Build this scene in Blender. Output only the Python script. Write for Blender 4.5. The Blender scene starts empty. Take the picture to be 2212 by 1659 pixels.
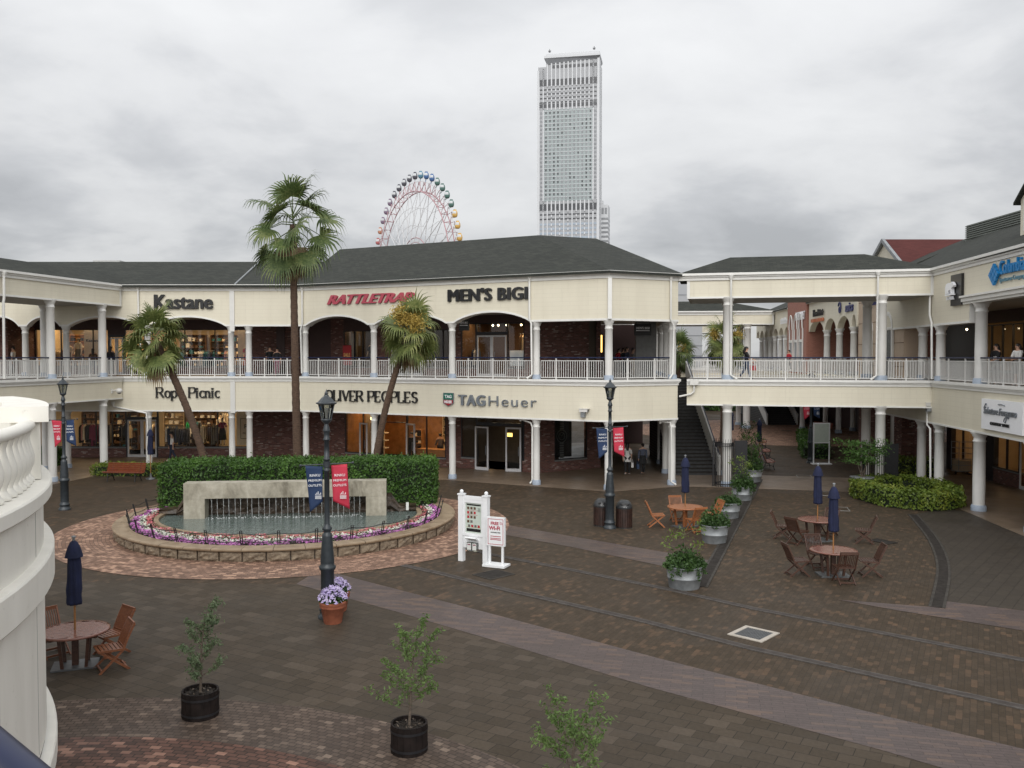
import bpy, bmesh, math, random
from mathutils import Vector, Matrix
R = math.radians
S = bpy.context.scene
C = S.collection
random.seed(7)

# ------------------------------------------------------------------ camera, sky, sun, exposure
CAMZ, FPX, CX, CY, PITCH = 6.2, 1912.0, 1106.0, 829.5, R(1.752)
cam_d = bpy.data.cameras.new('camera'); cam = bpy.data.objects.new('camera', cam_d); C.objects.link(cam)
cam.location = (0, 0, CAMZ); cam.rotation_euler = (R(90) - PITCH, 0, 0)
cam_d.sensor_width = 36; cam_d.lens = FPX / 2212 * 36; cam_d.clip_start = 0.05; cam_d.clip_end = 6000
S.camera = cam
S.view_settings.view_transform = 'Standard'; S.view_settings.look = 'None'
S.view_settings.exposure = 0.0; S.view_settings.gamma = 1.0

SUN_EL, SUN_AZ = R(33), R(181)          # azimuth clockwise from +Y: behind the camera, a little left
W = bpy.data.worlds.new('World'); S.world = W; W.use_nodes = True
def world():
    t = W.node_tree; N = t.nodes; L = t.links; N.clear()
    def n(k, **kw):
        o = N.new(k)
        for a, b in kw.items(): setattr(o, a, b)
        return o
    def m(op, a, b=None, c=None, clamp=False):
        o = n('ShaderNodeMath', operation=op, use_clamp=clamp)
        for i, x in enumerate((a, b, c)):
            if x is None: continue
            if isinstance(x, (int, float)): o.inputs[i].default_value = x
            else: L.new(x, o.inputs[i])
        return o.outputs[0]
    out = n('ShaderNodeOutputWorld'); bg = n('ShaderNodeBackground'); bg.inputs[1].default_value = 0.1
    tc = n('ShaderNodeTexCoord'); sp = n('ShaderNodeSeparateXYZ'); L.new(tc.outputs['Generated'], sp.inputs[0])
    x, y, z = sp.outputs
    zc = m('MAXIMUM', z, 0.0); zd = m('ADD', zc, 0.24)
    cb = n('ShaderNodeCombineXYZ'); L.new(m('DIVIDE', x, zd), cb.inputs[0]); L.new(m('DIVIDE', y, zd), cb.inputs[1])
    def noise(sc, det, rough, dist, off):
        mp = n('ShaderNodeMapping'); mp.inputs['Location'].default_value = off; mp.inputs['Scale'].default_value = (1.0, 1.0, 1)
        L.new(cb.outputs[0], mp.inputs[0])
        o = n('ShaderNodeTexNoise'); o.inputs['Scale'].default_value = sc; o.inputs['Detail'].default_value = det
        o.inputs['Roughness'].default_value = rough; o.inputs['Distortion'].default_value = dist
        L.new(mp.outputs[0], o.inputs['Vector']); return o.outputs['Fac']
    n1 = noise(1.05, 6, 0.50, 0.35, (3.1, 5.2, 0)); n2 = noise(3.0, 6, 0.55, 0.25, (8.2, 4.4, 2))
    mix = m('ADD', m('MULTIPLY', n1, 0.68), m('MULTIPLY', n2, 0.32))
    rp = n('ShaderNodeValToRGB'); L.new(mix, rp.inputs[0]); e = rp.color_ramp.elements
    e[0].position = 0.385; e[0].color = (0.53, 0.54, 0.56, 1); e[1].position = 0.62; e[1].color = (0.93, 0.935, 0.94, 1)
    k = e.new(0.465); k.color = (0.66, 0.67, 0.69, 1); k = e.new(0.53); k.color = (0.82, 0.825, 0.835, 1)
    # brightness of an overcast sky: dimmer low down, brightest overhead, brighter on the sun's side
    g = m('ADD', m('MULTIPLY', m('POWER', zc, 0.9), 0.80), 0.72)
    back = m('MULTIPLY', m('MAXIMUM', m('MULTIPLY', y, -1.0), 0.0), 0.95)
    tot = m('MULTIPLY', m('ADD', g, back), 10.0)
    hi = m('MULTIPLY', m('SUBTRACT', zc, 0.13), 3.2, clamp=True); hm = n('ShaderNodeMix', data_type='RGBA'); L.new(m('MULTIPLY', hi, 0.58), hm.inputs[0]); L.new(rp.outputs[0], hm.inputs[6]); hm.inputs[7].default_value = (0.93, 0.94, 0.955, 1)
    vm = n('ShaderNodeVectorMath', operation='SCALE'); L.new(hm.outputs[2], vm.inputs[0]); L.new(tot, vm.inputs['Scale'])
    sky = n('ShaderNodeTexSky', sky_type='NISHITA', sun_disc=False, sun_elevation=SUN_EL, sun_rotation=SUN_AZ)
    mx = n('ShaderNodeMix', data_type='RGBA'); mx.inputs[0].default_value = 0.94
    L.new(sky.outputs[0], mx.inputs[6]); L.new(vm.outputs[0], mx.inputs[7])
    L.new(mx.outputs[2], bg.inputs[0]); L.new(bg.outputs[0], out.inputs[0])
world()
sun_d = bpy.data.lights.new('sun', 'SUN'); sun_d.energy = 1.5; sun_d.angle = R(45); sun_d.color = (1.0, 0.965, 0.91)
sun = bpy.data.objects.new('sun', sun_d); C.objects.link(sun)
_d = Vector((math.sin(SUN_AZ) * math.cos(SUN_EL), math.cos(SUN_AZ) * math.cos(SUN_EL), math.sin(SUN_EL)))
sun.rotation_euler = (-_d).to_track_quat('-Z', 'Y').to_euler()

# ------------------------------------------------------------------ where a point of the photograph lies
def ray(u, v):
    f = Vector((0, math.cos(PITCH), -math.sin(PITCH))); up = Vector((0, math.sin(PITCH), math.cos(PITCH)))
    return f * FPX + Vector((1, 0, 0)) * (u - CX) + up * (CY - v)
def gp(u, v, z=0.0):
    d = ray(u, v); t = (z - CAMZ) / d.z
    return Vector((d.x * t, d.y * t, z))
def at(u, v, Y):
    d = ray(u, v); t = Y / d.y
    return Vector((d.x * t, Y, CAMZ + d.z * t))

# ------------------------------------------------------------------ mesh helpers
class MB:
    def __init__(s): s.v = []; s.f = []; s.mi = []; s.sm = []; s.uv = {}
    def add(s, vs, fs, mi=0, sm=False, uvs=None):
        b = len(s.v); s.v.extend([tuple(p) for p in vs])
        for k, f in enumerate(fs):
            if uvs is not None: s.uv[len(s.f)] = uvs[k]
            s.f.append([b + i for i in f]); s.mi.append(mi); s.sm.append(sm)
    def box(s, x0, x1, y0, y1, z0, z1, M=None, mi=0):
        vs = [Vector((x, y, z)) for z in (z0, z1) for y in (y0, y1) for x in (x0, x1)]
        if M is not None: vs = [M @ p for p in vs]
        s.add(vs, [(0, 2, 3, 1), (4, 5, 7, 6), (0, 1, 5, 4), (2, 6, 7, 3), (0, 4, 6, 2), (1, 3, 7, 5)], mi)
    def fbox(s, fr, s0, s1, t0, t1, z0, z1, mi=0):
        vs = [fr.pt(a, b, z) for z in (z0, z1) for b in (t0, t1) for a in (s0, s1)]
        s.add(vs, [(0, 1, 3, 2), (4, 6, 7, 5), (0, 4, 5, 1), (2, 3, 7, 6), (0, 2, 6, 4), (1, 5, 7, 3)], mi)
    def path(s, pts, rad, n=8, mi=0, sm=True, cap=True, flat=1.0):
        pts = [Vector(p) for p in pts]; m = len(pts)
        if not hasattr(rad, '__len__'): rad = [rad] * m
        t0 = (pts[1] - pts[0]).normalized()
        nx = t0.cross(Vector((0, 0, 1)))
        if nx.length < 1e-3: nx = t0.cross(Vector((0, 1, 0)))
        nx.normalize(); vs = []
        for i, p in enumerate(pts):
            a = pts[max(i - 1, 0)]; b = pts[min(i + 1, m - 1)]; t = (b - a).normalized()
            nx = nx - t * nx.dot(t)
            nx = nx.normalized() if nx.length > 1e-6 else t.orthogonal().normalized()
            ny = t.cross(nx)
            for k in range(n):
                c = 2 * math.pi * k / n
                vs.append(p + (nx * math.cos(c) + ny * math.sin(c) * flat) * rad[i])
        fs = [(i * n + k, i * n + (k + 1) % n, (i + 1) * n + (k + 1) % n, (i + 1) * n + k) for i in range(m - 1) for k in range(n)]
        s.add(vs, fs, mi, sm)
        if cap: s.add(vs[:n], [tuple(range(n - 1, -1, -1))], mi); s.add(vs[-n:], [tuple(range(n))], mi)
    def tube(s, a, b, r, r2=None, n=8, mi=0, sm=True): s.path([a, b], [r, r if r2 is None else r2], n, mi, sm)
    def bar(s, a, b, w, h, up=(0, 0, 1), mi=0):
        a = Vector(a); b = Vector(b); t = (b - a).normalized(); x = t.cross(Vector(up))
        if x.length < 1e-4: x = t.cross(Vector((0, 1, 0)))
        x.normalize(); y = x.cross(t)
        vs = [p + x * (w / 2 * i) + y * (h / 2 * j) for p in (a, b) for j in (-1, 1) for i in (-1, 1)]
        s.add(vs, [(0, 1, 3, 2), (4, 6, 7, 5), (0, 4, 5, 1), (2, 3, 7, 6), (0, 2, 6, 4), (1, 5, 7, 3)], mi)
    def lathe(s, prof, n=20, o=(0, 0, 0), mi=0, sm=True, cap=True, rot=0.0, wob=None):
        o = Vector(o); vs = []
        for j, (r, z) in enumerate(prof):
            for k in range(n):
                c = 2 * math.pi * k / n + rot
                rr = r if wob is None else r * wob(c, j)
                vs.append(o + Vector((rr * math.cos(c), rr * math.sin(c), z)))
        m = len(prof)
        fs = [(i * n + k, i * n + (k + 1) % n, (i + 1) * n + (k + 1) % n, (i + 1) * n + k) for i in range(m - 1) for k in range(n)]
        s.add(vs, fs, mi, sm)
        if cap:
            s.add(vs[:n], [tuple(range(n - 1, -1, -1))], mi); s.add(vs[-n:], [tuple(range(n))], mi)
    def ball(s, o, rx, ry=None, rz=None, n=10, m=6, mi=0):
        ry = ry or rx; rz = rz or rx; o = Vector(o); vs = []
        for j in range(m + 1):
            a = math.pi * j / m
            for k in range(n):
                c = 2 * math.pi * k / n
                vs.append(o + Vector((rx * math.sin(a) * math.cos(c), ry * math.sin(a) * math.sin(c), -rz * math.cos(a))))
        s.add(vs, [(j * n + k, j * n + (k + 1) % n, (j + 1) * n + (k + 1) % n, (j + 1) * n + k) for j in range(m) for k in range(n)], mi, True)
    def prism(s, poly, z0, z1, mi=0, M=None):
        n = len(poly); vs = [Vector((x, y, z0)) for x, y in poly] + [Vector((x, y, z1)) for x, y in poly]
        if M is not None: vs = [M @ p for p in vs]
        s.add(vs, [tuple(range(n - 1, -1, -1)), tuple(range(n, 2 * n))] + [(i, (i + 1) % n, n + (i + 1) % n, n + i) for i in range(n)], mi)
    def slab(s, poly, th, mi=0):             # a tilted polygon with thickness below it
        n = len(poly); vs = [Vector(p) for p in poly] + [Vector(p) - Vector((0, 0, th)) for p in poly]
        s.add(vs, [tuple(range(n)), tuple(range(2 * n - 1, n - 1, -1))] + [(i, n + i, n + (i + 1) % n, (i + 1) % n) for i in range(n)], mi)
    def strip(s, pts, t0, t1, mi=0, caps=(True, True)):
        # mitred band along a polyline; pts = (x, y, zbottom, ztop); t>0 is the side to the right of the walk
        P = [Vector((p[0], p[1])) for p in pts]; n = len(P); vs = []
        seg = [(P[i + 1] - P[i]).normalized() if (P[i + 1] - P[i]).length > 1e-6 else None for i in range(n - 1)]
        for i in range(n - 1):
            if seg[i] is None: seg[i] = seg[i - 1] if i else (P[2] - P[1]).normalized()
        for i in range(n):
            a = seg[max(i - 1, 0)]; b = seg[min(i, n - 2)]
            na = Vector((a.y, -a.x)); nb = Vector((b.y, -b.x)); m = (na + nb).normalized(); m = m / max(m.dot(na), 0.3)
            for t in (t0, t1):
                q = P[i] + m * t
                vs.append((q.x, q.y, pts[i][2])); vs.append((q.x, q.y, pts[i][3]))
        fs = []
        for i in range(n - 1):
            o = i * 4; q = o + 4
            fs += [(o + 2, q + 2, q + 3, o + 3), (q, o, o + 1, q + 1), (o, q, q + 2, o + 2), (o + 1, o + 3, q + 3, q + 1)]
        if caps[0]: fs.append((0, 2, 3, 1))
        if caps[1]: o = (n - 1) * 4; fs.append((o, o + 1, o + 3, o + 2))
        s.add(vs, fs, mi)
    def build(s, name, mat, parent=None, loc=None):
        me = bpy.data.meshes.new(name); me.from_pydata(s.v, [], s.f)
        for mm in (mat if isinstance(mat, (list, tuple)) else [mat]): me.materials.append(mm)
        me.polygons.foreach_set('material_index', s.mi); me.polygons.foreach_set('use_smooth', s.sm)
        if s.uv:
            uvl = me.uv_layers.new(name='UVMap')
            for fi, uvs in s.uv.items():
                p = me.polygons[fi]
                for li, q in zip(p.loop_indices, uvs): uvl.data[li].uv = q
        me.update()
        o = bpy.data.objects.new(name, me); C.objects.link(o)
        if parent is not None: o.parent = parent
        if loc is not None: o.location = loc
        return o

class Fr:                                    # wall frame: s along, t towards the plaza, z up
    def __init__(s, a, b):
        s.a = Vector((a[0], a[1])); s.b = Vector((b[0], b[1])); s.L = (s.b - s.a).length
        s.d = (s.b - s.a) / s.L; s.n = Vector((s.d.y, -s.d.x))
    def pt(s, q, t, z): p = s.a + s.d * q + s.n * t; return Vector((p.x, p.y, z))
    def su(s, u, t=0.0):                     # where the photograph's column u meets this wall (t in front of it)
        k = (u - CX) / FPX; a = s.a + s.n * t
        return (k * a.y - a.x) / (s.d.x - k * s.d.y)
    def mat(s, q, t, z):                     # matrix: local x along the wall, local y up, local z out of it
        p = s.pt(q, t, z); return Matrix(((s.d.x, 0, s.n.x, p.x), (s.d.y, 0, s.n.y, p.y), (0, 1, 0, p.z), (0, 0, 0, 1)))

def tag(o, label=None, cat=None, group=None, kind=None):
    if label: o['label'] = label
    if cat: o['category'] = cat
    if group: o['group'] = group
    if kind: o['kind'] = kind
    return o
def thing(name, label, cat, loc=(0, 0, 0), rz=0, group=None):
    o = bpy.data.objects.new(name, None); o.empty_display_size = 0.2; C.objects.link(o)
    o.location = loc; o.rotation_euler = (0, 0, rz)
    return tag(o, label, cat, group)
def dup(root, loc, rz, label, group=None, sc=None):
    r = root.copy(); C.objects.link(r); r.location = loc; r.rotation_euler = (0, 0, rz); r['label'] = label
    if group: r['group'] = group
    if sc: r.scale = (sc, sc, sc)
    for ch in list(root.children):
        c = ch.copy(); C.objects.link(c); c.parent = r
        for g in list(ch.children):
            d = g.copy(); C.objects.link(d); d.parent = c
    return r
def text_me(body, size, ext=0.02, off=0.0, shear=0.0, xs=1.0, sp=1.0, align='LEFT'):
    cu = bpy.data.curves.new('lettering', 'FONT'); cu.body = body; cu.size = size; cu.extrude = ext; cu.offset = off
    cu.shear = shear; cu.space_character = sp; cu.align_x = align; cu.resolution_u = 3
    o = bpy.data.objects.new('lettering', cu); C.objects.link(o)
    dg = bpy.context.evaluated_depsgraph_get(); dg.update()
    me = bpy.data.meshes.new_from_object(o.evaluated_get(dg)); bpy.data.objects.remove(o)
    if xs != 1.0:
        for v in me.vertices: v.co.x *= xs
    return me
def text_ob(name, me, mat, M, parent=None):
    me.materials.clear(); me.materials.append(mat); me.name = name
    o = bpy.data.objects.new(name, me); C.objects.link(o)
    if parent is not None: o.parent = parent
    o.matrix_local = M
    return o
def fit_text(body, width, **kw):             # lettering scaled in x to an exact width
    me = text_me(body, **kw); xs = [v.co.x for v in me.vertices]; a, b = min(xs), max(xs); k = width / (b - a)
    for v in me.vertices: v.co.x = (v.co.x - a) * k
    return me
# ------------------------------------------------------------------ materials
MT = {}
class NT:
    def __init__(s, name):
        s.mat = bpy.data.materials.new(name); s.mat.use_nodes = True; s.t = s.mat.node_tree; s.t.nodes.clear()
        s.out = s.n('ShaderNodeOutputMaterial'); s.p = s.n('ShaderNodeBsdfPrincipled'); s.l(s.p.outputs[0], s.out.inputs[0])
    def n(s, k, **kw):
        o = s.t.nodes.new(k)
        for a, b in kw.items(): setattr(o, a, b)
        return o
    def l(s, a, b): s.t.links.new(a, b)
    def set(s, i, v):
        if isinstance(v, (int, float)): s.p.inputs[i].default_value = v
        elif isinstance(v, tuple): s.p.inputs[i].default_value = v if len(v) == 4 else (*v, 1)
        else: s.l(v, s.p.inputs[i])
    def m(s, op, a, b=None, clamp=False):
        o = s.n('ShaderNodeMath', operation=op, use_clamp=clamp)
        for i, x in enumerate((a, b)):
            if x is None: continue
            if isinstance(x, (int, float)): o.inputs[i].default_value = x
            else: s.l(x, o.inputs[i])
        return o.outputs[0]
    def pos(s, kind='world'):
        if kind == 'world': return s.n('ShaderNodeNewGeometry').outputs['Position']
        return s.n('ShaderNodeTexCoord').outputs['UV' if kind == 'uv' else 'Object']
    def wall(s):                             # (along the wall, height) on any upright face
        g = s.n('ShaderNodeNewGeometry')
        cr = s.n('ShaderNodeVectorMath', operation='CROSS_PRODUCT'); s.l(g.outputs['True Normal'], cr.inputs[0]); cr.inputs[1].default_value = (0, 0, 1)
        nm = s.n('ShaderNodeVectorMath', operation='NORMALIZE'); s.l(cr.outputs[0], nm.inputs[0])
        dt = s.n('ShaderNodeVectorMath', operation='DOT_PRODUCT'); s.l(nm.outputs[0], dt.inputs[0]); s.l(g.outputs['Position'], dt.inputs[1])
        sp = s.n('ShaderNodeSeparateXYZ'); s.l(g.outputs['Position'], sp.inputs[0])
        cb = s.n('ShaderNodeCombineXYZ'); s.l(dt.outputs['Value'], cb.inputs[0]); s.l(sp.outputs[2], cb.inputs[1])
        return cb.outputs[0]
    def map(s, v, sc=(1, 1, 1), rz=0.0, loc=(0, 0, 0)):
        o = s.n('ShaderNodeMapping'); o.inputs['Scale'].default_value = sc; o.inputs['Rotation'].default_value = (0, 0, rz); o.inputs['Location'].default_value = loc
        s.l(v, o.inputs[0]); return o.outputs[0]
    def noise(s, v, sc, det=3, rough=0.55, dist=0.0, col=False):
        o = s.n('ShaderNodeTexNoise'); o.inputs['Scale'].default_value = sc; o.inputs['Detail'].default_value = det
        o.inputs['Roughness'].default_value = rough; o.inputs['Distortion'].default_value = dist
        s.l(v, o.inputs['Vector']); return o.outputs['Color' if col else 'Fac']
    def ramp(s, f, stops):
        o = s.n('ShaderNodeValToRGB'); s.l(f, o.inputs[0]); e = o.color_ramp.elements
        while len(e) < len(stops): e.new(0.5)
        for k, (p, c) in zip(e, stops):
            k.position = p; k.color = (c, c, c, 1) if isinstance(c, (int, float)) else (*c, 1)
        return o.outputs[0]
    def mix(s, f, a, b, mode='MIX'):
        o = s.n('ShaderNodeMix', data_type='RGBA', blend_type=mode)
        for i, x in ((0, f), (6, a), (7, b)):
            if isinstance(x, (int, float)): o.inputs[i].default_value = x
            elif isinstance(x, tuple): o.inputs[i].default_value = (*x, 1)
            else: s.l(x, o.inputs[i])
        return o.outputs[2]
    def brick(s, v, w, h, mortar, c1, c2, cm, off=0.5, bias=0.0, sm=0.1):
        o = s.n('ShaderNodeTexBrick'); s.l(v, o.inputs['Vector']); o.offset = off
        for k, x in (('Color1', c1), ('Color2', c2), ('Mortar', cm)):
            if isinstance(x, tuple): o.inputs[k].default_value = (*x, 1)
            else: s.l(x, o.inputs[k])
        o.inputs['Scale'].default_value = 1; o.inputs['Mortar Size'].default_value = mortar; o.inputs['Mortar Smooth'].default_value = sm
        o.inputs['Bias'].default_value = bias; o.inputs['Brick Width'].default_value = w; o.inputs['Row Height'].default_value = h
        return o.outputs['Color'], o.outputs['Fac']
    def bump(s, h, st=0.3, d=0.02):
        o = s.n('ShaderNodeBump'); o.inputs['Strength'].default_value = st; o.inputs['Distance'].default_value = d
        s.l(h, o.inputs['Height']); s.l(o.outputs[0], s.p.inputs['Normal'])
def plain(name, c, rough=0.6, var=0.12, sc=6.0, bump=0.0, metal=0.0, kind='obj', spec=0.5):
    a = NT(name); v = a.pos(kind); f = a.noise(v, sc, 4)
    lo = tuple(x * (1 - var) for x in c); hi = tuple(min(1, x * (1 + var)) for x in c)
    a.set('Base Color', a.ramp(f, [(0.3, lo), (0.7, hi)])); a.set('Roughness', rough); a.set('Metallic', metal)
    a.set('Specular IOR Level', spec)
    if bump: a.bump(a.noise(v, sc * 6, 4), bump)
    MT[name] = a.mat; return a.mat
def emis(name, c, st):
    a = NT(name); a.set('Base Color', c); a.set('Emission Color', c); a.set('Emission Strength', st); MT[name] = a.mat; return a.mat

def make_mats():
    plain('white_paint', (0.70, 0.695, 0.665), 0.45, 0.04, 3.0, 0.02, kind='world')
    plain('column_paint', (0.64, 0.632, 0.605), 0.5, 0.05, 2.0, 0.02, kind='world')
    plain('base_grey', (0.30, 0.35, 0.42), 0.55, 0.12)
    plain('rail_white', (0.58, 0.575, 0.555), 0.4, 0.03, kind='world'); plain('navy_rail', (0.009, 0.014, 0.045), 0.35, 0.1, spec=.25)
    plain('soffit', (0.36, 0.34, 0.30), 0.8, 0.06, kind='world'); plain('deck', (0.17, 0.15, 0.13), 0.6, 0.15, kind='world')
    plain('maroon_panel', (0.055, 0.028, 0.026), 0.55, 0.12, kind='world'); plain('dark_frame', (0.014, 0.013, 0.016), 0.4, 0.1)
    plain('door_frame', (0.55, 0.55, 0.56), 0.35, 0.05); plain('warm_wall', (0.50, 0.40, 0.26), 0.7, 0.12, 1.2)
    plain('wood_floor', (0.22, 0.13, 0.065), 0.4, 0.2, 3.0); plain('ceil_dark', (0.10, 0.08, 0.06), 0.8)
    plain('orange_wood', (0.36, 0.17, 0.06), 0.5, 0.25, 3.0); plain('grey_panel', (0.16, 0.16, 0.155), 0.6)
    plain('black', (0.010, 0.010, 0.011), 0.45, 0.2); plain('sign_black', (0.012, 0.012, 0.013), 0.35, 0.1)
    plain('sign_red', (0.40, 0.06, 0.09), 0.4, 0.05); plain('sign_steel', (0.20, 0.22, 0.245), 0.35, 0.1, metal=0.4)
    plain('sign_white', (0.80, 0.81, 0.83), 0.4, 0.02); plain('sign_blue', (0.0, 0.19, 0.48), 0.4, 0.05); plain('sign_navy', (0.025, 0.03, 0.13), 0.4)
    plain('sign_green', (0.0, 0.12, 0.075), 0.4); plain('sign_orange', (0.42, 0.11, 0.03), 0.4); plain('poster_red', (0.30, 0.012, 0.016), 0.5, 0.1)
    plain('lamp_metal', (0.030, 0.037, 0.043), 0.38, 0.2, 8.0, 0.05, metal=0.1); plain('iron_black', (0.012, 0.012, 0.014), 0.45, 0.2)
    plain('banner_navy', (0.011, 0.030, 0.085), 0.75, 0.1); plain('banner_red', (0.45, 0.026, 0.055), 0.75, 0.08)
    plain('umbrella_navy', (0.006, 0.010, 0.040), 0.85, 0.25, 5.0, 0.1)
    plain('zinc', (0.25, 0.265, 0.275), 0.55, 0.2, 5.0, 0.05, metal=0.35); plain('terracotta', (0.27, 0.085, 0.043), 0.75, 0.18, 8.0, 0.1)
    plain('soil', (0.022, 0.016, 0.012), 0.95, 0.5, 25.0, 0.6); plain('bark', (0.11, 0.085, 0.065), 0.9, 0.3, 20.0, 0.4)
    plain('skin', (0.50, 0.30, 0.21), 0.55, 0.04); plain('hair', (0.012, 0.009, 0.008), 0.5, 0.2)
    for k, c in dict(cloth_white=(0.62, 0.61, 0.59), cloth_black=(0.012, 0.012, 0.014), cloth_navy=(0.02, 0.026, 0.05), cloth_red=(0.40, 0.02, 0.03),
                     cloth_grey=(0.13, 0.12, 0.11), cloth_magenta=(0.20, 0.02, 0.07), cloth_denim=(0.03, 0.05, 0.10), cloth_beige=(0.42, 0.33, 0.22),
                     cloth_cream=(0.60, 0.52, 0.40), cloth_brown=(0.10, 0.055, 0.03), cloth_green=(0.0, 0.22, 0.07), cloth_teal=(0.02, 0.12, 0.16), cloth_pink=(0.45, 0.22, 0.20)).items():
        plain(k, c, 0.85, 0.12, 12.0)
    plain('mannequin', (0.60, 0.48, 0.36), 0.5, 0.03)
    plain('kiosk_white', (0.74, 0.75, 0.76), 0.4, 0.03); plain('paper', (0.62, 0.63, 0.60), 0.6, 0.03); plain('map_face', (0.50, 0.56, 0.50), 0.3, 0.05)
    plain('stair_dark', (0.034, 0.035, 0.036), 0.5, 0.3, 6.0, 0.1); plain('roof_box', (0.45, 0.45, 0.44), 0.6)
    plain('bin_wood', (0.030, 0.014, 0.010), 0.5, 0.5, 8.0); plain('bin_lid', (0.028, 0.030, 0.032), 0.35, 0.2)
    plain('tub_black', (0.012, 0.008, 0.007), 0.7, 0.5, 6.0, 0.1, spec=.2); plain('track_mid', (0.062, 0.053, 0.048), 0.75, 0.25, 5.0, spec=.12); plain('track_edge', (0.088, 0.080, 0.074), 0.75, 0.25, 5.0, spec=.12); plain('steel_grate', (0.11, 0.115, 0.12), 0.45, 0.2, metal=0.3)
    plain('drain_edge', (0.056, 0.051, 0.045), 0.75, 0.3, 4.0, spec=.12); plain('drain_dark', (0.034, 0.030, 0.027), 0.8, 0.3, 6.0, spec=.08); plain('cover_frame', (0.40, 0.36, 0.31), 0.6, 0.1); plain('cover_line', (0.20, 0.20, 0.19), 0.6, 0.1)
    plain('cover_dark', (0.030, 0.027, 0.024), 0.75, 0.3, kind='world', spec=.12)
    plain('wheel_pink', (0.46, 0.27, 0.29), 0.5, 0.05); plain('wheel_white', (0.62, 0.62, 0.63), 0.5, 0.05); plain('wheel_dark', (0.20, 0.18, 0.19), 0.5)
    plain('camera_white', (0.62, 0.61, 0.58), 0.4, 0.05); plain('louvre', (0.145, 0.16, 0.14), 0.5, 0.06, kind='world')
    plain('tan_render', (0.46, 0.36, 0.27), 0.8, 0.06, 2.0, kind='world'); plain('tent_white', (0.75, 0.75, 0.76), 0.6)
    emis('bulb', (1.0, 0.62, 0.22), 7.0); emis('spot', (1.0, 0.80, 0.50), 9.0); emis('strip', (1.0, 0.62, 0.16), 3.0)

    # cream boarded walls
    a = NT('cream'); w = a.wall(); P = a.pos()
    c, f = a.brick(w, 0.92, 0.205, 0.006, (0.66, 0.618, 0.500), (0.672, 0.630, 0.512), (0.575, 0.535, 0.43), sm=0.4)
    dirt = a.noise(a.map(w, (0.8, 0.12, 1)), 1.6, 5)
    c = a.mix(a.ramp(dirt, [(0.44, 0.0), (0.75, 0.30)]), c, (0.50, 0.455, 0.36))
    st = a.noise(a.map(w, (7.0, 0.35, 1)), 1.0, 5, 0.6); c = a.mix(a.ramp(st, [(0.58, 0.0), (0.78, 0.30)]), c, (0.44, 0.40, 0.32))
    a.set('Base Color', c); a.set('Roughness', 0.6); a.bump(a.m('SUBTRACT', 1.0, f), 0.15, 0.01); MT['cream'] = a.mat
    # dark red brick with pale bricks scattered through
    a = NT('brick'); w = a.wall()
    c, f = a.brick(w, 0.215, 0.075, 0.010, (0.080, 0.028, 0.022), (0.185, 0.066, 0.050), (0.115, 0.092, 0.080))
    c2, _ = a.brick(w, 0.215, 0.075, 0.010, (0.0, 0.0, 0.0), (1.0, 1.0, 1.0), (0.0, 0.0, 0.0))
    pale = a.m('MULTIPLY', a.ramp(c2, [(0.82, 0.0), (0.87, 1.0)]), a.ramp(a.noise(w, 1.5, 3), [(0.45, 0.15), (0.65, 0.9)]))
    c = a.mix(pale, c, (0.36, 0.29, 0.26)); a.set('Base Color', c); a.set('Roughness', 0.8); a.bump(a.m('SUBTRACT', 1.0, f), 0.5, 0.01); MT['brick'] = a.mat
    a = NT('brick_pink'); w = a.wall()
    c, f = a.brick(w, 0.24, 0.08, 0.008, (0.27, 0.105, 0.075), (0.33, 0.135, 0.095), (0.30, 0.17, 0.13)); a.set('Base Color', c); a.set('Roughness', 0.8); MT['brick_pink'] = a.mat
    # shingle roofs
    def roof(name, c1, c2, cm):
        a = NT(name); P = a.pos(); g = a.n('ShaderNodeNewGeometry')
        cr = a.n('ShaderNodeVectorMath', operation='CROSS_PRODUCT'); a.l(g.outputs['True Normal'], cr.inputs[0]); cr.inputs[1].default_value = (0, 0, 1)
        nm = a.n('ShaderNodeVectorMath', operation='NORMALIZE'); a.l(cr.outputs[0], nm.inputs[0])
        dt = a.n('ShaderNodeVectorMath', operation='DOT_PRODUCT'); a.l(nm.outputs[0], dt.inputs[0]); a.l(P, dt.inputs[1])
        sp = a.n('ShaderNodeSeparateXYZ'); a.l(P, sp.inputs[0]); cb = a.n('ShaderNodeCombineXYZ'); a.l(dt.outputs['Value'], cb.inputs[0]); a.l(sp.outputs[2], cb.inputs[1])
        c, f = a.brick(cb.outputs[0], 0.33, 0.07, 0.007, c1, c2, cm); n = a.noise(P, 0.5, 5)
        c = a.mix(a.ramp(n, [(0.35, 0.0), (0.7, 0.35)]), c, tuple(x * 0.7 for x in c1)); a.set('Base Color', c); a.set('Roughness', 0.9); a.set('Specular IOR Level', .2); MT[name] = a.mat
    roof('roof_green', (0.030, 0.033, 0.029), (0.050, 0.053, 0.045), (0.014, 0.016, 0.014)); roof('roof_red', (0.075, 0.022, 0.020), (0.10, 0.030, 0.027), (0.045, 0.015, 0.013))
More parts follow.
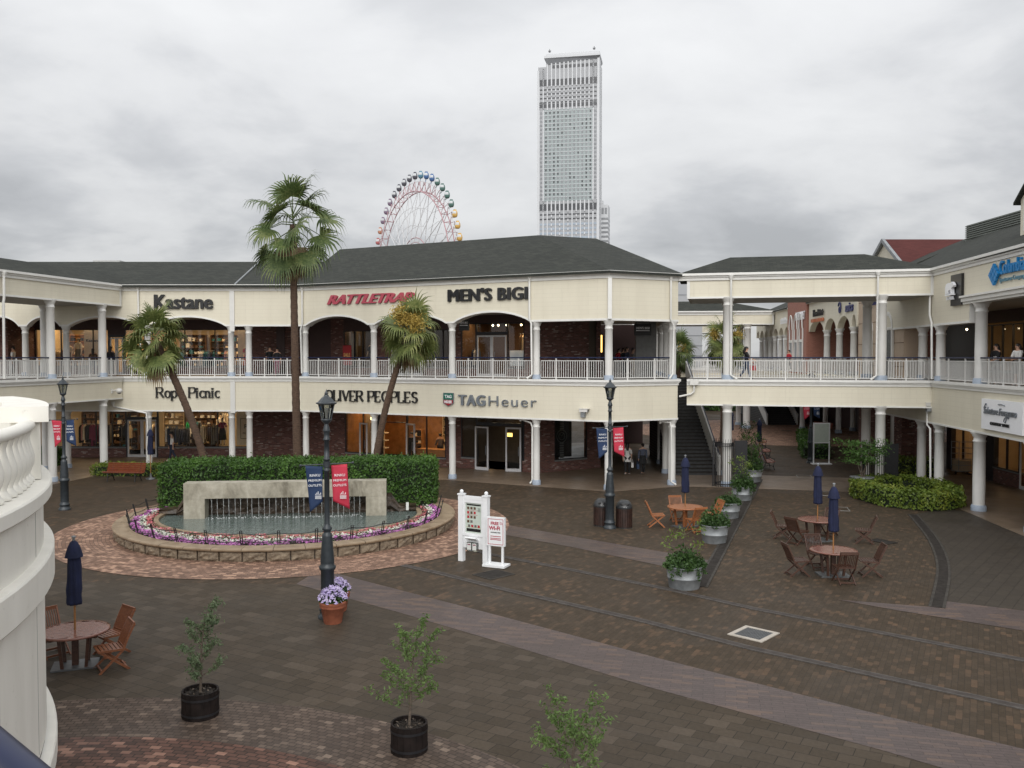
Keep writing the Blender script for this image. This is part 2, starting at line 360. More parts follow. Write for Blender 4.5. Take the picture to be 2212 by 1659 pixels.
    # wet pavers
    def paver(name, w, h, rz, c1, c2, cm, acc=None, rough=(0.50, 0.78), off=0.5, kind='world', mort=0.007, accp=(0.72, 0.78), blot=0.42, damp=0.70):
        g_ = (1.20, 1.20, 1.30); c1, c2, cm = [tuple(x * g for x, g in zip(q, g_)) for q in (c1, c2, cm)]; acc = tuple(x * g for x, g in zip(acc, g_)) if acc else None
        a = NT(name); P = a.pos(kind); v = a.map(P, (1, 1, 1), rz)
        c, f = a.brick(v, w, h, mort, c1, c2, cm, off=off)
        if acc:
            k, _ = a.brick(v, w, h, 0.0, (0.0, 0.0, 0.0), (1.0, 1.0, 1.0), (0.0, 0.0, 0.0), off=off)
            c = a.mix(a.m('MULTIPLY', a.ramp(k, [(accp[0], 0.0), (accp[1], 1.0)]), a.ramp(a.noise(P, 0.6, 3), [(0.35, 0.25), (0.65, 0.95)])), c, acc)
        n = a.noise(a.map(P, (1, 1, 1), 0.4), 0.33, 6, 0.62, 0.6); n2 = a.noise(P, 14.0, 3)
        c = a.mix(a.ramp(n, [(0.36, blot), (0.62, 0.0)]), c, a.mix(1.0, c, (damp, damp, damp), 'MULTIPLY'))
        c = a.mix(0.35, c, a.mix(1.0, c, a.ramp(n2, [(0.3, 0.7), (0.7, 1.3)]), 'MULTIPLY'))
        a.set('Base Color', c); a.set('Roughness', a.ramp(n, [(0.35, rough[0]), (0.65, rough[1])])); a.set('Specular IOR Level', 0.16)
        a.bump(a.m('ADD', a.m('SUBTRACT', 1.0, f), a.m('MULTIPLY', n2, 0.25)), 0.25, 0.006); MT[name] = a.mat
    paver('paving_brown', 0.22, 0.11, R(-62), (0.041, 0.030, 0.018), (0.058, 0.042, 0.026), (0.032, 0.024, 0.016), (0.092, 0.058, 0.033), mort=0.006, accp=(0.80, 0.96))
    paver('paving_slab', 0.40, 0.30, R(30), (0.043, 0.033, 0.021), (0.061, 0.047, 0.031), (0.020, 0.016, 0.011), (0.072, 0.056, 0.038), mort=0.007, accp=(0.86, 0.95))
    paver('paving_grid', 0.60, 0.30, R(-52), (0.042, 0.035, 0.026), (0.048, 0.040, 0.029), (0.026, 0.021, 0.016), mort=0.010)
    paver('paving_pink', 0.40, 0.10, R(13), (0.072, 0.056, 0.048), (0.092, 0.070, 0.060), (0.044, 0.035, 0.031), (0.112, 0.078, 0.056), mort=0.006, rough=(0.30, 0.5))
    paver('paving_arcade', 0.60, 0.30, R(-27), (0.130, 0.098, 0.066), (0.160, 0.122, 0.084), (0.095, 0.073, 0.050), mort=0.005, rough=(0.3, 0.55))
    paver('ring_brick', 0.17, 0.12, 0, (0.13, 0.077, 0.050), (0.29, 0.178, 0.116), (0.085, 0.056, 0.040), (0.40, 0.255, 0.165), kind='uv', mort=0.009, accp=(0.74, 0.97))
    paver('ring_dark', 0.15, 0.105, 0, (0.058, 0.042, 0.030), (0.108, 0.079, 0.057), (0.040, 0.030, 0.022), (0.18, 0.135, 0.096), kind='uv', mort=0.010, accp=(0.88, 0.99))
    paver('ring_red', 0.15, 0.105, 0, (0.055, 0.034, 0.025), (0.125, 0.066, 0.046), (0.036, 0.025, 0.019), (0.32, 0.185, 0.125), kind='uv', mort=0.010, accp=(0.88, 0.98))
    # concrete with damp streaks
    a = NT('concrete'); P = a.pos(); st = a.noise(a.map(P, (1.6, 1.6, 0.8)), 1.2, 6, 0.6, 0.4); n = a.noise(P, 9, 5)
    c = a.ramp(st, [(0.32, (0.15, 0.132, 0.098)), (0.48, (0.30, 0.275, 0.215)), (0.66, (0.40, 0.37, 0.30))]); c = a.mix(0.35, c, a.mix(1.0, c, a.ramp(n, [(0.3, 0.6), (0.7, 1.25)]), 'MULTIPLY'))
    a.set('Base Color', c); a.set('Roughness', 0.75); a.bump(n, 0.2); MT['concrete'] = a.mat
    a = NT('sandstone'); P = a.pos(); n = a.noise(P, 3, 5); n2 = a.noise(P, 30, 4)
    c = a.ramp(n, [(0.3, (0.20, 0.14, 0.085)), (0.7, (0.31, 0.235, 0.155))]); a.set('Base Color', c); a.set('Roughness', a.ramp(n, [(0.3, 0.35), (0.7, 0.6)])); a.bump(n2, 0.15, 0.01); MT['sandstone'] = a.mat
    a = NT('rock_face'); P = a.pos(); n = a.noise(P, 7, 6, 0.65); sp = a.n('ShaderNodeSeparateXYZ'); a.l(P, sp.inputs[0])
    c = a.ramp(n, [(0.3, (0.115, 0.085, 0.058)), (0.7, (0.31, 0.245, 0.172))])
    a.set('Base Color', c); a.set('Roughness', 0.8); a.bump(n, 0.9, 0.06); MT['rock_face'] = a.mat
    a = NT('rock_wet'); P = a.pos(); n = a.noise(P, 5, 6, 0.65); a.set('Base Color', a.ramp(n, [(0.3, (0.016, 0.011, 0.007)), (0.7, (0.075, 0.050, 0.030))])); a.set('Roughness', 0.35); a.bump(n, 0.9, 0.06); MT['rock_wet'] = a.mat
    # balcony stucco
    a = NT('stucco'); P = a.pos(); n = a.noise(a.map(P, (2, 2, 0.5)), 1.2, 5); n2 = a.noise(P, 60, 3); sp = a.noise(P, 5, 5, 0.7)
    c = a.ramp(n, [(0.3, (0.68, 0.66, 0.60)), (0.7, (0.75, 0.73, 0.67))]); c = a.mix(a.ramp(sp, [(0.62, 0.0), (0.74, 0.35)]), c, (0.30, 0.28, 0.23))
    a.set('Base Color', c); a.set('Roughness', 0.7); a.bump(n2, 0.08, 0.01); MT['stucco'] = a.mat
    # teak, dry and rain-dark
    def wood(name, c1, c2, rough):
        a = NT(name); P = a.pos('obj'); n = a.noise(a.map(P, (3, 18, 18)), 2.5, 4); a.set('Base Color', a.ramp(n, [(0.3, c1), (0.7, c2)])); a.set('Roughness', rough); a.bump(n, 0.1); MT[name] = a.mat
    wood('teak', (0.13, 0.042, 0.018), (0.24, 0.088, 0.037), 0.45); wood('teak_dark', (0.045, 0.020, 0.013), (0.085, 0.040, 0.026), 0.42)
    wood('teak_top', (0.15, 0.060, 0.042), (0.23, 0.105, 0.078), 0.16); wood('teak_orange', (0.25, 0.085, 0.03), (0.36, 0.14, 0.055), 0.4); wood('bench_wood', (0.17, 0.043, 0.022), (0.25, 0.070, 0.036), 0.4); wood('pole_wood', (0.22, 0.10, 0.03), (0.32, 0.15, 0.05), 0.5)
    # leaves
    def leaf(name, c1, c2, c3, sc=1.4, trans=0.25):
        a = NT(name); P = a.pos('obj'); n = a.noise(P, sc, 4); n2 = a.noise(P, sc * 9, 2); f = a.m('ADD', a.m('MULTIPLY', n, 0.55), a.m('MULTIPLY', n2, 0.45))
        c = a.ramp(f, [(0.34, c1), (0.5, c2), (0.64, c3)]); a.set('Base Color', c); a.set('Roughness', 0.5); a.set('Specular IOR Level', 0.35)
        tr = a.n('ShaderNodeBsdfTranslucent'); a.l(c, tr.inputs[0]); mx = a.n('ShaderNodeMixShader'); mx.inputs[0].default_value = trans
        a.l(a.p.outputs[0], mx.inputs[1]); a.l(tr.outputs[0], mx.inputs[2]); a.l(mx.outputs[0], a.out.inputs[0]); MT[name] = a.mat
    leaf('hedge_leaf', (0.020, 0.050, 0.009), (0.050, 0.112, 0.018), (0.100, 0.20, 0.032), 1.2); leaf('hedge_yellow', (0.055, 0.085, 0.014), (0.125, 0.185, 0.026), (0.24, 0.26, 0.040), 1.4)
    leaf('olive_leaf', (0.060, 0.105, 0.028), (0.115, 0.185, 0.052), (0.18, 0.26, 0.085), 3.0, 0.35); leaf('olive_grey', (0.070, 0.105, 0.055), (0.12, 0.165, 0.085), (0.18, 0.23, 0.12), 3.0, 0.35)
    leaf('tub_leaf', (0.020, 0.045, 0.014), (0.042, 0.085, 0.022), (0.075, 0.135, 0.035), 2.0); leaf('lime_leaf', (0.08, 0.13, 0.025), (0.14, 0.20, 0.04), (0.20, 0.27, 0.06), 3.0, 0.35); leaf('maple_leaf', (0.040, 0.095, 0.022), (0.075, 0.155, 0.035), (0.11, 0.21, 0.05), 2.0, 0.35)
    leaf('palm_leaf', (0.034, 0.060, 0.018), (0.085, 0.125, 0.038), (0.19, 0.215, 0.08), 1.2, 0.25); leaf('palm_leaf_pale', (0.065, 0.095, 0.028), (0.155, 0.19, 0.06), (0.32, 0.32, 0.125), 1.2, 0.25)
    leaf('palm_dead', (0.10, 0.065, 0.030), (0.20, 0.135, 0.065), (0.30, 0.21, 0.11), 2.0, 0.1); leaf('palm_flower', (0.30, 0.20, 0.04), (0.42, 0.30, 0.07), (0.52, 0.40, 0.12), 4.0, 0.1)
    leaf('petal_purple', (0.48, 0.12, 0.42), (0.60, 0.22, 0.54), (0.70, 0.38, 0.64), 4.0); leaf('petal_white', (0.55, 0.58, 0.42), (0.72, 0.73, 0.64), (0.80, 0.80, 0.76), 4.0)
    leaf('petal_red', (0.52, 0.05, 0.10), (0.62, 0.20, 0.22), (0.68, 0.40, 0.36), 4.0); leaf('petal_lilac', (0.30, 0.22, 0.52), (0.56, 0.47, 0.72), (0.75, 0.72, 0.80), 14.0)
    # palm trunk rings
    a = NT('palm_bark'); P = a.pos('obj'); n = a.noise(a.map(P, (3, 3, 14)), 2.0, 5, 0.6, 0.4); a.set('Base Color', a.ramp(n, [(0.3, (0.035, 0.020, 0.012)), (0.7, (0.115, 0.070, 0.045))])); a.set('Roughness', 0.9); a.bump(n, 0.8, 0.03); MT['palm_bark'] = a.mat
    # plaid shirt
    a = NT('cloth_plaid'); w = a.wall(); c, f = a.brick(w, 0.09, 0.09, 0.012, (0.025, 0.035, 0.07), (0.06, 0.075, 0.12), (0.12, 0.13, 0.17), off=0.0); a.set('Base Color', c); a.set('Roughness', 0.9); MT['cloth_plaid'] = a.mat
    # glass: reflects at a slant, otherwise lets the lit shop through
    def glass(name, tint, refl):
        a = NT(name); a.t.nodes.remove(a.p); tr = a.n('ShaderNodeBsdfTransparent'); tr.inputs[0].default_value = (*tint, 1)
        gl = a.n('ShaderNodeBsdfGlossy'); gl.inputs['Roughness'].default_value = 0.02; fr = a.n('ShaderNodeFresnel'); fr.inputs[0].default_value = 1.5
        mx = a.n('ShaderNodeMixShader'); a.l(a.m('MULTIPLY', fr.outputs[0], refl), mx.inputs[0]); a.l(tr.outputs[0], mx.inputs[1]); a.l(gl.outputs[0], mx.inputs[2]); a.l(mx.outputs[0], a.out.inputs[0]); MT[name] = a.mat
    glass('glass', (0.86, 0.88, 0.87), 0.9); glass('lamp_glass', (0.62, 0.63, 0.60), 1.6)
    a = NT('water'); P = a.pos(); sp = a.n('ShaderNodeSeparateXYZ'); n = a.noise(a.map(P, (1.0, 2.6, 1)), 2.6, 4, 0.55, 0.5); n2 = a.noise(a.map(P, (1, 2.2, 1)), 9.0, 3)
    c, f = a.brick(P, 0.30, 0.30, 0.012, (0.105, 0.135, 0.125), (0.125, 0.155, 0.142), (0.075, 0.095, 0.088), off=0.0)
    a.set('Base Color', c); a.set('Roughness', 0.06); a.set('Specular IOR Level', 0.6); a.bump(a.m('ADD', n, a.m('MULTIPLY', n2, 0.5)), 0.55, 0.05); MT['water'] = a.mat
    a = NT('spray'); a.set('Base Color', (0.8, 0.82, 0.82)); a.set('Roughness', 0.2); tr = a.n('ShaderNodeBsdfTransparent'); mx = a.n('ShaderNodeMixShader'); mx.inputs[0].default_value = 0.45
    a.l(a.p.outputs[0], mx.inputs[2]); a.l(tr.outputs[0], mx.inputs[1]); a.l(mx.outputs[0], a.out.inputs[0]); MT['spray'] = a.mat
    # skyscraper cladding and glazing
    plain('tower_white', (0.55, 0.565, 0.585), 0.4, 0.03, 0.05, kind='world'); plain('tower_grey', (0.34, 0.35, 0.365), 0.4, 0.05, 0.05, kind='world'); plain('tower_dark', (0.055, 0.058, 0.065), 0.25, 0.2, 0.1, kind='world')
    plain('tower_mid', (0.22, 0.23, 0.245), 0.3, 0.15, 0.1, kind='world'); plain('tower_green', (0.29, 0.335, 0.338), 0.25, 0.05, 0.05, kind='world'); plain('tower_blue', (0.33, 0.385, 0.45), 0.25, 0.08, 0.08, kind='world')
    for k, c in dict(gd_dark=(0.10, 0.10, 0.12), gd_blue=(0.08, 0.16, 0.34), gd_teal=(0.12, 0.25, 0.33), gd_green=(0.09, 0.17, 0.15), gd_yellow=(0.62, 0.39, 0.12), gd_orange=(0.52, 0.25, 0.16), gd_red=(0.44, 0.15, 0.15), gd_purple=(0.23, 0.17, 0.24)).items(): plain(k, c, 0.35, 0.05)  # cabin colours paled toward grey: distance haze mixed into the paint
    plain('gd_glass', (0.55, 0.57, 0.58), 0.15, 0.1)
make_mats()
# ------------------------------------------------------------------ ground and paving
def sheet(name, pts, z, mat, uv=None):
    m = MB(); m.add([(p[0], p[1], z) for p in pts], [tuple(range(len(pts)))])
    return tag(m.build(name, MT[mat]), kind='structure')
def px(*q): return [gp(a, b) for a, b in q]
def ccw(pts):
    a = sum(pts[i][0] * pts[(i + 1) % len(pts)][1] - pts[(i + 1) % len(pts)][0] * pts[i][1] for i in range(len(pts)))
    return pts if a > 0 else pts[::-1]
def annulus(name, c, r0, r1, z, mat, n=160, a0=0.0, a1=2 * math.pi):
    m = MB(); vs = []; uvs = []; fs = []
    for i in range(n + 1):
        a = a0 + (a1 - a0) * i / n
        for r in (r0, r1): vs.append((c[0] + r * math.cos(a), c[1] + r * math.sin(a), z))
    for i in range(n):
        fs.append((2 * i, 2 * i + 1, 2 * i + 3, 2 * i + 2)); rm = (r0 + r1) / 2
        b0 = (a0 + (a1 - a0) * i / n) * rm; b1 = (a0 + (a1 - a0) * (i + 1) / n) * rm
        uvs.append([(b0, r0), (b0, r1), (b1, r1), (b1, r0)])
    m.add(vs, fs, uvs=uvs); return tag(m.build(name, MT[mat]), kind='structure')
sheet('ground', [(-2500, -600), (2500, -600), (2500, 4000), (-2500, 4000)], 0.0, 'paving_brown')
B1U = [(690, 1230), (1084, 1332), (1428, 1424), (1902, 1545), (2300, 1640)]
B1L = [(2300, 1738), (1907, 1622), (1626, 1546), (1402, 1485), (1084, 1389), (860, 1323), (640, 1262)]
sheet('slab_paving', ccw([Vector((-40, 25, 0))] + px(*B1L[::-1]) + [Vector((20, 3, 0)), Vector((-40, 3, 0))]), 0.004, 'paving_slab')
sheet('pavement_band', ccw(px(*(B1U + B1L))), 0.008, 'paving_pink')
sheet('pavement_band', ccw(px((1060, 1128), (1235, 1159), (1440, 1194), (1534, 1211), (1522, 1243), (1435, 1224), (1235, 1182), (1060, 1150))), 0.008, 'paving_pink')
sheet('pavement_band', ccw(px((1809, 1296), (2018, 1312), (2042, 1299), (2212, 1320), (2400, 1343), (2400, 1410), (2212, 1363), (1944, 1320))), 0.008, 'paving_pink')
DRAIN = [(1972, 1112), (2009.6, 1156.5), (2031, 1197), (2038, 1231.5), (2034.5, 1266), (2023.5, 1313)]
sheet('grid_paving', ccw(px(*DRAIN) + px((2400, 1360)) + [Vector((18.2, 26, 0)), Vector((18.4, 35.2, 0)), Vector((17.5, 35.9, 0))]), 0.004, 'paving_grid')
FC0 = (-8.15, 32.5)
annulus('brick_ring', FC0, 5.6, 8.05, 0.012, 'ring_brick')
AC = (-6.5, 6.5)
annulus('brick_arc', AC, 7.75, 9.4, 0.012, 'ring_dark', 120)
annulus('brick_arc', AC, 4.0, 7.75, 0.012, 'ring_red', 120)
annulus('brick_arc', (23, 74), 0.5, 13.0, 0.012, 'ring_brick', 60)

def channel(name, pts, w, label, mats=('drain_dark', 'drain_edge')):
    # a drain channel: dark slotted middle between two pale edges
    P = [Vector((p[0], p[1])) for p in pts]; root = thing(name, label, 'drain', (P[0].x, P[0].y, 0))
    o = root.location
    for nm, t0, t1, z, mat in (('grating', -w * .32, w * .32, .020, mats[0]), ('edge_strip', -w / 2, -w * .32, .024, mats[1]), ('edge_strip', w * .32, w / 2, .024, mats[1])):
        m = MB(); m.strip([(p.x - o.x, p.y - o.y, 0.002, z) for p in P], t0, t1); m.build(nm, MT[mat], root)
    return root
channel('drain_channel', px((1000, 1184), (1063, 1199), (1190, 1223), (1450, 1275), (1625, 1315), (2212, 1427), (2330, 1450)), 0.20, 'long grey drain line crossing the plaza past the nearest planter tub', ('track_mid', 'track_edge'))
channel('drain_channel', px((870, 1222), (949, 1239), (1084, 1273), (1375, 1339), (1625, 1402), (2212, 1530), (2330, 1556)), 0.22, 'long grey drain line crossing the plaza in front of the pale framed grate', ('track_mid', 'track_edge'))
channel('drain_channel', px((1514, 1268), (1640, 1036)), 0.38, 'straight dark drain channel running alongside the row of planter tubs')
cv = []
Dp = px(*DRAIN)
for i in range(len(Dp) - 1):
    for k in range(4):
        q = k / 4; p0 = Dp[max(i - 1, 0)]; p1 = Dp[i]; p2 = Dp[i + 1]; p3 = Dp[min(i + 2, len(Dp) - 1)]
        cv.append(0.5 * ((2 * p1) + (p2 - p0) * q + (2 * p0 - 5 * p1 + 4 * p2 - p3) * q * q + (3 * p1 - p0 - 3 * p2 + p3) * q ** 3))
cv.append(Dp[-1])
channel('drain_channel', cv, 0.38, 'curved dark drain channel sweeping from the ring hedge')

def cover(quad, label, fw=0.10, frame='cover_frame', inner='steel_grate', bars=True, cat='drain cover'):
    q = px(*quad); c = sum(q, Vector()) / 4; ex = ((q[1] - q[0]) + (q[2] - q[3])) / 2; ey = ((q[3] - q[0]) + (q[2] - q[1])) / 2
    a = ex.length / 2; b = ey.length / 2; rz = math.atan2(ex.y, ex.x); root = thing('drain_cover', label, cat, (c.x, c.y, 0), rz)
    m = MB(); z = 0.022
    m.box(-a, a, -b, -b + fw, 0.002, z); m.box(-a, a, b - fw, b, 0.002, z); m.box(-a, -a + fw, -b + fw, b - fw, 0.002, z); m.box(a - fw, a, -b + fw, b - fw, 0.002, z)
    m.build('cover_frame', MT[frame], root)
    m = MB()
    if bars:
        m.box(-a + fw, a - fw, -b + fw, b - fw, 0.002, 0.006, mi=1); n = max(6, int((2 * a) / 0.06))
        for i in range(n):
            x = -a + fw + (2 * a - 2 * fw) * (i + .5) / n; m.box(x - .014, x + .014, -b + fw, b - fw, 0.006, 0.018)
    else: m.box(-a + fw, a - fw, -b + fw, b - fw, 0.002, 0.014)
    m.build('grate', [MT[inner], MT['black']], root); return root
cover([(1575, 1372), (1649, 1390), (1681, 1368), (1607, 1352)], 'steel bar grate in a wide pale stone frame')
cover([(1023, 1243), (1067, 1255), (1106, 1240), (1070, 1230)], 'dark square cover with thin tan edge in front of the wi-fi sign', 0.04, 'drain_edge', 'cover_dark', False)
cover([(1880, 1168), (1925, 1178), (1936, 1172), (1890, 1164)], 'small dark plate set in the paving right of the round tables', 0.03, 'drain_dark', 'cover_dark', False)
cover([(1720, 1027), (1725, 1033), (1756, 1033), (1750, 1027)], 'paver filled cover with thin steel edge just beyond the pale paving strip', 0.03, 'cover_line', 'paving_brown', False)
cover([(1761, 1063), (1767, 1071), (1800, 1071), (1794, 1063)], 'paver filled cover with thin steel edge just in front of the pale paving strip', 0.03, 'cover_line', 'paving_brown', False)
cover([(1791, 1096), (1797, 1104), (1836, 1104), (1829, 1096)], 'paver filled cover with thin steel edge behind the two nearest blue umbrellas', 0.03, 'cover_line', 'paving_brown', False)
# ------------------------------------------------------------------ the shopping buildings
ZF, ZB, ZA, ZE = 5.1, 3.2, 7.9, 10.0       # walkway floor, band bottom, arch spring, eave
def column(parent, x, y, z0, z1, r=0.165, square=False):
    m = MB()
    if square:
        m.box(-r, r, -r, r, 0.28, z1 - z0); m.box(-r - .03, r + .03, -r - .03, r + .03, 0, 0.28, mi=1)
    else:
        h = z1 - z0
        m.lathe([(r * 1.28, 0), (r * 1.28, .20), (r * 1.12, .25)], 20, mi=1)
        m.lathe([(r, .24), (r * 1.03, h * .4), (r * .97, h - .42), (r * 1.10, h - .40), (r * 1.10, h - .36), (r * .97, h - .34), (r * .98, h - .22), (r * 1.18, h - .18), (r * 1.22, h - .12), (r * 1.5, h - .05), (r * 1.5, h)], 20)
    p = parent.matrix_world.inverted() @ Vector((x, y, z0)) if False else Vector((x, y, z0)) - parent.location
    return m.build('column', [MT['column_paint'], MT['base_grey']], parent, p)
def rel(parent): return -parent.location
def part(mb, name, mat, parent):             # a mesh written in world coordinates, hung under its thing
    o = mb.build(name, [MT[k] for k in mat] if isinstance(mat, (list, tuple)) else MT[mat], parent, rel(parent)); return o
def railing(parent, fr, s0, s1, zf=ZF, t=0.0, step=0.115, posts=1.45):
    m = MB(); L = s1 - s0; n = max(2, int(L / step))
    m.fbox(fr, s0, s1, t - .018, t + .018, zf + .90, zf + .935); m.fbox(fr, s0, s1, t - .018, t + .018, zf + .10, zf + .135)
    for i in range(n + 1):
        s = s0 + L * i / n; m.fbox(fr, s - .0125, s + .0125, t - .012, t + .012, zf + .135, zf + .90)
    k = max(1, round(L / posts))
    for i in range(k):
        s = s0 + L * (i + .5) / k if k > 1 else s0 + L * .5; m.fbox(fr, s - .028, s + .028, t - .028, t + .028, zf, zf + 1.03)
    r = part(m, 'railing', 'rail_white', parent)
    m = MB(); m.tube(fr.pt(s0 - .1, t, zf + 1.06), fr.pt(s1 + .1, t, zf + 1.06), .034, n=10); h = m.build('handrail', MT['navy_rail'], r)
    return r
def downpipe(parent, pts, r=0.05):
    m = MB(); m.path(pts, r, 8, sm=True); m.lathe([(.05, 0), (.11, .16), (.12, .22)], 8, o=(pts[0][0], pts[0][1], pts[0][2] - .1)); return part(m, 'downpipe', 'white_paint', parent)
def stations(fr, cols, z0, z1, arches, rise=0.5, off=0.22, s_end=None, zs=None):
    # (s, zbottom) along one wall: arches between the named pairs of columns
    st = [(0.0, z0)]
    for a, b in arches:
        for i in range(21):
            q = i / 20; x = 2 * q - 1; st.append((a + off + (b - a - 2 * off) * q, z0 + rise * (1 - x * x) ** 0.85))
    st.append((fr.L if s_end is None else s_end, z0))
    return [(*(fr.a + fr.d * s), zb, z1) for s, zb in st]
def fascia(parent, pts, th=.5, cap=(True, True)):
    m = MB(); m.strip(pts, -.25, .25, caps=cap); part(m, 'upper_fascia', 'cream', parent)
    m = MB(); m.strip([(p[0], p[1], p[2] - .012, p[2] + .085) for p in pts], -.262, .275, caps=cap); part(m, 'arch_trim', 'white_paint', parent)
def eaves(parent, pts2, z=ZE, cap=(True, True)):
    m = MB(); q = [(p[0], p[1]) for p in pts2]
    m.strip([(*p, z - .16, z - .02) for p in q], .252, .30, caps=cap); m.strip([(*p, z - .02, z + .07) for p in q], .2, .36, caps=cap); m.strip([(*p, z + .07, z + .18) for p in q], .2, .46, caps=cap)
    part(m, 'gutter', 'white_paint', parent)
def lower_band(parent, pts2, zb=ZB, cap=(True, True), deck=6.0):
    q = [(p[0], p[1]) for p in pts2]; m = MB(); m.strip([(*p, zb + .06, 4.84) for p in q], -.25, .25, caps=cap); part(m, 'floor_band', 'cream', parent)
    m = MB(); m.strip([(*p, zb - .02, zb + .06) for p in q], -.26, .28, caps=cap); m.strip([(*p, 4.84, 4.95) for p in q], -.24, .30, caps=cap); m.strip([(*p, 4.95, 5.02) for p in q], -.24, .34, caps=cap); m.strip([(*p, 5.02, 5.13) for p in q], -.24, .40, caps=cap)
    part(m, 'floor_moulding', 'white_paint', parent)
    m = MB(); m.strip([(*p, 4.90, ZF) for p in q], -deck, -.24, caps=cap); part(m, 'walkway_floor', 'deck', parent)
    m = MB(); m.strip([(*p, zb + .1, zb + .2) for p in q], -deck, -.25, caps=cap); part(m, 'soffit', 'soffit', parent)

def window_part(bld, fr, s0, s1, z0, z1, mull=(), t=0.0, frame='dark_frame', fw=.05):
    m = MB()
    m.fbox(fr, s0, s1, t - .08, t + .03, z0, z0 + fw); m.fbox(fr, s0, s1, t - .08, t + .03, z1 - fw, z1)
    for s in [s0 + fw / 2, s1 - fw / 2] + list(mull): m.fbox(fr, s - fw / 2, s + fw / 2, t - .077, t + .027, z0 + fw, z1 - fw)
    w = part(m, 'shop_window', frame, bld)
    m = MB(); m.add([fr.pt(s0, t - .03, z0), fr.pt(s1, t - .03, z0), fr.pt(s1, t - .03, z1), fr.pt(s0, t - .03, z1)], [(0, 1, 2, 3)]); m.build('pane', MT['glass'], w)
    return w
def door_leaf(bld, fr, s0, s1, z0, z1, t=0.0, mat='door_frame', swing=None):
    # one glazed leaf: stiles, rails, pull handle, pane
    m = MB(); w = .085; L = s1 - s0
    if swing is None: f = Fr(fr.pt(s0, t, 0), fr.pt(s1, t, 0))
    else: a = fr.pt(s0, t, 0); b = a + Matrix.Rotation(swing, 3, 'Z') @ Vector((fr.d.x * L, fr.d.y * L, 0)); f = Fr(a, b) if L > 0 else Fr(b, a)
    L = f.L
    m.fbox(f, 0, w, -.03, .03, z0, z1); m.fbox(f, L - w, L, -.03, .03, z0, z1); m.fbox(f, w, L - w, -.03, .03, z1 - w, z1); m.fbox(f, w, L - w, -.03, .03, z0, z0 + .16)
    d = part(m, 'door', mat, bld)
    m = MB(); m.add([f.pt(w, 0, z0 + .16), f.pt(L - w, 0, z0 + .16), f.pt(L - w, 0, z1 - w), f.pt(w, 0, z1 - w)], [(0, 1, 2, 3)]); m.build('pane', MT['glass'], d)
    m = MB(); m.tube(f.pt(L - .14, .07, z0 + .85), f.pt(L - .14, .07, z0 + 1.35), .016, n=6); m.build('handle', MT['sign_steel'], d)
    return d
def wall_box(bld, fr, s0, s1, z0, z1, mat='brick', t0=-.25, t1=0.0, name='brick_wall'):
    m = MB(); m.fbox(fr, s0, s1, t0, t1, z0, z1); return part(m, name, mat, bld)
def sill(bld, fr, s0, s1, z0, zs):
    m = MB(); m.fbox(fr, s0, s1, -.25, 0, z0, zs - .07); part(m, 'brick_wall', 'brick', bld)
    m = MB(); m.fbox(fr, s0, s1, -.25, .05, zs - .07, zs - .001); part(m, 'sill', 'grey_panel', bld)
def room(bld, fr, s0, s1, z0, z1, depth=4.5, walls='warm_wall', floor='wood_floor', back=None):
    m = MB(); a, b, d = s0, s1, depth
    P = lambda s, t, z: fr.pt(s, t, z)
    m.add([P(a, -d, z0), P(b, -d, z0), P(b, -d, z1), P(a, -d, z1)], [(0, 1, 2, 3)], 0)
    m.add([P(a, -.26, z0), P(a, -d, z0), P(a, -d, z1), P(a, -.26, z1)], [(0, 1, 2, 3)], 0); m.add([P(b, -.26, z0), P(b, -d, z0), P(b, -d, z1), P(b, -.26, z1)], [(3, 2, 1, 0)], 0)
    m.add([P(a, -.26, z0 + .01), P(b, -.26, z0 + .01), P(b, -d, z0 + .01), P(a, -d, z0 + .01)], [(0, 1, 2, 3)], 1); m.add([P(a, -.26, z1), P(b, -.26, z1), P(b, -d, z1), P(a, -d, z1)], [(3, 2, 1, 0)], 2)
    return part(m, 'shop_interior', [walls, floor, 'ceil_dark'], bld)
def shop_light(fr, s, t, z, power, size=1.5, col=(1.0, 0.66, 0.34)):
    l = bpy.data.lights.new('shop_light', 'AREA'); l.energy = power; l.size = size; l.color = col
    o = bpy.data.objects.new('shop_light', l); C.objects.link(o); o.location = fr.pt(s, t, z); return o
def spots(bld, fr, ss, t, z):
    for s in ss: m = MB(); m.ball(fr.pt(s, t, z), .055, n=8, m=4); part(m, 'ceiling_spotlight', 'spot', bld)
def pendant(bld, fr, s, t, z, r=.16):
    m = MB(); m.ball(fr.pt(s, t, z), r, rz=r * 1.15, n=12, m=8); p = part(m, 'pendant_lamp', 'bulb', bld)
    m = MB(); m.tube(fr.pt(s, t, z + r), fr.pt(s, t, z + r + .7), .012, n=5); m.build('lamp_cord', MT['black'], p); return p

V1 = Vector((-11.6, 49.15)); V2 = Vector((4.5, 41.17)); V3 = Vector((7.74, 42.75)); V4 = Vector((9.7, 62)); A0 = Vector((-37, 49.4))
W0 = Vector((-13.3, 54.45)); WC = Vector((1.455, 47.14)); WD = Vector((4.95, 49.4)); WE = Vector((6.3, 63)); WA = Vector((-37, 54.6))
fW, fC, fD, fE = Fr(A0, V1), Fr(V1, V2), Fr(V2, V3), Fr(V3, V4)          # column lines
wW, wC, wD, wE = Fr(WA, W0), Fr(W0, WC), Fr(WC, WD), Fr(WD, WE)          # shop walls behind the arcade

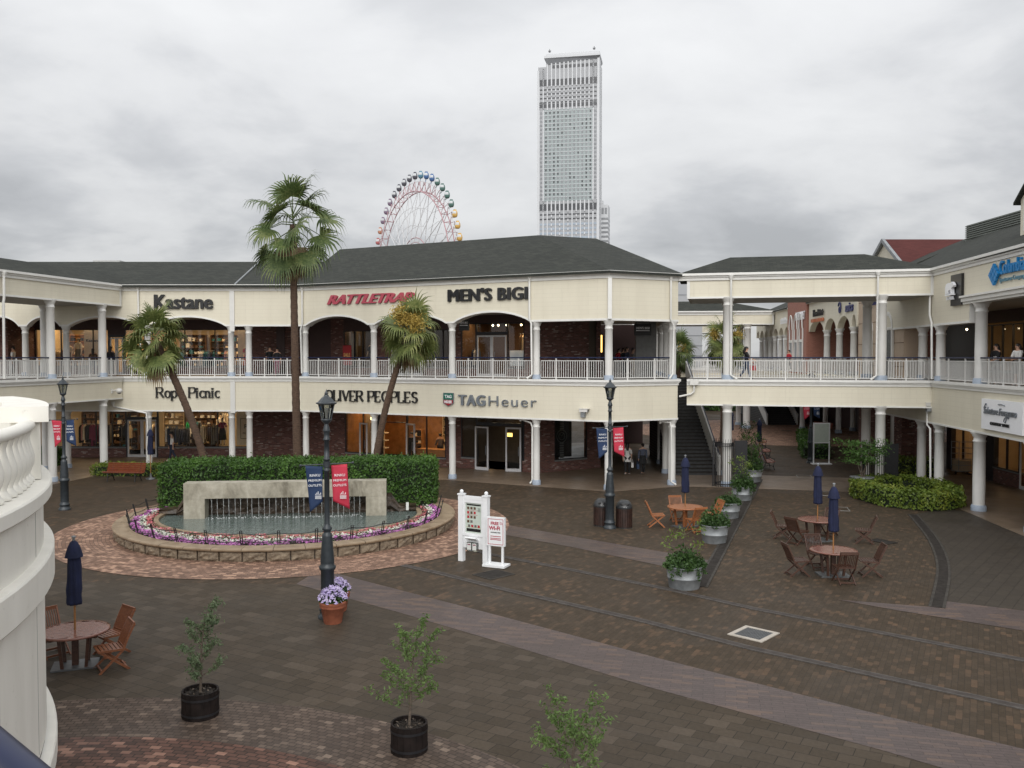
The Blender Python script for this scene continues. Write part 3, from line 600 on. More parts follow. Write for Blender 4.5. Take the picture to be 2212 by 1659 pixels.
# ---- west wing (frontal, left half of the picture)
wing = thing('arcade_building', 'cream two storey arcade facing the plaza behind the two left palms, with arched upper openings', 'building', (-20, 49.2, 0))
cw = [fW.su(u) for u in (-34, 55, 144, 232, 320)]
colsW = [fW.su(u) for u in (-122, -34, 56, 144, 320, 500, 538)]
fascia(wing, stations(fW, colsW, ZA, ZE, [(colsW[0], colsW[1]), (colsW[1], colsW[2]), (colsW[2], colsW[3]), (colsW[3], colsW[4]), (colsW[4], colsW[5])]), cap=(True, False))
eaves(wing, [A0, V1], cap=(True, False)); lower_band(wing, [A0, V1], cap=(True, False))
for i, s in enumerate(colsW):
    p = fW.pt(s, 0, 0); column(wing, p.x, p.y, ZF, ZA); column(wing, p.x, p.y, 0, ZB)
for a, b in zip(colsW[:-1], colsW[1:]): railing(wing, fW, a + .24, b - .24)
railing(wing, fW, colsW[-1] + .24, fW.L - .25)
m = MB(); m.strip([(*WA, 8.5, 8.6), (*W0, 8.5, 8.6)], -.2, 5.2); part(m, 'ceiling', 'soffit', wing)
m = MB(); m.slab([(-38, 48.75, 10.12), (-11.75, 48.6, 10.12), (-9, 56.5, 12.25), (-38, 56.5, 12.25)], .1); m.slab([(-38, 56.5, 12.25), (-9, 56.5, 12.25), (-9, 64.5, 10.1), (-38, 64.5, 10.1)], .1); part(m, 'roof', 'roof_green', wing)
m = MB(); a = at(506, 615, 48.7); b = at(561, 566, 56.4); m.tube((a.x, 48.75, 10.17), (b.x, 56.5, 12.30), .05, n=6); part(m, 'roof_flashing', 'zinc', wing)
m = MB(); m.box(-28.3, -26.5, 60, 62, 11.2, 12.72); part(m, 'roof_hatch', 'roof_box', wing); m = MB(); m.box(-17.6, -14.4, 62, 65, 10.5, 12.8); part(m, 'roof_hatch', 'roof_box', wing)
s = fW.su(306); downpipe(wing, [fW.pt(s, .33, 9.95), fW.pt(s, .33, 8.2), fW.pt(s + .06, .33, 7.9), fW.pt(s + .1, .3, 5.4), fW.pt(s + .35, .36, 5.2)])
s = fW.su(322); downpipe(wing, [fW.pt(s - 1.9, .3, 3.6), fW.pt(s - 1.85, .33, 3.45), fW.pt(s - .05, .33, 2.75 + .35), fW.pt(s, .3, 2.6), fW.pt(s, .26, .1)], .045)
s = fW.su(506); m = MB(); m.fbox(fW, s - .13, s + .13, .255, .31, 7.6, 9.85); part(m, 'joint_cover', 'column_paint', wing); m = MB(); m.fbox(fW, s - .13, s + .13, .255, .31, 3.1, 4.83); part(m, 'joint_cover', 'column_paint', wing)
# wing shops, lower floor
Z0, ZT = 0.0, 3.35
sW = lambda u: wW.su(u)
wall_box(wing, wW, 0, sW(-60), 0, ZT); sill(wing, wW, sW(-60), sW(271), 0, .64); window_part(wing, wW, sW(-60), sW(271), .64, 3.05, [sW(60), sW(206), sW(241)])
m = MB(); a, b = sW(271), sW(339.5); m.fbox(wW, a, a + .08, -.1, .04, 0, 2.42); m.fbox(wW, b - .08, b, -.1, .04, 0, 2.42); m.fbox(wW, a, b, -.1, .045, 2.34, 2.46); part(m, 'door_surround', 'dark_frame', wing)
mid = (a + b) / 2; door_leaf(wing, wW, a + .08, mid - .01, .02, 2.32); door_leaf(wing, wW, b - .08, mid + .01, .02, 2.32)
window_part(wing, wW, a, b, 2.46, 3.05, [])
sill(wing, wW, b, sW(534), 0, .64); window_part(wing, wW, b, sW(534), .64, 3.05, [sW(469)])
wall_box(wing, wW, sW(534), wW.L, 0, ZT); wall_box(wing, wW, sW(-60), sW(534), 3.05, ZT, 'maroon_panel', name='header_panel')
room(wing, wW, sW(-60), sW(534) + .1, 0, 3.2, 5.0)
for u, pw in ((60, 55), (160, 60), (300, 60), (400, 75), (500, 60)): shop_light(wW, sW(u), -2.2, 3.1, pw)
pendant(wing, wW, sW(391), -1.2, 2.72, .22); pendant(wing, wW, sW(360), -2.6, 2.85, .12); spots(wing, wW, [sW(u) for u in (110, 140, 180, 225, 290, 355, 420, 450, 485, 515)], -.9, 3.08)
# wing shops, upper floor
wall_box(wing, wW, 0, sW(6), ZF, 8.5); wall_box(wing, wW, sW(42), sW(77), ZF, 8.5)
m = MB(); m.fbox(wW, sW(44), sW(76), 0.01, 2.9, ZF, 8.5); part(m, 'brick_wall', 'brick', wing)
window_part(wing, wW, sW(6), sW(42), 5.9, 7.7, []); wall_box(wing, wW, sW(6), sW(42), ZF, 5.9); wall_box(wing, wW, sW(6), sW(42), 7.7, 8.5)
sill(wing, wW, sW(77), sW(236), ZF, 5.62); window_part(wing, wW, sW(77), sW(236), 5.62, 7.9, [sW(133), sW(202)])
a, b = sW(236), sW(270); m = MB(); m.fbox(wW, a, a + .08, -.1, .04, ZF, 7.5); m.fbox(wW, b - .08, b, -.1, .04, ZF, 7.5); m.fbox(wW, a, b, -.1, .045, 7.4, 7.55); part(m, 'door_surround', 'dark_frame', wing); mid = (a + b) / 2
door_leaf(wing, wW, a + .08, mid - .01, ZF + .02, 7.38); door_leaf(wing, wW, b - .08, mid + .01, ZF + .02, 7.38); wall_box(wing, wW, a, b, 7.55, 7.9, 'maroon_panel', name='header_panel')
sill(wing, wW, b, sW(533), ZF, 5.62); window_part(wing, wW, b, sW(533), 5.62, 7.9, [sW(330), sW(400), sW(465)])
wall_box(wing, wW, sW(77), sW(533), 7.9, 8.5, 'maroon_panel', name='header_panel'); wall_box(wing, wW, sW(533), wW.L, ZF, 8.5)
m = MB(); m.fbox(wW, sW(598), sW(616), .004, .05, ZF, 8.5); part(m, 'pilaster', 'maroon_panel', wing)
room(wing, wW, sW(77), sW(533) + .1, ZF, 8.45, 4.5); room(wing, wW, sW(4), sW(44), ZF, 8.4, 3.0, 'orange_wood')
for u, pw in ((110, 60), (180, 75), (252, 45), (350, 60), (440, 70), (510, 75)): shop_light(wW, sW(u), -1.9, 8.3, pw)
shop_light(wW, sW(24), -1.2, 8.2, 25); spots(wing, wW, [sW(u) for u in (90, 98, 107, 165, 205, 345, 380, 425, 460, 505)], -.8, 8.0)

# ---- centre block (angled, right of the tall palm)
cen = thing('arcade_building', 'cream two storey corner arcade with big dark hipped roof in the middle of the picture', 'building', (-3, 46, 0))
colsC = [fC.su(u) for u in (660, 808, 977, 1159)]; lc = colsC
st = stations(fC, lc, ZA, ZE, [(lc[0], lc[1]), (lc[1], lc[2]), (lc[2], lc[3])])
st2 = [(*V3, ZA, ZE), (*V4, ZA, ZE)]
fascia(cen, st + st2, cap=(False, True)); eaves(cen, [V1, V2, V3, V4], cap=(False, True)); lower_band(cen, [V1, V2, V3, V4], cap=(False, True), deck=4.6)
for s in lc: p = fC.pt(s, 0, 0); column(cen, p.x, p.y, ZF, ZA); column(cen, p.x, p.y, 0, ZB)
for p in (V2, V3): column(cen, p.x, p.y, ZF, ZA, .175); column(cen, p.x, p.y, 0, ZB, .175)
for k in range(1, 5):
    p = fE.pt(4.3 * k, 0, 0); column(cen, p.x, p.y, ZF, ZA); column(cen, p.x, p.y, 0, ZB)
for a, b in zip(lc[:-1] + [lc[-1]], lc[1:] + [fC.L]): railing(cen, fC, a + .24, b - .27)
railing(cen, fD, .27, fD.L - .27); railing(cen, fE, .27, 4.1)
m = MB(); m.box(V2.x - .09, V2.x + .09, V2.y - .42, V2.y - .2, ZA + .05, ZE - .17, mi=0); part(m, 'corner_board', 'white_paint', cen)
m = MB(); m.add([(*p, 8.5) for p in (V1, V2, V3, V4, (3, 64), (-13, 60))], [(5, 4, 3, 2, 1, 0)]); part(m, 'ceiling', 'soffit', cen)
m = MB(); m.add([(*p, ZF - .01) for p in (V2, V3, V4, (3, 64), (-5, 50))], [(0, 1, 2, 3, 4)]); part(m, 'walkway_floor', 'deck', cen)
R1 = (-11.2, 57.85, 13.2); R2 = (1.56, 51.5, 13.25); R3 = (5.04, 53.2, 13.28)
e1 = (-11.9, 48.72, 10.14); e2 = (4.5, 40.57, 10.14); e3 = (8.25, 42.4, 10.14); e4 = (10.3, 62.2, 10.14); e5 = (1.0, 66, 10.14); e6 = (-12.5, 66, 10.14)
m = MB(); m.slab([e1, e2, R2, R1], .1); m.slab([e2, e3, R3, R2], .1); m.slab([e3, e4, (6.0, 58, 13.0), R3], .1); m.slab([e1, R1, e6], .1); m.slab([R1, R2, R3, (6.0, 58, 13.0), e5, e6], .1); part(m, 'roof', 'roof_green', cen)
s = fC.su(654); downpipe(cen, [fC.pt(.25, .34, 9.95), fC.pt(.25, .34, 8.1), fC.pt(.1, .3, 7.7), fC.pt(.12, .25, 5.3)])
s = fC.su(1150); downpipe(cen, [fC.pt(s, .34, 9.95), fC.pt(s, .34, 8.05), fC.pt(s + .08, .3, 7.8), fC.pt(s + .08, .22, 5.35), fC.pt(s - .15, .3, 5.17)])
downpipe(cen, [fC.pt(lc[3] - .9, -.1, 3.15), fC.pt(lc[3] - .3, .0, 3.0), fC.pt(lc[3] - .22, .0, 2.8), fC.pt(lc[3] - .22, 0, .2), fC.pt(lc[3] - .3, .1, .05)], .045)
s = fD.L - .35; downpipe(cen, [fD.pt(s, .34, 9.95), fD.pt(s, .34, 8.0), fD.pt(s + .2, .3, 7.7), fD.pt(s + .2, .25, 5.4), fD.pt(s - .05, .34, 5.17)]); downpipe(cen, [fD.pt(s - .3, -.05, 3.1), fD.pt(s + .15, .1, 3.05), fD.pt(s + .2, .15, 2.8), fD.pt(s + .2, .15, .2), fD.pt(s + .4, .3, .04)], .045)
# centre shops, lower floor
sC = lambda u: wC.su(u)
sD = lambda u: wD.su(u)
ROOMZ = 3.2
wall_box(cen, wC, 0, sC(745), 0, ZT); sill(cen, wC, sC(745), sC(806), 0, .5); window_part(cen, wC, sC(745), sC(806), .5, 3.05, [sC(784)])
door_leaf(cen, wC, sC(786), sC(806), .02, 2.35, t=.45, swing=R(-12))
window_part(cen, wC, sC(822), sC(879), 2.38, 3.05); door_leaf(cen, wC, sC(882), sC(905), .02, 2.4, t=.25, swing=R(-14))
wall_box(cen, wC, sC(806), sC(822), 0, ZT, 'dark_frame', name='door_post')
sill(cen, wC, sC(879), sC(963), 0, .5); window_part(cen, wC, sC(879), sC(963), .5, 3.05, [sC(921)])
wall_box(cen, wC, sC(963), sC(996), 0, ZT); sill(cen, wC, sC(996), sC(1030), 0, .62); window_part(cen, wC, sC(996), sC(1030), .62, 3.05)
a, b = sC(1030), sC(1128); m = MB(); m.fbox(wC, a, b, -.1, .045, 2.42, 2.56); m.fbox(wC, a, a + .07, -.1, .04, 0, 2.42); m.fbox(wC, b - .07, b, -.1, .04, 0, 2.42); part(m, 'door_surround', 'dark_frame', cen)
door_leaf(cen, wC, a + .05, sC(1063), .02, 2.4, t=.3, swing=R(-8)); door_leaf(cen, wC, b, sC(1097), .02, 2.4, t=.12, swing=R(14)); window_part(cen, wC, a, b, 2.56, 3.05)
window_part(cen, wC, b, sC(1133), .62, 3.05); wall_box(cen, wC, b, sC(1133), 0, .62)
wall_box(cen, wC, sC(1133), wC.L, 0, ZT); wall_box(cen, wC, sC(745), sC(1133), 3.05, ZT, 'maroon_panel', name='header_panel')
wall_box(cen, wD, 0, sD(1198), 0, ZT); sill(cen, wD, sD(1198), sD(1268), 0, .62); window_part(cen, wD, sD(1198), sD(1268), .62, 3.1); wall_box(cen, wD, sD(1268), wD.L, 0, ZT); wall_box(cen, wD, sD(1198), sD(1268), 3.1, ZT)
m = MB(); m.fbox(wD, sD(1202), sD(1246), -.5, -.46, .7, 3.0); o = part(m, 'window_poster', 'sign_black', cen)
m = MB(); c0 = wD.pt(sD(1224), -.45, 1.85); Mx = wD.mat(sD(1224), -.45, 0)
for rr, z in ((.34, 1.85), (.20, 1.85)):
    for k in range(20):
        a0 = 2 * math.pi * k / 20; a1 = 2 * math.pi * (k + 1) / 20; m.tube(Mx @ Vector((rr * math.cos(a0), z + rr * math.sin(a0), .01)), Mx @ Vector((rr * math.cos(a1), z + rr * math.sin(a1), .01)), .018, n=5)
m.tube(Mx @ Vector((0, 1.85, .01)), Mx @ Vector((.12, 2.0, .01)), .012, n=5); m.tube(Mx @ Vector((0, 1.85, .01)), Mx @ Vector((-.1, 1.95, .01)), .012, n=5)
for q in range(7): m.box(-.13, .13, 1.42 - q * .13, 1.51 - q * .13, 0, .02, M=Mx); 
for q in range(5): m.box(-.13, .13, 2.22 + q * .13, 2.31 + q * .13, 0, .02, M=Mx)
m.build('watch_picture', MT['grey_panel'], o, (0, 0, 0))
m = MB(); m.fbox(wD, sD(1246), sD(1268), -1.5, -1.45, .62, 3.1); part(m, 'shop_interior', 'warm_wall', cen)
room(cen, wC, sC(745) - .1, sC(975), 0, ROOMZ, 4.2, 'orange_wood'); room(cen, wC, sC(985), sC(1150), 0, ROOMZ, 3.6, 'ceil_dark')
for u, pw in ((765, 20), (845, 40), (900, 34), (940, 46)): shop_light(wC, sC(u), -1.9, 3.05, pw, col=(1, .62, .30))
shop_light(wC, sC(1080), -2.2, 3.0, 12); shop_light(wC, sC(1040), -.8, .5, 3, .5); shop_light(wD, sD(1256), -.7, 3.0, 4, .4); pendant(cen, wC, sC(790), -.6, 2.55, .10); spots(cen, wC, [sC(u) for u in (890, 905, 930, 948, 1052, 1075, 1090, 1103)], -1.0, 2.9)
m = MB(); m.fbox(wC, sC(1072), sC(1084), -1.3, -1.26, 1.75, 1.95); part(m, 'lit_display', 'strip', cen)
# display shelves of the optical shop
for k in range(5):
    m = MB(); m.fbox(wC, sC(925), sC(966), -4.1, -3.85, .75 + .38 * k, .78 + .38 * k)
    for q in range(7): s = sC(928) + (sC(962) - sC(928)) * q / 6; m.fbox(wC, s - .07, s + .07, -3.95, -3.9, .79 + .38 * k, .86 + .38 * k, mi=1)
    part(m, 'display_shelf', ['orange_wood', 'black'], cen)
m = MB(); m.fbox(wC, sC(884), sC(962), -1.5, -.8, 0.02, .85); part(m, 'shop_counter', 'orange_wood', cen)
for k in range(3):
    m = MB(); m.fbox(wC, sC(791), sC(806), -1.6, -1.2, .7 + .45 * k, .76 + .45 * k); part(m, 'display_shelf', 'cloth_cream', cen)
for u0, u1, z0, z1 in ((755, 767, 1.55, 2.2), (771, 784, 1.55, 2.25)):
    m = MB(); m.fbox(wC, sC(u0), sC(u1), -2.05, -2.0, z0, z1); m.fbox(wC, sC(u0) + .07, sC(u1) - .07, -1.999, -1.99, z0 + .07, z1 - .07, mi=1); part(m, 'framed_picture', ['cloth_cream', 'cloth_brown'], cen)
m = MB(); m.fbox(wC, sC(745), sC(786), -2.12, -2.06, 0, 3.1); part(m, 'shop_interior', 'warm_wall', cen)
# centre shops, upper floor
wall_box(cen, wC, 0, sC(668), ZF, 8.5); wall_box(cen, wC, sC(668), sC(715), ZF, 8.5, 'maroon_panel', t0=-.3, t1=-.05, name='dark_wall'); wall_box(cen, wC, sC(715), sC(743), ZF, 8.5)
sill(cen, wC, sC(743), sC(803), ZF, 5.62); window_part(cen, wC, sC(743), sC(803), 5.62, 7.75, [sC(766), sC(784)])
wall_box(cen, wC, sC(803), sC(845), ZF, 8.5); a, b = sC(845), sC(915); m = MB(); m.fbox(wC, a, b, -.1, .045, 7.4, 7.55); part(m, 'door_surround', 'dark_frame', cen); mid = (a + b) / 2
door_leaf(cen, wC, a + .05, mid, ZF + .02, 7.4); door_leaf(cen, wC, b - .05, mid, ZF + .02, 7.4); window_part(cen, wC, a, b, 7.55, 8.0)
sill(cen, wC, b, sC(975), ZF, 5.62); window_part(cen, wC, b, sC(975), 5.62, 7.75, [sC(935), sC(957)]); wall_box(cen, wC, sC(743), sC(975), 8.0, 8.5, 'maroon_panel', name='header_panel')
wall_box(cen, wC, sC(743), sC(803), 7.75, 8.0, 'maroon_panel', name='header_panel'); wall_box(cen, wC, sC(915), sC(975), 7.75, 8.0, 'maroon_panel', name='header_panel')
wall_box(cen, wC, sC(975), sC(996), ZF, 8.5); sill(cen, wC, sC(996), sC(1029), ZF, 5.62); window_part(cen, wC, sC(996), sC(1029), 5.62, 8.05)
a, b = sC(1029), sC(1096); m = MB(); m.fbox(wC, a, b, -.1, .045, 7.4, 7.52); part(m, 'door_surround', 'dark_frame', cen); mid = (a + b) / 2
door_leaf(cen, wC, a + .05, mid, ZF + .02, 7.38); door_leaf(cen, wC, b - .05, mid, ZF + .02, 7.38); window_part(cen, wC, a, b, 7.52, 8.05)
sill(cen, wC, b, sC(1133), ZF, 5.62); window_part(cen, wC, b, sC(1133), 5.62, 8.05); wall_box(cen, wC, sC(996), sC(1133), 8.05, 8.5, 'maroon_panel', name='header_panel')
m = MB(); m.fbox(wC, b + .1, sC(1133) - .05, -.12, -.085, 5.7, 6.55); o = part(m, 'window_notice', 'sign_white', cen)
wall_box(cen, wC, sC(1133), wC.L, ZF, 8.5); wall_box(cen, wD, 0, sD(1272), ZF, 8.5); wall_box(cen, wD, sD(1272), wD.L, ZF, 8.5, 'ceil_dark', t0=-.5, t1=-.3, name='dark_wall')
room(cen, wC, sC(743) - .1, sC(975) + .1, ZF, 8.4, 3.6, 'ceil_dark'); room(cen, wC, sC(990), sC(1140), ZF, 8.4, 3.6, 'cloth_brown')
m = MB(); m.fbox(wC, sC(744), sC(757), -.7, -.66, 5.2, 7.7); part(m, 'display_panel', 'cloth_beige', cen)
for u, pw in ((750, 10), (790, 12), (950, 14), (1010, 16), (1065, 30), (1115, 34)): shop_light(wC, sC(u), -1.2, 8.2, pw, .8)
spots(cen, wC, [sC(u) for u in (1050, 1062, 1080, 1112, 1125, 955, 960, 963)], -.8, 7.95)
# passage side wall
for z0, z1 in ((0, ZT), (ZF, 8.5)):
    wall_box(cen, wE, 0, 2.6, z0, z1, 'tan_render' if z0 == 0 else 'brick', name='passage_wall'); wall_box(cen, wE, 2.6, wE.L, z0, z1, name='passage_wall')
m = MB(); m.fbox(wE, 7.5, 7.75, .01, .10, 6.5, 7.6); part(m, 'lit_sign', 'strip', cen)
m = MB(); m.box(6.3, 9.4, 63.5, 63.8, 0, 8.5); part(m, 'end_wall', 'maroon_panel', cen)
m = MB(); p = fE.pt(5.2, -1.0, 0); m.box(p.x - .55, p.x + .55, p.y, p.y + .3, ZF, 8.2); part(m, 'dark_wall', 'grey_panel', cen)
# arcade floors
for nm, q in (('arcade_pavement', [(-37, 48.85), (-11.75, 48.6), (4.5, 40.55), (8.4, 42.35), (10.4, 62), (6, 64), (-13, 60), (-37, 60)]),):
    m = MB(); m.prism(q, .001, .010); tag(m.build(nm, MT['paving_arcade']), kind='structure')

# ---- roofed footbridges
def bridge(label, a, b, cs, width, rcol, z_eave=ZE, ridge=11.15, hip=(3.9, 3.9), name='covered_footbridge', simple=False, end_dark=True):
    f = Fr(a, b); root = thing(name, label, 'footbridge', (f.a.x, f.a.y, 0)); W_ = width; L = f.L
    m = MB(); m.fbox(f, 0, L, -.3, 0, 9.05, ZE); m.fbox(f, 0, L, -W_, -W_ + .3, 9.05, ZE); m.fbox(f, -.02, .1, -W_ + .3, -.3, 9.05, ZE - .03); m.fbox(f, L - .1, L + .02, -W_ + .3, -.3, 9.05, ZE - .03); part(m, 'upper_fascia', 'cream', root)
    m = MB(); m.fbox(f, -.01, L + .01, -.02, .025, 8.98, 9.07); m.fbox(f, -.02, .12, .001, .022, 9.07, 9.83); m.fbox(f, L - .12, L + .02, .001, .022, 9.07, 9.83); part(m, 'fascia_trim', 'white_paint', root)
    m = MB(); m.fbox(f, -.4, L + .4, .0, .07, 9.84, 9.98); m.fbox(f, -.45, L + .45, -.05, .13, 9.98, 10.06); m.fbox(f, -.5, L + .5, -.05, .22, 10.06, 10.17); part(m, 'gutter', 'white_paint', root)
    m = MB(); m.fbox(f, .01, L - .01, -W_ + .01, -.01, 9.0, 9.10); part(m, 'soffit', 'soffit', root)
    E = lambda s, t: f.pt(s, t, 10.14); T0 = f.pt(hip[0], -W_ / 2, ridge); T1 = f.pt(L - hip[1], -W_ / 2, ridge)
    m = MB(); m.slab([E(-.5, .2), E(L + .5, .2), T1, T0], .08); m.slab([E(L + .5, -W_ - .2), E(-.5, -W_ - .2), T0, T1], .08); m.slab([E(-.5, -W_ - .2), E(-.5, .2), T0], .08); m.slab([E(L + .5, .2), E(L + .5, -W_ - .2), T1], .08); part(m, 'roof', 'roof_green', root)
    m = MB(); m.fbox(f, 0, L, -.3, 0, 3.95, 4.84); m.fbox(f, 0, L, -W_, -W_ + .3, 3.95, 4.84); part(m, 'floor_band', 'cream', root)
    m = MB()
    for t, k in ((0, 1), (-W_, -1)):
        for z0, z1, d in ((3.88, 3.95, .03), (4.84, 4.95, .05), (4.95, 5.02, .09), (5.02, 5.13, .15)): m.fbox(f, 0, L, min(t - .3 * k, t + d * k), max(t - .3 * k, t + d * k), z0, z1)
    part(m, 'floor_moulding', 'white_paint', root)
    m = MB(); m.fbox(f, 0, L, -W_ + .3, -.3, 4.5, ZF); part(m, 'walkway_floor', 'deck', root)
    for s in cs:
        p = f.pt(s, -.22, 0); column(root, p.x, p.y, ZF, 9.05, rcol); column(root, p.x, p.y, 0, 3.95, rcol); p = f.pt(s, -W_ + .22, 0); column(root, p.x, p.y, ZF, 9.05, rcol); column(root, p.x, p.y, 0, 3.95, rcol)
    ss = [0] + list(cs) + [L]
    for a_, b_ in zip(ss[:-1], ss[1:]):
        if b_ - a_ > .8:
            railing(root, f, a_ + .3, b_ - .3, t=-.18); railing(root, f, a_ + .3, b_ - .3, t=-W_ + .18, step=.23)
    return root, f
br, fB = bridge('cream roofed footbridge joining the centre block to the right hand shops', (8.4, 42.5), (19.0, 40.02), [], 4.5, .22)
fB = Fr((8.4, 42.5), (19.0, 40.02))
def bridge_cols(root, f, us, W_, r):
    cs = [f.su(u) for u in us]
    return cs
for o in list(br.children):
    for g in list(o.children): bpy.data.objects.remove(g)
    bpy.data.objects.remove(o)
bpy.data.objects.remove(br)
br, fB = bridge('cream roofed footbridge joining the centre block to the right hand shops', (8.4, 42.5), (19.0, 40.02), [fB.su(1572), fB.su(1905)], 4.5, .22, hip=(2.0, 2.6))
for u in (1578, 1893):
    s = fB.su(u); downpipe(br, [fB.pt(s, .16, 9.95), fB.pt(s, .16, 9.1), fB.pt(s, .05, 8.9), fB.pt(s, .04, 5.35), fB.pt(s + (.3 if u < 1700 else -.25), .1, 5.16)])
m = MB(); s = .3; m.path([fB.pt(.35, .12, 4.95), fB.pt(.35, .12, 4.55), fB.pt(.2, .12, 4.42), fB.pt(-.35, .14, 4.3)], .05, 8); m.fbox(fB, .15, .55, .02, .25, 4.86, 5.12); part(m, 'overflow_pipe', 'camera_white', br)
fL0 = Fr((-25.2, 31.0), (-21.55, 49.0))
lb, fL = bridge('cream roofed footbridge coming from the left edge to the frontal arcade', (-25.2, 31.0), (-21.55, 48.9), [3.9, 8.35, fL0.su(118), fL0.su(229)], 4.0, .2, ridge=11.0, hip=(1.0, -3.0))
s = fL.su(5); downpipe(lb, [fL.pt(s, .16, 9.95), fL.pt(s, .16, 8.9), fL.pt(s, .12, 8.7), fL.pt(s, .1, 5.2)], .06)
m = MB(); m.strip([(*fL.a, .001, .012), (*fL.b, .001, .012)], -4.6, .5); tag(m.build('arcade_pavement', MT['paving_arcade'], None, (0, 0, .003)), kind='structure')
m = MB(); m.strip([(*fB.a, .001, .012), (*fB.b, .001, .012)], -4.6, .3); tag(m.build('arcade_pavement', MT['paving_arcade'], None, (0, 0, .003)), kind='structure')

# ---- right hand shops
rgt = thing('arcade_building', 'cream shop arcade on the right with dark roof, dormer and louvred box', 'building', (18.8, 35.5, 0))
def rx(Y): return 18.8 + .1 * (Y - 35.5)
RA, RB = (rx(47.5), 47.5), (rx(20), 20.0); fR = Fr(RA, RB)
sY = lambda Y: (47.5 - Y) * fR.L / 27.5
s1 = sY(36.2)
st = [(*(fR.a + fR.d * s), zb, ZE) for s, zb in ((0, 7.6), (sY(36.0), 7.6), (sY(36.0) + .01, 8.4), (fR.L, 8.4))]
fascia(rgt, st); eaves(rgt, [fR.a + fR.d * sY(40.35), RB]); lower_band(rgt, [RA, RB], deck=5.2)
m = MB()
for z0, z1, d in ((8.36, 8.46, .34), (8.46, 8.62, .42), (8.62, 8.70, .50)): m.fbox(fR, sY(36.5), fR.L, .255, d, z0, z1)
part(m, 'cornice', 'white_paint', rgt)
for Y, r in ((41.9, .2), (39.7, .2), (35.5, .23), (31.0, .23), (26.5, .23)):
    column(rgt, rx(Y), Y, ZF, 7.6 if Y > 37 else 8.4, r); column(rgt, rx(Y), Y, 0, ZB, r)
for a, b in ((47, 42.2), (41.6, 40.0), (39.4, 35.85), (35.15, 31.35), (30.7, 26.9)): railing(rgt, fR, sY(a), sY(b), t=.1)
m = MB()
e0 = (rx(41) - .35, 40.7, 10.14); e9 = (rx(18) - .5, 18, 10.14); r0 = (27.0, 52.7, 13.25); r9 = (25.0, 18, 13.25)
m.slab([e0, r0, r9, e9][::-1], .1); m.slab([e0, (21.0, 58, 10.14), (27.5, 60, 12.9), r0], .1); m.slab([r0, (33.5, 52.7, 10.14), (32, 18, 10.14), r9][::-1], .1); part(m, 'roof', 'roof_green', rgt)
m = MB(); m.box(25.7, 27.5, 27, 50.3, 12.6, 13.62)
for k in range(8): z = 12.72 + k * .115; m.box(25.62, 25.74, 27, 50.3, z, z + .05)
part(m, 'roof_louvre', 'louvre', rgt)
# dormer: gabled box with white framed window facing the plaza
m = MB(); x = 20.55; y0, y1 = 33.75, 35.95; ym = (y0 + y1) / 2
m.add([(x, y0, 10.9), (x, y1, 10.9), (x, y1, 12.55), (x, ym, 13.45), (x, y0, 12.55), (x + 4, y0, 10.9), (x + 4, y1, 10.9), (x + 4, y1, 12.55), (x + 4, ym, 13.45), (x + 4, y0, 12.55)], [(0, 4, 3, 2, 1), (0, 5, 9, 4), (1, 2, 7, 6)]); dm = part(m, 'dormer', 'cream', rgt)
m = MB(); m.slab([(x - .2, y0 - .2, 12.45), (x + 4, y0 - .2, 12.45), (x + 4, ym, 13.62), (x - .2, ym, 13.62)][::-1], .1); m.slab([(x - .2, y1 + .2, 12.45), (x + 4, y1 + .2, 12.45), (x + 4, ym, 13.62), (x - .2, ym, 13.62)], .1); m.build('dormer_roof', MT['roof_green'], dm)
m = MB()
for a_, b_, c_, d_ in ((y0 + .3, y1 - .3, 11.25, 11.35), (y0 + .3, y1 - .3, 12.45, 12.55), (y0 + .3, y0 + .4, 11.35, 12.45), (y1 - .4, y1 - .3, 11.35, 12.45), (ym - .03, ym + .03, 11.35, 12.45), (y0 + .4, y1 - .4, 11.85, 11.91)): m.box(x - .06, x - .002, a_, b_, c_, d_)
m.build('dormer_window', MT['white_paint'], dm); m = MB(); m.box(x - .03, x - .004, y0 + .4, y1 - .4, 11.35, 12.45); m.build('pane', MT['tower_mid'], dm)
downpipe(rgt, [fR.pt(sY(40.15), .34, 9.95), fR.pt(sY(40.15), .34, 8.1), fR.pt(sY(39.9), .34, 7.75), fR.pt(sY(39.9), .3, 5.2)]); downpipe(rgt, [fR.pt(sY(40.4), .3, 3.9), fR.pt(sY(40.4), .3, 3.1), fR.pt(sY(40.0), .3, 2.95), fR.pt(sY(40.0), .25, .1)], .045)
# its shop walls
wR = Fr((24.3, 50.0), (22.6, 20.0)); qR = lambda Y: (50 - Y) * wR.L / 30
for Y in (49.0, 45.6): wall_box(rgt, wR, qR(Y) - .3, qR(Y) + .3, 0, ZT, 'dark_frame', name='dark_wall')
window_part(rgt, wR, qR(48.7), qR(45.9), .02, 2.9, [qR(47.3)]); wall_box(rgt, wR, qR(45.3), qR(43.9), 0, ZT, 'dark_frame', name='dark_wall')
sill(rgt, wR, qR(43.9), qR(41.4), 0, .75); window_part(rgt, wR, qR(43.9), qR(41.4), .75, 3.0, [qR(42.6)]); door_leaf(rgt, wR, qR(41.35), qR(40.3), .02, 2.5); door_leaf(rgt, wR, qR(39.2), qR(40.28), .02, 2.5); window_part(rgt, wR, qR(41.4), qR(39.1), 2.5, 3.0)
sill(rgt, wR, qR(39.1), qR(30), 0, .75); window_part(rgt, wR, qR(39.1), qR(30), .75, 3.0, [qR(36), qR(33)]); wall_box(rgt, wR, qR(30), wR.L, 0, ZT); wall_box(rgt, wR, qR(48.7), qR(30), 3.0, ZT, 'maroon_panel', name='header_panel')
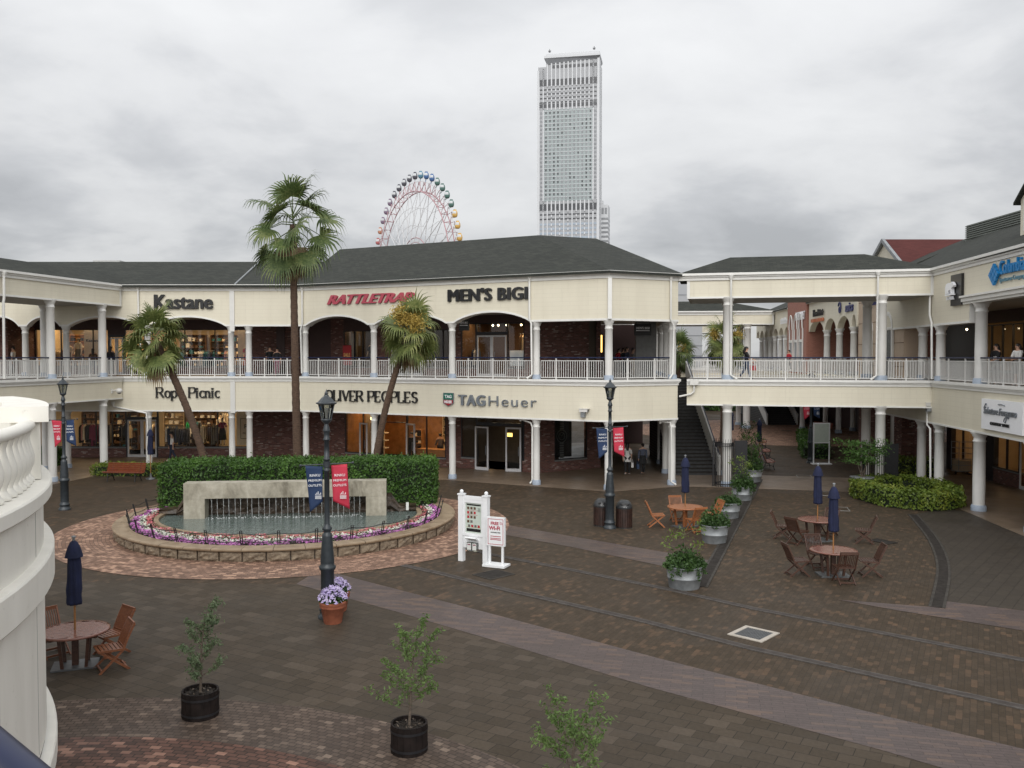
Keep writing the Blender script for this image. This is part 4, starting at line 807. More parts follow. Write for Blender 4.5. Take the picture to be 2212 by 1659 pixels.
room(rgt, wR, qR(49), qR(30), 0, 3.2, 4.0, 'warm_wall'); shop_light(wR, qR(47), -1.6, 3.1, 26, col=(1, .6, .3)); shop_light(wR, qR(42.5), -1.6, 3.1, 22); shop_light(wR, qR(37), -1.6, 3.1, 25)
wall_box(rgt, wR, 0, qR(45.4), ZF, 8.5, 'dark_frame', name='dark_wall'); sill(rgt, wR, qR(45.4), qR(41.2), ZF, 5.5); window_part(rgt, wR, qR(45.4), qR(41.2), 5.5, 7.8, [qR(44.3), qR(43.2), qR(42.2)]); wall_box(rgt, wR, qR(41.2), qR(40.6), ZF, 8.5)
window_part(rgt, wR, qR(40.6), qR(38.4), 5.15, 7.9, [qR(39.1)]); door_leaf(rgt, wR, qR(38.35), qR(37.3), ZF + .02, 7.4); window_part(rgt, wR, qR(37.3), qR(27), 5.15, 7.9, [qR(35.6), qR(33)]); wall_box(rgt, wR, qR(45.4), qR(27), 7.9, 8.5, 'maroon_panel', name='header_panel')
m = MB(); m.prism([tuple(wR.a), tuple(fR.a), tuple(fR.b), tuple(wR.b)], 8.5, 8.6); part(m, 'ceiling', 'soffit', rgt)
room(rgt, wR, qR(46), qR(27), ZF, 8.4, 3.6); shop_light(wR, qR(43.5), -1.8, 8.3, 6); shop_light(wR, qR(39.5), -1.2, 8.3, 50, .8); shop_light(wR, qR(36.5), -1.5, 8.3, 32); spots(rgt, wR, [qR(45), qR(43.6)], .9, 7.6)
m = MB(); m.strip([(*fR.a, .001, .012), (*fR.b, .001, .012)], -6, .6); tag(m.build('arcade_pavement', MT['paving_arcade'], None, (0, 0, .003)), kind='structure')

# ---- beyond the footbridge: the shopping street
def sx(Y): return 19.4 + .1 * (Y - 42)
fS = Fr((sx(92), 92), (sx(46), 46)); qS = lambda u: fS.su(u)
tanb = thing('shop_building', 'tan rendered shop with white arched windows seen behind the footbridge', 'building', (sx(48), 48, 0))
m = MB(); m.fbox(fS, qS(1858), qS(1957), -1.0, .12, 4.0, 9.95); part(m, 'wall', 'tan_render', tanb)
m = MB()
for z in (5.7, 6.9, 8.1, 9.3): m.fbox(fS, qS(1858), qS(1957), .122, .13, z, z + .03)
part(m, 'render_joint', 'cloth_brown', tanb)
for u0, u1 in ((1878, 1890), (1914, 1936)):
    a, b = qS(u0), qS(u1); mid = (a + b) / 2; hw = (b - a) / 2; m = MB(); ts = .13
    for s0_, s1_ in ((a, a + .18), (b - .18, b)): m.fbox(fS, s0_, s1_, ts, ts + .1, ZF, 7.75)
    for k in range(8):
        q0 = math.pi * k / 8; q1 = math.pi * (k + 1) / 8; c = [fS.pt(mid - r_ * math.cos(q), t_, 7.75 + r_ * math.sin(q)) for t_ in (ts, ts + .1) for q in (q0, q1) for r_ in (hw, hw - .2)]
        m.add(c, [(0, 2, 3, 1), (4, 5, 7, 6), (0, 1, 5, 4), (2, 6, 7, 3), (0, 4, 6, 2), (1, 3, 7, 5)])
    m.fbox(fS, a - .05, b + .05, ts, ts + .12, 7.62, 7.75); w = part(m, 'arched_window', 'white_paint', tanb); m = MB(); m.fbox(fS, a + .18, b - .18, ts - .005, ts + .02, ZF, 7.62); m.build('pane', MT['tower_dark'], w)
red = thing('shop_building', 'gabled building with a dark red roof rising above the footbridge roof', 'building', (26, 57, 0))
m = MB(); g0 = at(1887, 548, 56.2); x0 = 24.75; m.slab([(x0 - .2, 55.0, 11.45), (36, 55.0, 11.45), (36, 59, 14.0), (x0 - .2, 59, 14.0)], .15); m.slab([(36, 63, 11.45), (x0 - .2, 63, 11.45), (x0 - .2, 59, 14.0), (36, 59, 14.0)], .15); part(m, 'roof', 'roof_red', red)
m = MB(); m.add([(x0, 55.4, 8), (x0, 62.6, 8), (x0, 62.6, 11.5), (x0, 59, 13.82), (x0, 55.4, 11.5), (36, 55.4, 8), (36, 62.6, 8), (36, 62.6, 11.5), (36, 55.4, 11.5)], [(0, 4, 3, 2, 1), (0, 5, 8, 4)]); part(m, 'wall', 'cream', red)
m = MB(); m.slab([(x0 - .24, 54.9, 11.40), (x0 - .04, 54.9, 11.40), (x0 - .04, 59, 14.05), (x0 - .24, 59, 14.05)], .26); m.slab([(x0 - .24, 63.1, 11.40), (x0 - .24, 59, 14.05), (x0 - .04, 59, 14.05), (x0 - .04, 63.1, 11.40)], .26); part(m, 'bargeboard', 'zinc', red)
def scallops(root, f, ucols, u0, u1, zs=8.0, rise=.72, wall='brick_pink', signz=None):
    cs = [f.su(u) for u in ucols]; st = [(f.su(u0), zs)]; ed = [f.su(u0)] + cs + [f.su(u1)]
    for a, b in zip(ed[:-1], ed[1:]):
        if b - a < .6: continue
        for i in range(13):
            x = 2 * i / 12 - 1; st.append((a + .14 + (b - a - .28) * i / 12, zs + rise * (1 - x * x) ** .7))
    st.append((f.su(u1), zs)); pts = [(*(f.a + f.d * s), z, ZE) for s, z in st]
    m = MB(); m.strip(pts, -.2, .2); part(m, 'upper_fascia', 'cream', root)
    m = MB(); m.strip([(p[0], p[1], ZE, ZE + .15) for p in (pts[0], pts[-1])], -.2, .4); part(m, 'gutter', 'white_paint', root)
    for s in cs: p = f.pt(s, 0, 0); column(root, p.x, p.y, ZF, zs, .2)
    m = MB(); m.fbox(f, f.su(u0), f.su(u1), -6, -3.2, ZF, ZE); part(m, 'shop_wall', wall, root)
    for a, b in zip(ed[:-1], ed[1:]):
        if b - a > 1: m = MB(); m.fbox(f, a + .4, b - .4, -3.25, -3.15, ZF + .1, 7.7); part(m, 'shop_window', 'tower_dark', root)
    m = MB(); m.fbox(f, f.su(u0), f.su(u1), -6, .3, 4.0, ZF); part(m, 'floor_band', 'cream', root)
    p0 = f.pt(f.su(u0), .45, 10.12); p1 = f.pt(f.su(u1), .45, 10.12); q1 = f.pt(f.su(u1), -6, 12.9); q0 = f.pt(f.su(u0), -6, 12.9); m = MB(); m.slab([p0, p1, q1, q0], .1); part(m, 'roof', 'roof_green', root)
    railing(root, f, f.su(u0) + .2, f.su(u1) - .2, t=.2, step=.2)
arc1 = thing('shop_building', 'cream scalloped arcade between the pink brick gable and the tan shop', 'building', (sx(58), 58, 0)); scallops(arc1, fS, (1786, 1813, 1844), 1752.5, 1857.5)
arc2 = thing('shop_building', 'cream scalloped arcade beyond the pink brick gable', 'building', (sx(75), 75, 0)); scallops(arc2, fS, (1645, 1655, 1664, 1674, 1686, 1698), 1638, 1709.5, rise=.62)
pink = thing('shop_building', 'narrow pink brick gable with three tall white arches', 'building', (sx(67), 67, 0))
a, b = qS(1710), qS(1752); m = MB(); mid = (a + b) / 2
m.add([fS.pt(s, t, z) for t in (.35, -5) for s, z in ((a, 4), (b, 4), (b, 10.4), (mid + .6, 13.0), (mid - .6, 13.0), (a, 10.4))], [(0, 1, 2, 3, 4, 5), (1, 7, 8, 2), (7, 6, 11, 10, 9, 8), (6, 0, 5, 11), (2, 8, 9, 3), (5, 4, 10, 11), (3, 9, 10, 4)]); part(m, 'wall', 'brick_pink', pink)
for k in range(3):
    c = a + (b - a) * (.24 + .26 * k); m = MB(); w = (b - a) * .085
    for e in (-1, 1): m.fbox(fS, c + e * w - .06, c + e * w + .06, .36, .44, ZF, 8.3)
    for j in range(8):
        q0 = math.pi * j / 8; q1 = math.pi * (j + 1) / 8; m.tube(fS.pt(c - w * math.cos(q0), .43, 8.3 + 1.1 * math.sin(q0)), fS.pt(c - w * math.cos(q1), .43, 8.3 + 1.1 * math.sin(q1)), .055, n=6)
    m.fbox(fS, c - w, c + w, .36, .46, 7.3, 7.5); m.fbox(fS, c - w + .09, c + w - .09, .36, .38, ZF, 7.3, mi=1); part(m, 'tall_arch', ['white_paint', 'tower_mid'], pink)
br2, f2 = bridge('distant cream roofed footbridge crossing the street behind the first one', (10.5, 77.5), (sx(76.3) - .3, 76.3), [2.6, 9.9], 4.5, .3, simple=True)
br3, f3 = bridge('farthest roofed footbridge glimpsed beyond two others', (9.5, 104), (25.2, 103), [4.5, 10.8], 4.5, .3, simple=True)
# raised walkway between the two bridges, with white stair sides dropping to the street
dk = thing('raised_walkway', 'cream edged raised walkway along the right side of the street behind the footbridge', 'walkway', (18, 60, 0))
m = MB(); m.add([(18.0, 45.2, 4.95), (19.6, 45.2, 4.95), (sx(76) + .2, 74, 4.95), (20.2, 74, 4.95)], [(0, 1, 2, 3)]); m.strip([(17.9, 45.2, 4.0, 5.1), (20.1, 74, 4.0, 5.1)], -.15, .0); part(m, 'walkway_floor', 'cream', dk)
fd = Fr((20.1, 74), (17.9, 45.2)); railing(dk, fd, .4, fd.L - .5, t=.05, step=.35)
def stairs(label, x0, x1, y0, dy, z1, side='white_paint', step_mat='stair_dark', name='outdoor_stairs'):
    root = thing(name, label, 'stairs', ((x0 + x1) / 2, y0, 0)); n = int(z1 / .165); m = MB()
    for i in range(n):
        a = y0 + dy * .29 * i; b = y0 + dy * .29 * n
        m.box(x0, x1, min(a, b), max(a, b), .165 * i, .165 * (i + 1) - .03); m.box(x0, x1, min(a - .03 * dy, b), max(a - .03 * dy, b), .165 * (i + 1) - .03, .165 * (i + 1), mi=1)
    part(m, 'steps', [step_mat, 'drain_dark'], root)
    for x in (x0 - .08, x1 + .08):
        m = MB(); yb = y0 + dy * .29 * n; m.add([(x + e, y, z) for e in (-.07, .07) for y, z in ((y0 - .1 * dy, .0), (yb, z1 - .25), (yb, z1 + .95), (y0 - .1 * dy, 1.0))], [(0, 1, 2, 3), (7, 6, 5, 4), (0, 4, 5, 1), (3, 2, 6, 7), (0, 3, 7, 4), (1, 5, 6, 2)]); part(m, 'stair_side', side, root)
        m = MB(); m.tube((x, y0 - .1 * dy, 1.12), (x, yb, z1 + 1.07), .03); part(m, 'handrail', 'navy_rail', root)
    return root
stairs('dark stairs climbing beside the white columns under the left end of the footbridge', 8.55, 10.75, 46.2, 1, 5.0, 'camera_white')
stairs('dark stairs with white sides far down the street beyond the brick paving', 23.3, 25.9, 80.5, 1, 5.0)
far = thing('brick_wall', 'dark brick shop wall in the shade under the right end of the footbridge', 'wall', (22.5, 51.5, 0))
m = MB(); m.box(20.4, 24.6, 51.6, 52.0, 0, 4.0); part(m, 'wall', 'brick', far); m = MB(); m.box(22.1, 22.25, 51.45, 51.59, 0, 4.0); part(m, 'downpipe', 'white_paint', far); m = MB(); m.box(20.4, 24.6, 51.5, 51.6, 0, .35); part(m, 'plinth', 'roof_box', far); m = MB(); m.box(21.0, 21.7, 47.6, 48.3, 0, 4.0); part(m, 'brick_pier', 'brick', far)
g_ = 'columns of the far street arcade'
for i, (u, v, lb_) in enumerate(((1733, 929, 'white far column standing beside the distant stairs'), (1783, 931, 'white far column second from the distant stairs'), (1811, 936, 'white far column third from the distant stairs'), (1842, 931, 'white far column nearest the right end of the footbridge'))):
    p = gp(u, v); r_ = thing('street_column', lb_, 'column', (p.x, p.y, 0), group=g_); m = MB(); m.lathe([(.21, .3), (.2, 4.3)], 16); m.build('shaft', MT['column_paint'], r_); m = MB(); m.lathe([(.27, 0), (.27, .3)], 16); m.build('base', MT['base_grey'], r_)
m = MB(); m.box(26.5, 40, 84, 86, 0, 4.9); m.box(29, 31, 66, 84, 0, 4.9); m.box(20.5, 40, 60, 90, 4.2, 4.9)
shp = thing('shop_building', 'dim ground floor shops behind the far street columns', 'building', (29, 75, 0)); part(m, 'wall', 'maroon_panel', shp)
tent = thing('marquee_tent', 'white pointed tent top glimpsed left of the footbridge column', 'tent', (22.5, 118, 0)); m = MB(); m.lathe([(4.5, 10.6), (2.0, 12.0), (.5, 13.6), (.05, 14.4)], 8); m.build('canopy', MT['tent_white'], tent)
for e in (-1, 1):
    for g in (-1, 1): m = MB(); m.tube((3 * e, 3 * g, 0), (3 * e, 3 * g, 10.8), .12); m.build('pole', MT['white_paint'], tent)
bx = thing('office_building', 'pale grey cladded block glimpsed between the centre block and footbridge', 'building', (18, 96, 0)); m = MB(); m.box(-2.2, 2.6, 0, 8, 0, 14.2)
for k in range(10): m.box(-2.25, 2.65, -.05, 8.05, 3 + k * 1.1, 3.06 + k * 1.1, mi=1)
m.build('wall', [MT['tower_grey'], MT['tower_mid']], bx)
# ------------------------------------------------------------------ foliage helpers
def leaf_quads(m, c, n, size, spread, rnd, up=0.0, long=1.0, mi=0):
    for _ in range(n):
        p = Vector(c) + Vector((rnd.gauss(0, spread), rnd.gauss(0, spread), rnd.gauss(0, spread)))
        one_leaf(m, p, size * rnd.uniform(.6, 1.25), rnd, up, long, mi)
def one_leaf(m, p, s, rnd, up=0.0, long=1.0, mi=0, nrm=None):
    n = Vector((rnd.gauss(0, 1), rnd.gauss(0, 1), rnd.gauss(0, 1) + up))
    if nrm is not None: n = n * .75 + Vector(nrm) * 1.0
    n.normalize(); a = n.orthogonal().normalized(); a = Matrix.Rotation(rnd.uniform(0, 6.283), 3, n) @ a; b = n.cross(a)
    m.add([p - a * s * long, p + b * s * .5, p + a * s * long, p - b * s * .5], [(0, 1, 2, 3)], mi)
def hedge_box(name, label, fr_a, fr_b, depth, z0, z1, seed, n, leaf=.075, mat='hedge_leaf', wob=.10, cat='hedge'):
    f = Fr(fr_a, fr_b); rnd = random.Random(seed); root = thing(name, label, cat, (f.a.x, f.a.y, z0)); L = f.L; H = z1 - z0
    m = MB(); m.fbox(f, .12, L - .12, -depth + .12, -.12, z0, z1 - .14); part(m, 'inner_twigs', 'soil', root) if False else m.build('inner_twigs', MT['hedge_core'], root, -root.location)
    m = MB(); ph = [rnd.uniform(0, 6) for _ in range(6)]
    areas = [L * H, L * H, depth * H, depth * H, L * depth]; tot = sum(areas)
    for k, A in enumerate(areas):
        for _ in range(int(n * A / tot)):
            s = rnd.uniform(0, L); t = rnd.uniform(-depth, 0); z = rnd.uniform(z0, z1); w = wob * (math.sin(s * 2.1 + ph[0]) * .5 + math.sin(s * 4.7 + z * 3 + ph[1]) * .35 + math.sin(t * 5 + ph[2]) * .3); o = rnd.gauss(0, .045) + w * .6
            if k == 0: q = (s, o, z); nn = (f.n.x, f.n.y, 0)
            elif k == 1: q = (s, -depth - o, z); nn = (-f.n.x, -f.n.y, 0)
            elif k == 2: q = (-o, t, z); nn = (-f.d.x, -f.d.y, 0)
            elif k == 3: q = (L + o, t, z); nn = (f.d.x, f.d.y, 0)
            else: q = (s, t, z1 + o + (abs(rnd.gauss(0, .05)) if rnd.random() < .25 else 0)); nn = (0, 0, 1)
            e = min(q[0], L - q[0], -q[1], q[1] + depth); zz = q[2] - max(0, .12 - max(e, 0)) * .6 if k == 4 else q[2]
            one_leaf(m, f.pt(q[0], q[1], zz), leaf * rnd.uniform(.5, 1.3), rnd, .3, 1.0, 0, nn)
    for _ in range(int(n * .03)): s = rnd.uniform(.1, L - .1); t = rnd.uniform(-depth + .1, -.1); hh = abs(rnd.gauss(0, .07)) + .03; [one_leaf(m, f.pt(s + rnd.gauss(0, .02), t + rnd.gauss(0, .02), z1 + hh * q / 3), leaf * .8, rnd, .4, 1.0) for q in range(4)]
    m.build('foliage', MT[mat], root, -root.location); return root
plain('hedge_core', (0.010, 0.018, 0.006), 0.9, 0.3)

# ------------------------------------------------------------------ fountain
fx, fy = FC0
ft = thing('fountain', 'low round stone basin with concrete portal, water jets and a ring of flowers', 'fountain', (fx, fy, 0))
rnd = random.Random(11)
NB = 52; m = MB()
for i in range(NB):                         # split-faced blocks, each a little rough
    a0 = 2 * math.pi * i / NB + .004; a1 = 2 * math.pi * (i + 1) / NB - .004; vs = []; nu, nv = 5, 4
    for v in range(nv + 1):
        for u in range(nu + 1):
            a = a0 + (a1 - a0) * u / nu; edge = u in (0, nu) or v in (0, nv); r = 5.93 + (0 if edge else rnd.uniform(.02, .085)); vs.append((r * math.cos(a), r * math.sin(a), .0 + .33 * v / nv))
    m.add(vs, [(v * (nu + 1) + u, v * (nu + 1) + u + 1, (v + 1) * (nu + 1) + u + 1, (v + 1) * (nu + 1) + u) for v in range(nv) for u in range(nu)])
m.lathe([(5.915, 0), (5.915, .33)], 104, cap=False, mi=1)
m.build('block_wall', [MT['rock_face'], MT['rock_wet']], ft)
m = MB()
for i in range(40):
    a0 = 2 * math.pi * i / 40 + .0012; a1 = 2 * math.pi * (i + 1) / 40 - .0012; prof = [(5.5, .30), (5.5, .42), (5.99, .42), (6.03, .405), (6.04, .37), (6.02, .33), (5.9, .325)]; vs = []
    for k in range(4):
        a = a0 + (a1 - a0) * k / 3; vs += [(r * math.cos(a), r * math.sin(a), z) for r, z in prof]
    q = len(prof); m.add(vs, [(k * q + j, k * q + j + 1, (k + 1) * q + j + 1, (k + 1) * q + j) for k in range(3) for j in range(q - 1)], sm=False)
m.build('stone_rim', MT['sandstone'], ft)
m = MB(); m.lathe([(5.55, .02), (5.55, .33), (4.2, .34)], 64, cap=False); m.build('flower_soil', MT['soil'], ft)
ell = lambda a, k=1.0: (4.65 * k * math.cos(a), 3.85 * k * math.sin(a))
m = MB(); n = 80; vs = []
for i in range(n):
    a = 2 * math.pi * i / n
    for k, z in ((1.0, .22), (1.0, .42), (1.035, .43), (1.04, .33)): x, y = ell(a, k); vs.append((x, y, z))
m.add(vs, [(i * 4 + j, i * 4 + j + 1, ((i + 1) % n) * 4 + j + 1, ((i + 1) % n) * 4 + j) for i in range(n) for j in range(3)]); m.build('pool_edge', MT['sandstone'], ft)
m = MB(); m.add([(*ell(2 * math.pi * i / 60, .999), .345) for i in range(60)], [tuple(range(60))]); m.build('water', MT['water'], ft)
# concrete portal
pA = Vector((-11.86 - fx, 31.8 - fy)); pB = Vector((-4.65 - fx, 32.55 - fy)); fP = Fr(pA, pB)
m = MB(); m.fbox(fP, 0, fP.L, -.62, 0, 1.07, 1.63); m.build('lintel', MT['concrete'], ft)
for a, b in ((.0, .74), (fP.L - .74, fP.L)): m = MB(); m.fbox(fP, a, b, -.615, -.005, .1, 1.065); m.build('pier', MT['concrete'], ft)
m = MB(); n = 30; vs = []; RS = lambda i: -1.1 + (fP.L + 2.2) * i / n
for i in range(n + 1):
    for j in range(7): vs.append(fP.pt(RS(i), -.75 - rnd.uniform(0, .14), .1 + .95 * j / 6 * (1 if -0.2 < RS(i) < fP.L + .2 else .5)))
m.add(vs, [(i * 7 + j, (i + 1) * 7 + j, (i + 1) * 7 + j + 1, i * 7 + j + 1) for i in range(n) for j in range(6)]); m.fbox(fP, -1.1, fP.L + 1.1, -1.5, -.9, .1, .55); m.build('rock_backing', MT['rock_wet'], ft)
for i in range(27):                         # jets: a thin rising stream with a broken top
    s = .95 + (fP.L - 1.9) * i / 26 + rnd.uniform(-.03, .03); m = MB(); h = .72 + rnd.uniform(-.06, .10); t = -.25 + rnd.uniform(-.04, .04); z = .33; pts = []; rad = []
    for k in range(9): q = k / 8; pts.append(fP.pt(s + rnd.uniform(-.006, .006), t + .05 * q, z + h * q)); rad.append((.007 + .014 * q ** 4) * rnd.uniform(.6, 1.4))
    m.path(pts, rad, 5)
    for _ in range(9): m.ball(fP.pt(s + rnd.gauss(0, .022), t + .05 + rnd.gauss(0, .02), z + h + rnd.gauss(0, .045)), rnd.uniform(.008, .02), n=5, m=3)
    for _ in range(8): m.ball(fP.pt(s + rnd.gauss(0, .05), t + .12 + rnd.gauss(0, .05), z + rnd.uniform(.0, h * .8)), rnd.uniform(.004, .010), n=4, m=3)
    for _ in range(7): m.ball(fP.pt(s + rnd.gauss(0, .11), t + .25 + rnd.gauss(0, .10), z + .02 + abs(rnd.gauss(0, .015))), rnd.uniform(.012, .03), rz=.012, n=5, m=3)
    m.build('water_jet', MT['spray'], ft)
# flower bands (outer purple, then white, then red) and leaves between
def flower_arc(name, mat, r0, r1, n, a0, a1, zb=.40):
    m = MB()
    for _ in range(n):
        a = rnd.uniform(a0, a1); q = rnd.random(); x0, y0 = ell(a, 1.045); ri = math.hypot(x0, y0); r = ri + (5.44 - ri) * (r0 + (r1 - r0) * q) + rnd.gauss(0, .03); p = Vector((r * math.cos(a), r * math.sin(a), zb + rnd.uniform(-.03, .07) + .04 * math.sin(a * 23)))
        one_leaf(m, p, .048 * rnd.uniform(.7, 1.3), rnd, 1.2, 1.0, 0, (0, 0, .8))
    return m.build(name, MT[mat], ft)
A0_, A1_ = R(158), R(378)
for nm, mt_, a, b, n in (('flower_leaves', 'tub_leaf', 0.0, 1.0, 3200), ('purple_flowers', 'petal_purple', .60, 1.0, 3300), ('white_flowers', 'petal_white', .30, .66, 3000), ('red_flowers', 'petal_red', .02, .34, 2000)): tag(flower_arc(nm, mt_, a, b, n, A0_, A1_, .37 if nm == 'flower_leaves' else .40), kind='stuff')
# low wire fence leaning outwards round the flower bed
m = MB(); tops = []
for i in range(19):
    a = R(163) + (R(374) - R(163)) * i / 18; c, s = math.cos(a), math.sin(a)
    for e in (-.006, .006):
        b0 = Vector((5.47 * math.cos(a + e), 5.47 * math.sin(a + e), .36)); b1 = Vector((5.60 * math.cos(a + e), 5.60 * math.sin(a + e), .88)); m.tube(b0, b1, .016, n=5)
    m.tube((5.60 * math.cos(a - .006), 5.60 * math.sin(a - .006), .88), (5.60 * math.cos(a + .006), 5.60 * math.sin(a + .006), .88), .011, n=5); tops.append((a, 5.59, .84)); 
for zk, rk in ((.80, 5.58), (.56, 5.52)):
    pts = []
    for i in range(18):
        a0, a1 = tops[i][0], tops[i + 1][0]
        for k in range(6): q = k / 6; a = a0 + (a1 - a0) * q; pts.append((rk * math.cos(a), rk * math.sin(a), zk - .05 * math.sin(math.pi * q)))
    m.path(pts, .013, 4, cap=False)
m.build('wire_fence', MT['iron_black'], ft)
m = MB(); p = gp(880, 1105, .4); m.box(p.x - fx - .05, p.x - fx + .05, p.y - fy, p.y - fy + .01, .45, .75); m.build('flower_sign', MT['paper'], ft)
hA = (-13.55, 33.75); hB = (-3.0, 34.75)
hedge_box('clipped_hedge', 'tall clipped green hedge standing behind the concrete fountain portal', hA, hB, 2.1, .36, 2.05, 5, 26000, .062)
hedge_box('low_hedge', 'low green hedge behind the red slatted bench', (-22.0, 46.0), (-16.0, 45.4), 1.2, 0, .55, 6, 3000, .07, 'hedge_yellow')
bp = gp(106, 1008); hedge_box('round_bush', 'dark round bush at the foot of the white balcony', (bp.x - .9, bp.y), (bp.x + .3, bp.y), 1.1, 0, .95, 8, 1500, .07, wob=.3, cat='bush')
hedge_box('low_hedge', 'low hedge strip beside the white map stand in the far street', (19.3, 53.5), (23.0, 66.0), 1.6, 0, .8, 9, 2600, .10)
hedge_box('low_hedge', 'dark hedge closing the far end of the brick street', (20.5, 102), (36, 100), 1.6, 0, 1.7, 10, 1600, .22)
hedge_box('low_hedge', 'small clipped hedge behind the iron column guard on the right', (19.6, 45.5), (21.8, 45.2), 1.6, 0, .9, 12, 900, .09, 'hedge_yellow')
def ring_hedge(label, c, rx_, ry_, w, h, n, seed):
    root = thing('ring_hedge', label, 'hedge', (c[0], c[1], 0)); rnd = random.Random(seed); m = MB()
    for i in range(48):
        pass
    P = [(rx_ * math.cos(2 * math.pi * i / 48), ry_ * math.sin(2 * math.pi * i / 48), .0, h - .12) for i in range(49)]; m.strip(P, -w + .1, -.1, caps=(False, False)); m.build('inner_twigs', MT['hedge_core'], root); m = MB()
    for _ in range(n):
        a = rnd.uniform(0, 2 * math.pi); k = rnd.random(); z = rnd.uniform(.05, h); c_, s_ = math.cos(a), math.sin(a); o = rnd.gauss(0, .05) + .06 * math.sin(a * 7 + z * 4)
        if k < .38: p = ((rx_ + o) * c_, (ry_ + o) * s_, z); nn = (c_, s_, 0)
        elif k < .55: p = ((rx_ - w + o) * c_, (ry_ - w + o) * s_, z); nn = (-c_, -s_, 0)
        else: q = rnd.random() * w; p = ((rx_ - q) * c_, (ry_ - q) * s_, h + rnd.gauss(0, .05) + .05 * math.sin(a * 9)); nn = (0, 0, 1)
        one_leaf(m, Vector(p), .08 * rnd.uniform(.6, 1.2), rnd, .3, 1, 0, nn)
    m.build('foliage', MT['hedge_yellow'], root); return root
ring_hedge('low yellow green hedge clipped into a ring beside the white columns', (17.05, 38.2), 2.05, 2.8, .95, .72, 7500, 14)

# ------------------------------------------------------------------ street lamps
def lamp(loc, rz, label, banners=True, left=('navy', 'red')):
    root = thing('street_lamp', label, 'street lamp', loc, rz, 'green grey lantern posts in the plaza')
    m = MB(); m.lathe([(.235, 0), (.235, .06), (.19, .10), (.175, .18), (.20, .20), (.20, .24), (.165, .26), (.16, .34)], 16); m.build('base', MT['lamp_metal'], root)
    m = MB(); m.lathe([(.158, .30), (.158, 1.16), (.185, 1.18), (.20, 1.22), (.20, 1.26), (.155, 1.30), (.165, 1.36), (.165, 1.40), (.12, 1.98), (.12, 2.03), (.085, 2.07), (.085, 2.12), (.115, 2.15), (.115, 2.19), (.075, 2.24), (.062, 2.30), (.062, 3.55), (.078, 3.56), (.078, 3.60), (.062, 3.61), (.062, 3.82), (.078, 3.83), (.078, 3.87), (.062, 3.88), (.058, 4.30), (.085, 4.31), (.085, 4.34), (.065, 4.36), (.065, 4.50), (.085, 4.52), (.085, 4.55), (.055, 4.66), (.045, 4.70), (.045, 4.74)], 16); m.build('post', MT['lamp_metal'], root)
    m = MB(); m.lathe([(.045, 4.70), (.13, 4.78), (.135, 4.82), (.11, 4.83)], 6); 
    for k in range(6):
        a = math.pi / 3 * k; m.bar((.105 * math.cos(a), .105 * math.sin(a), 4.80), (.185 * math.cos(a), .185 * math.sin(a), 5.18), .022, .022)
    m.lathe([(.20, 5.17), (.245, 5.19), (.245, 5.215), (.20, 5.23), (.115, 5.33), (.06, 5.37), (.05, 5.40), (.035, 5.405), (.045, 5.44), (.02, 5.48), (.006, 5.54)], 6, sm=False); m.build('lantern', MT['lamp_metal'], root)
    m = MB(); m.lathe([(.098, 4.82), (.172, 5.17)], 6, sm=False, cap=False); m.build('lantern_glass', MT['lamp_glass'], root)
    m = MB(); m.lathe([(.03, 4.80), (.03, 5.0), (.05, 5.02), (.05, 5.08)], 10); m.build('lamp_bulb', MT['kiosk_white'], root)
    if banners:
        m = MB(); m.tube((-.60, 0, 3.70), (.60, 0, 3.76), .016, n=6); m.ball((-.61, 0, 3.70), .035, n=8, m=5); m.ball((.61, 0, 3.76), .035, n=8, m=5); m.lathe([(.085, 3.66), (.085, 3.80)], 12); m.build('banner_arm', MT['lamp_metal'], root)
        for sgn, col in zip((-1, 1), left):
            m = MB(); nx, nz = 6, 14; xs0, xs1 = (-.50, -.10) if sgn < 0 else (.10, .48); vs = []
            for j in range(nz + 1):
                for i in range(nx + 1):
                    u = i / nx; q = j / nz; outer = u if sgn > 0 else 1 - u
                    zlow = 2.72 - (.0 if False else .30 * (outer if sgn > 0 else 1 - (1 - outer)));  zlow = (2.84 - .24 * outer) if sgn > 0 else (2.86 - .29 * (1 - u))
                    z = 3.70 + .03 * u * sgn - (3.70 - zlow) * q; x = xs0 + (xs1 - xs0) * u + (.10 * q * (1 - u) if sgn < 0 else .05 * q); vs.append((x, .03 * math.sin(3 * u + 4 * q + sgn), z))
            fs = [(j * (nx + 1) + i, j * (nx + 1) + i + 1, (j + 1) * (nx + 1) + i + 1, (j + 1) * (nx + 1) + i) for j in range(nz) for i in range(nx)]
            m.add(vs, fs, 0, True); b = m.build('banner', MT['banner_' + col], root); b['label'] = ('blue' if col == 'navy' else 'red') + ' banner with white lettering'
            md = b.modifiers.new('thickness', 'SOLIDIFY'); md.thickness = .006
            xc = (xs0 + xs1) / 2 + (.03 if sgn < 0 else .02)
            for k, (tx, sz, z) in enumerate((('RINKU', .085, 3.44), ('PREMIUM', .075, 3.32), ('OUTLETS', .075, 3.20))):
                me = text_me(tx, sz, .002, .0, align='CENTER'); text_ob('banner_lettering', me, MT['sign_white'], Matrix.Translation((xc, -.052, z)) @ Matrix.Rotation(R(90), 4, 'X') @ Matrix.Rotation(R(2.5), 4, 'Z'), b)
            mm = MB()
            for k in range(4): mm.box(xc + .0, xc + .15, -.055, -.051, 2.90 + .022 * k, 2.91 + .022 * k)
            for k in range(5): mm.box(xc + .005 + k * .03, xc + .018 + k * .03, -.055, -.051, 3.0, 3.02 + .03 * ((k * 7) % 3))
            mm.build('banner_crest', MT['sign_white'], b)
    root.scale = (1, 1, .982); return root
lamp((gp(708, 1334).x, gp(708, 1334).y, 0), R(4), 'lantern post with blue and red banners standing by the terracotta flower pots')
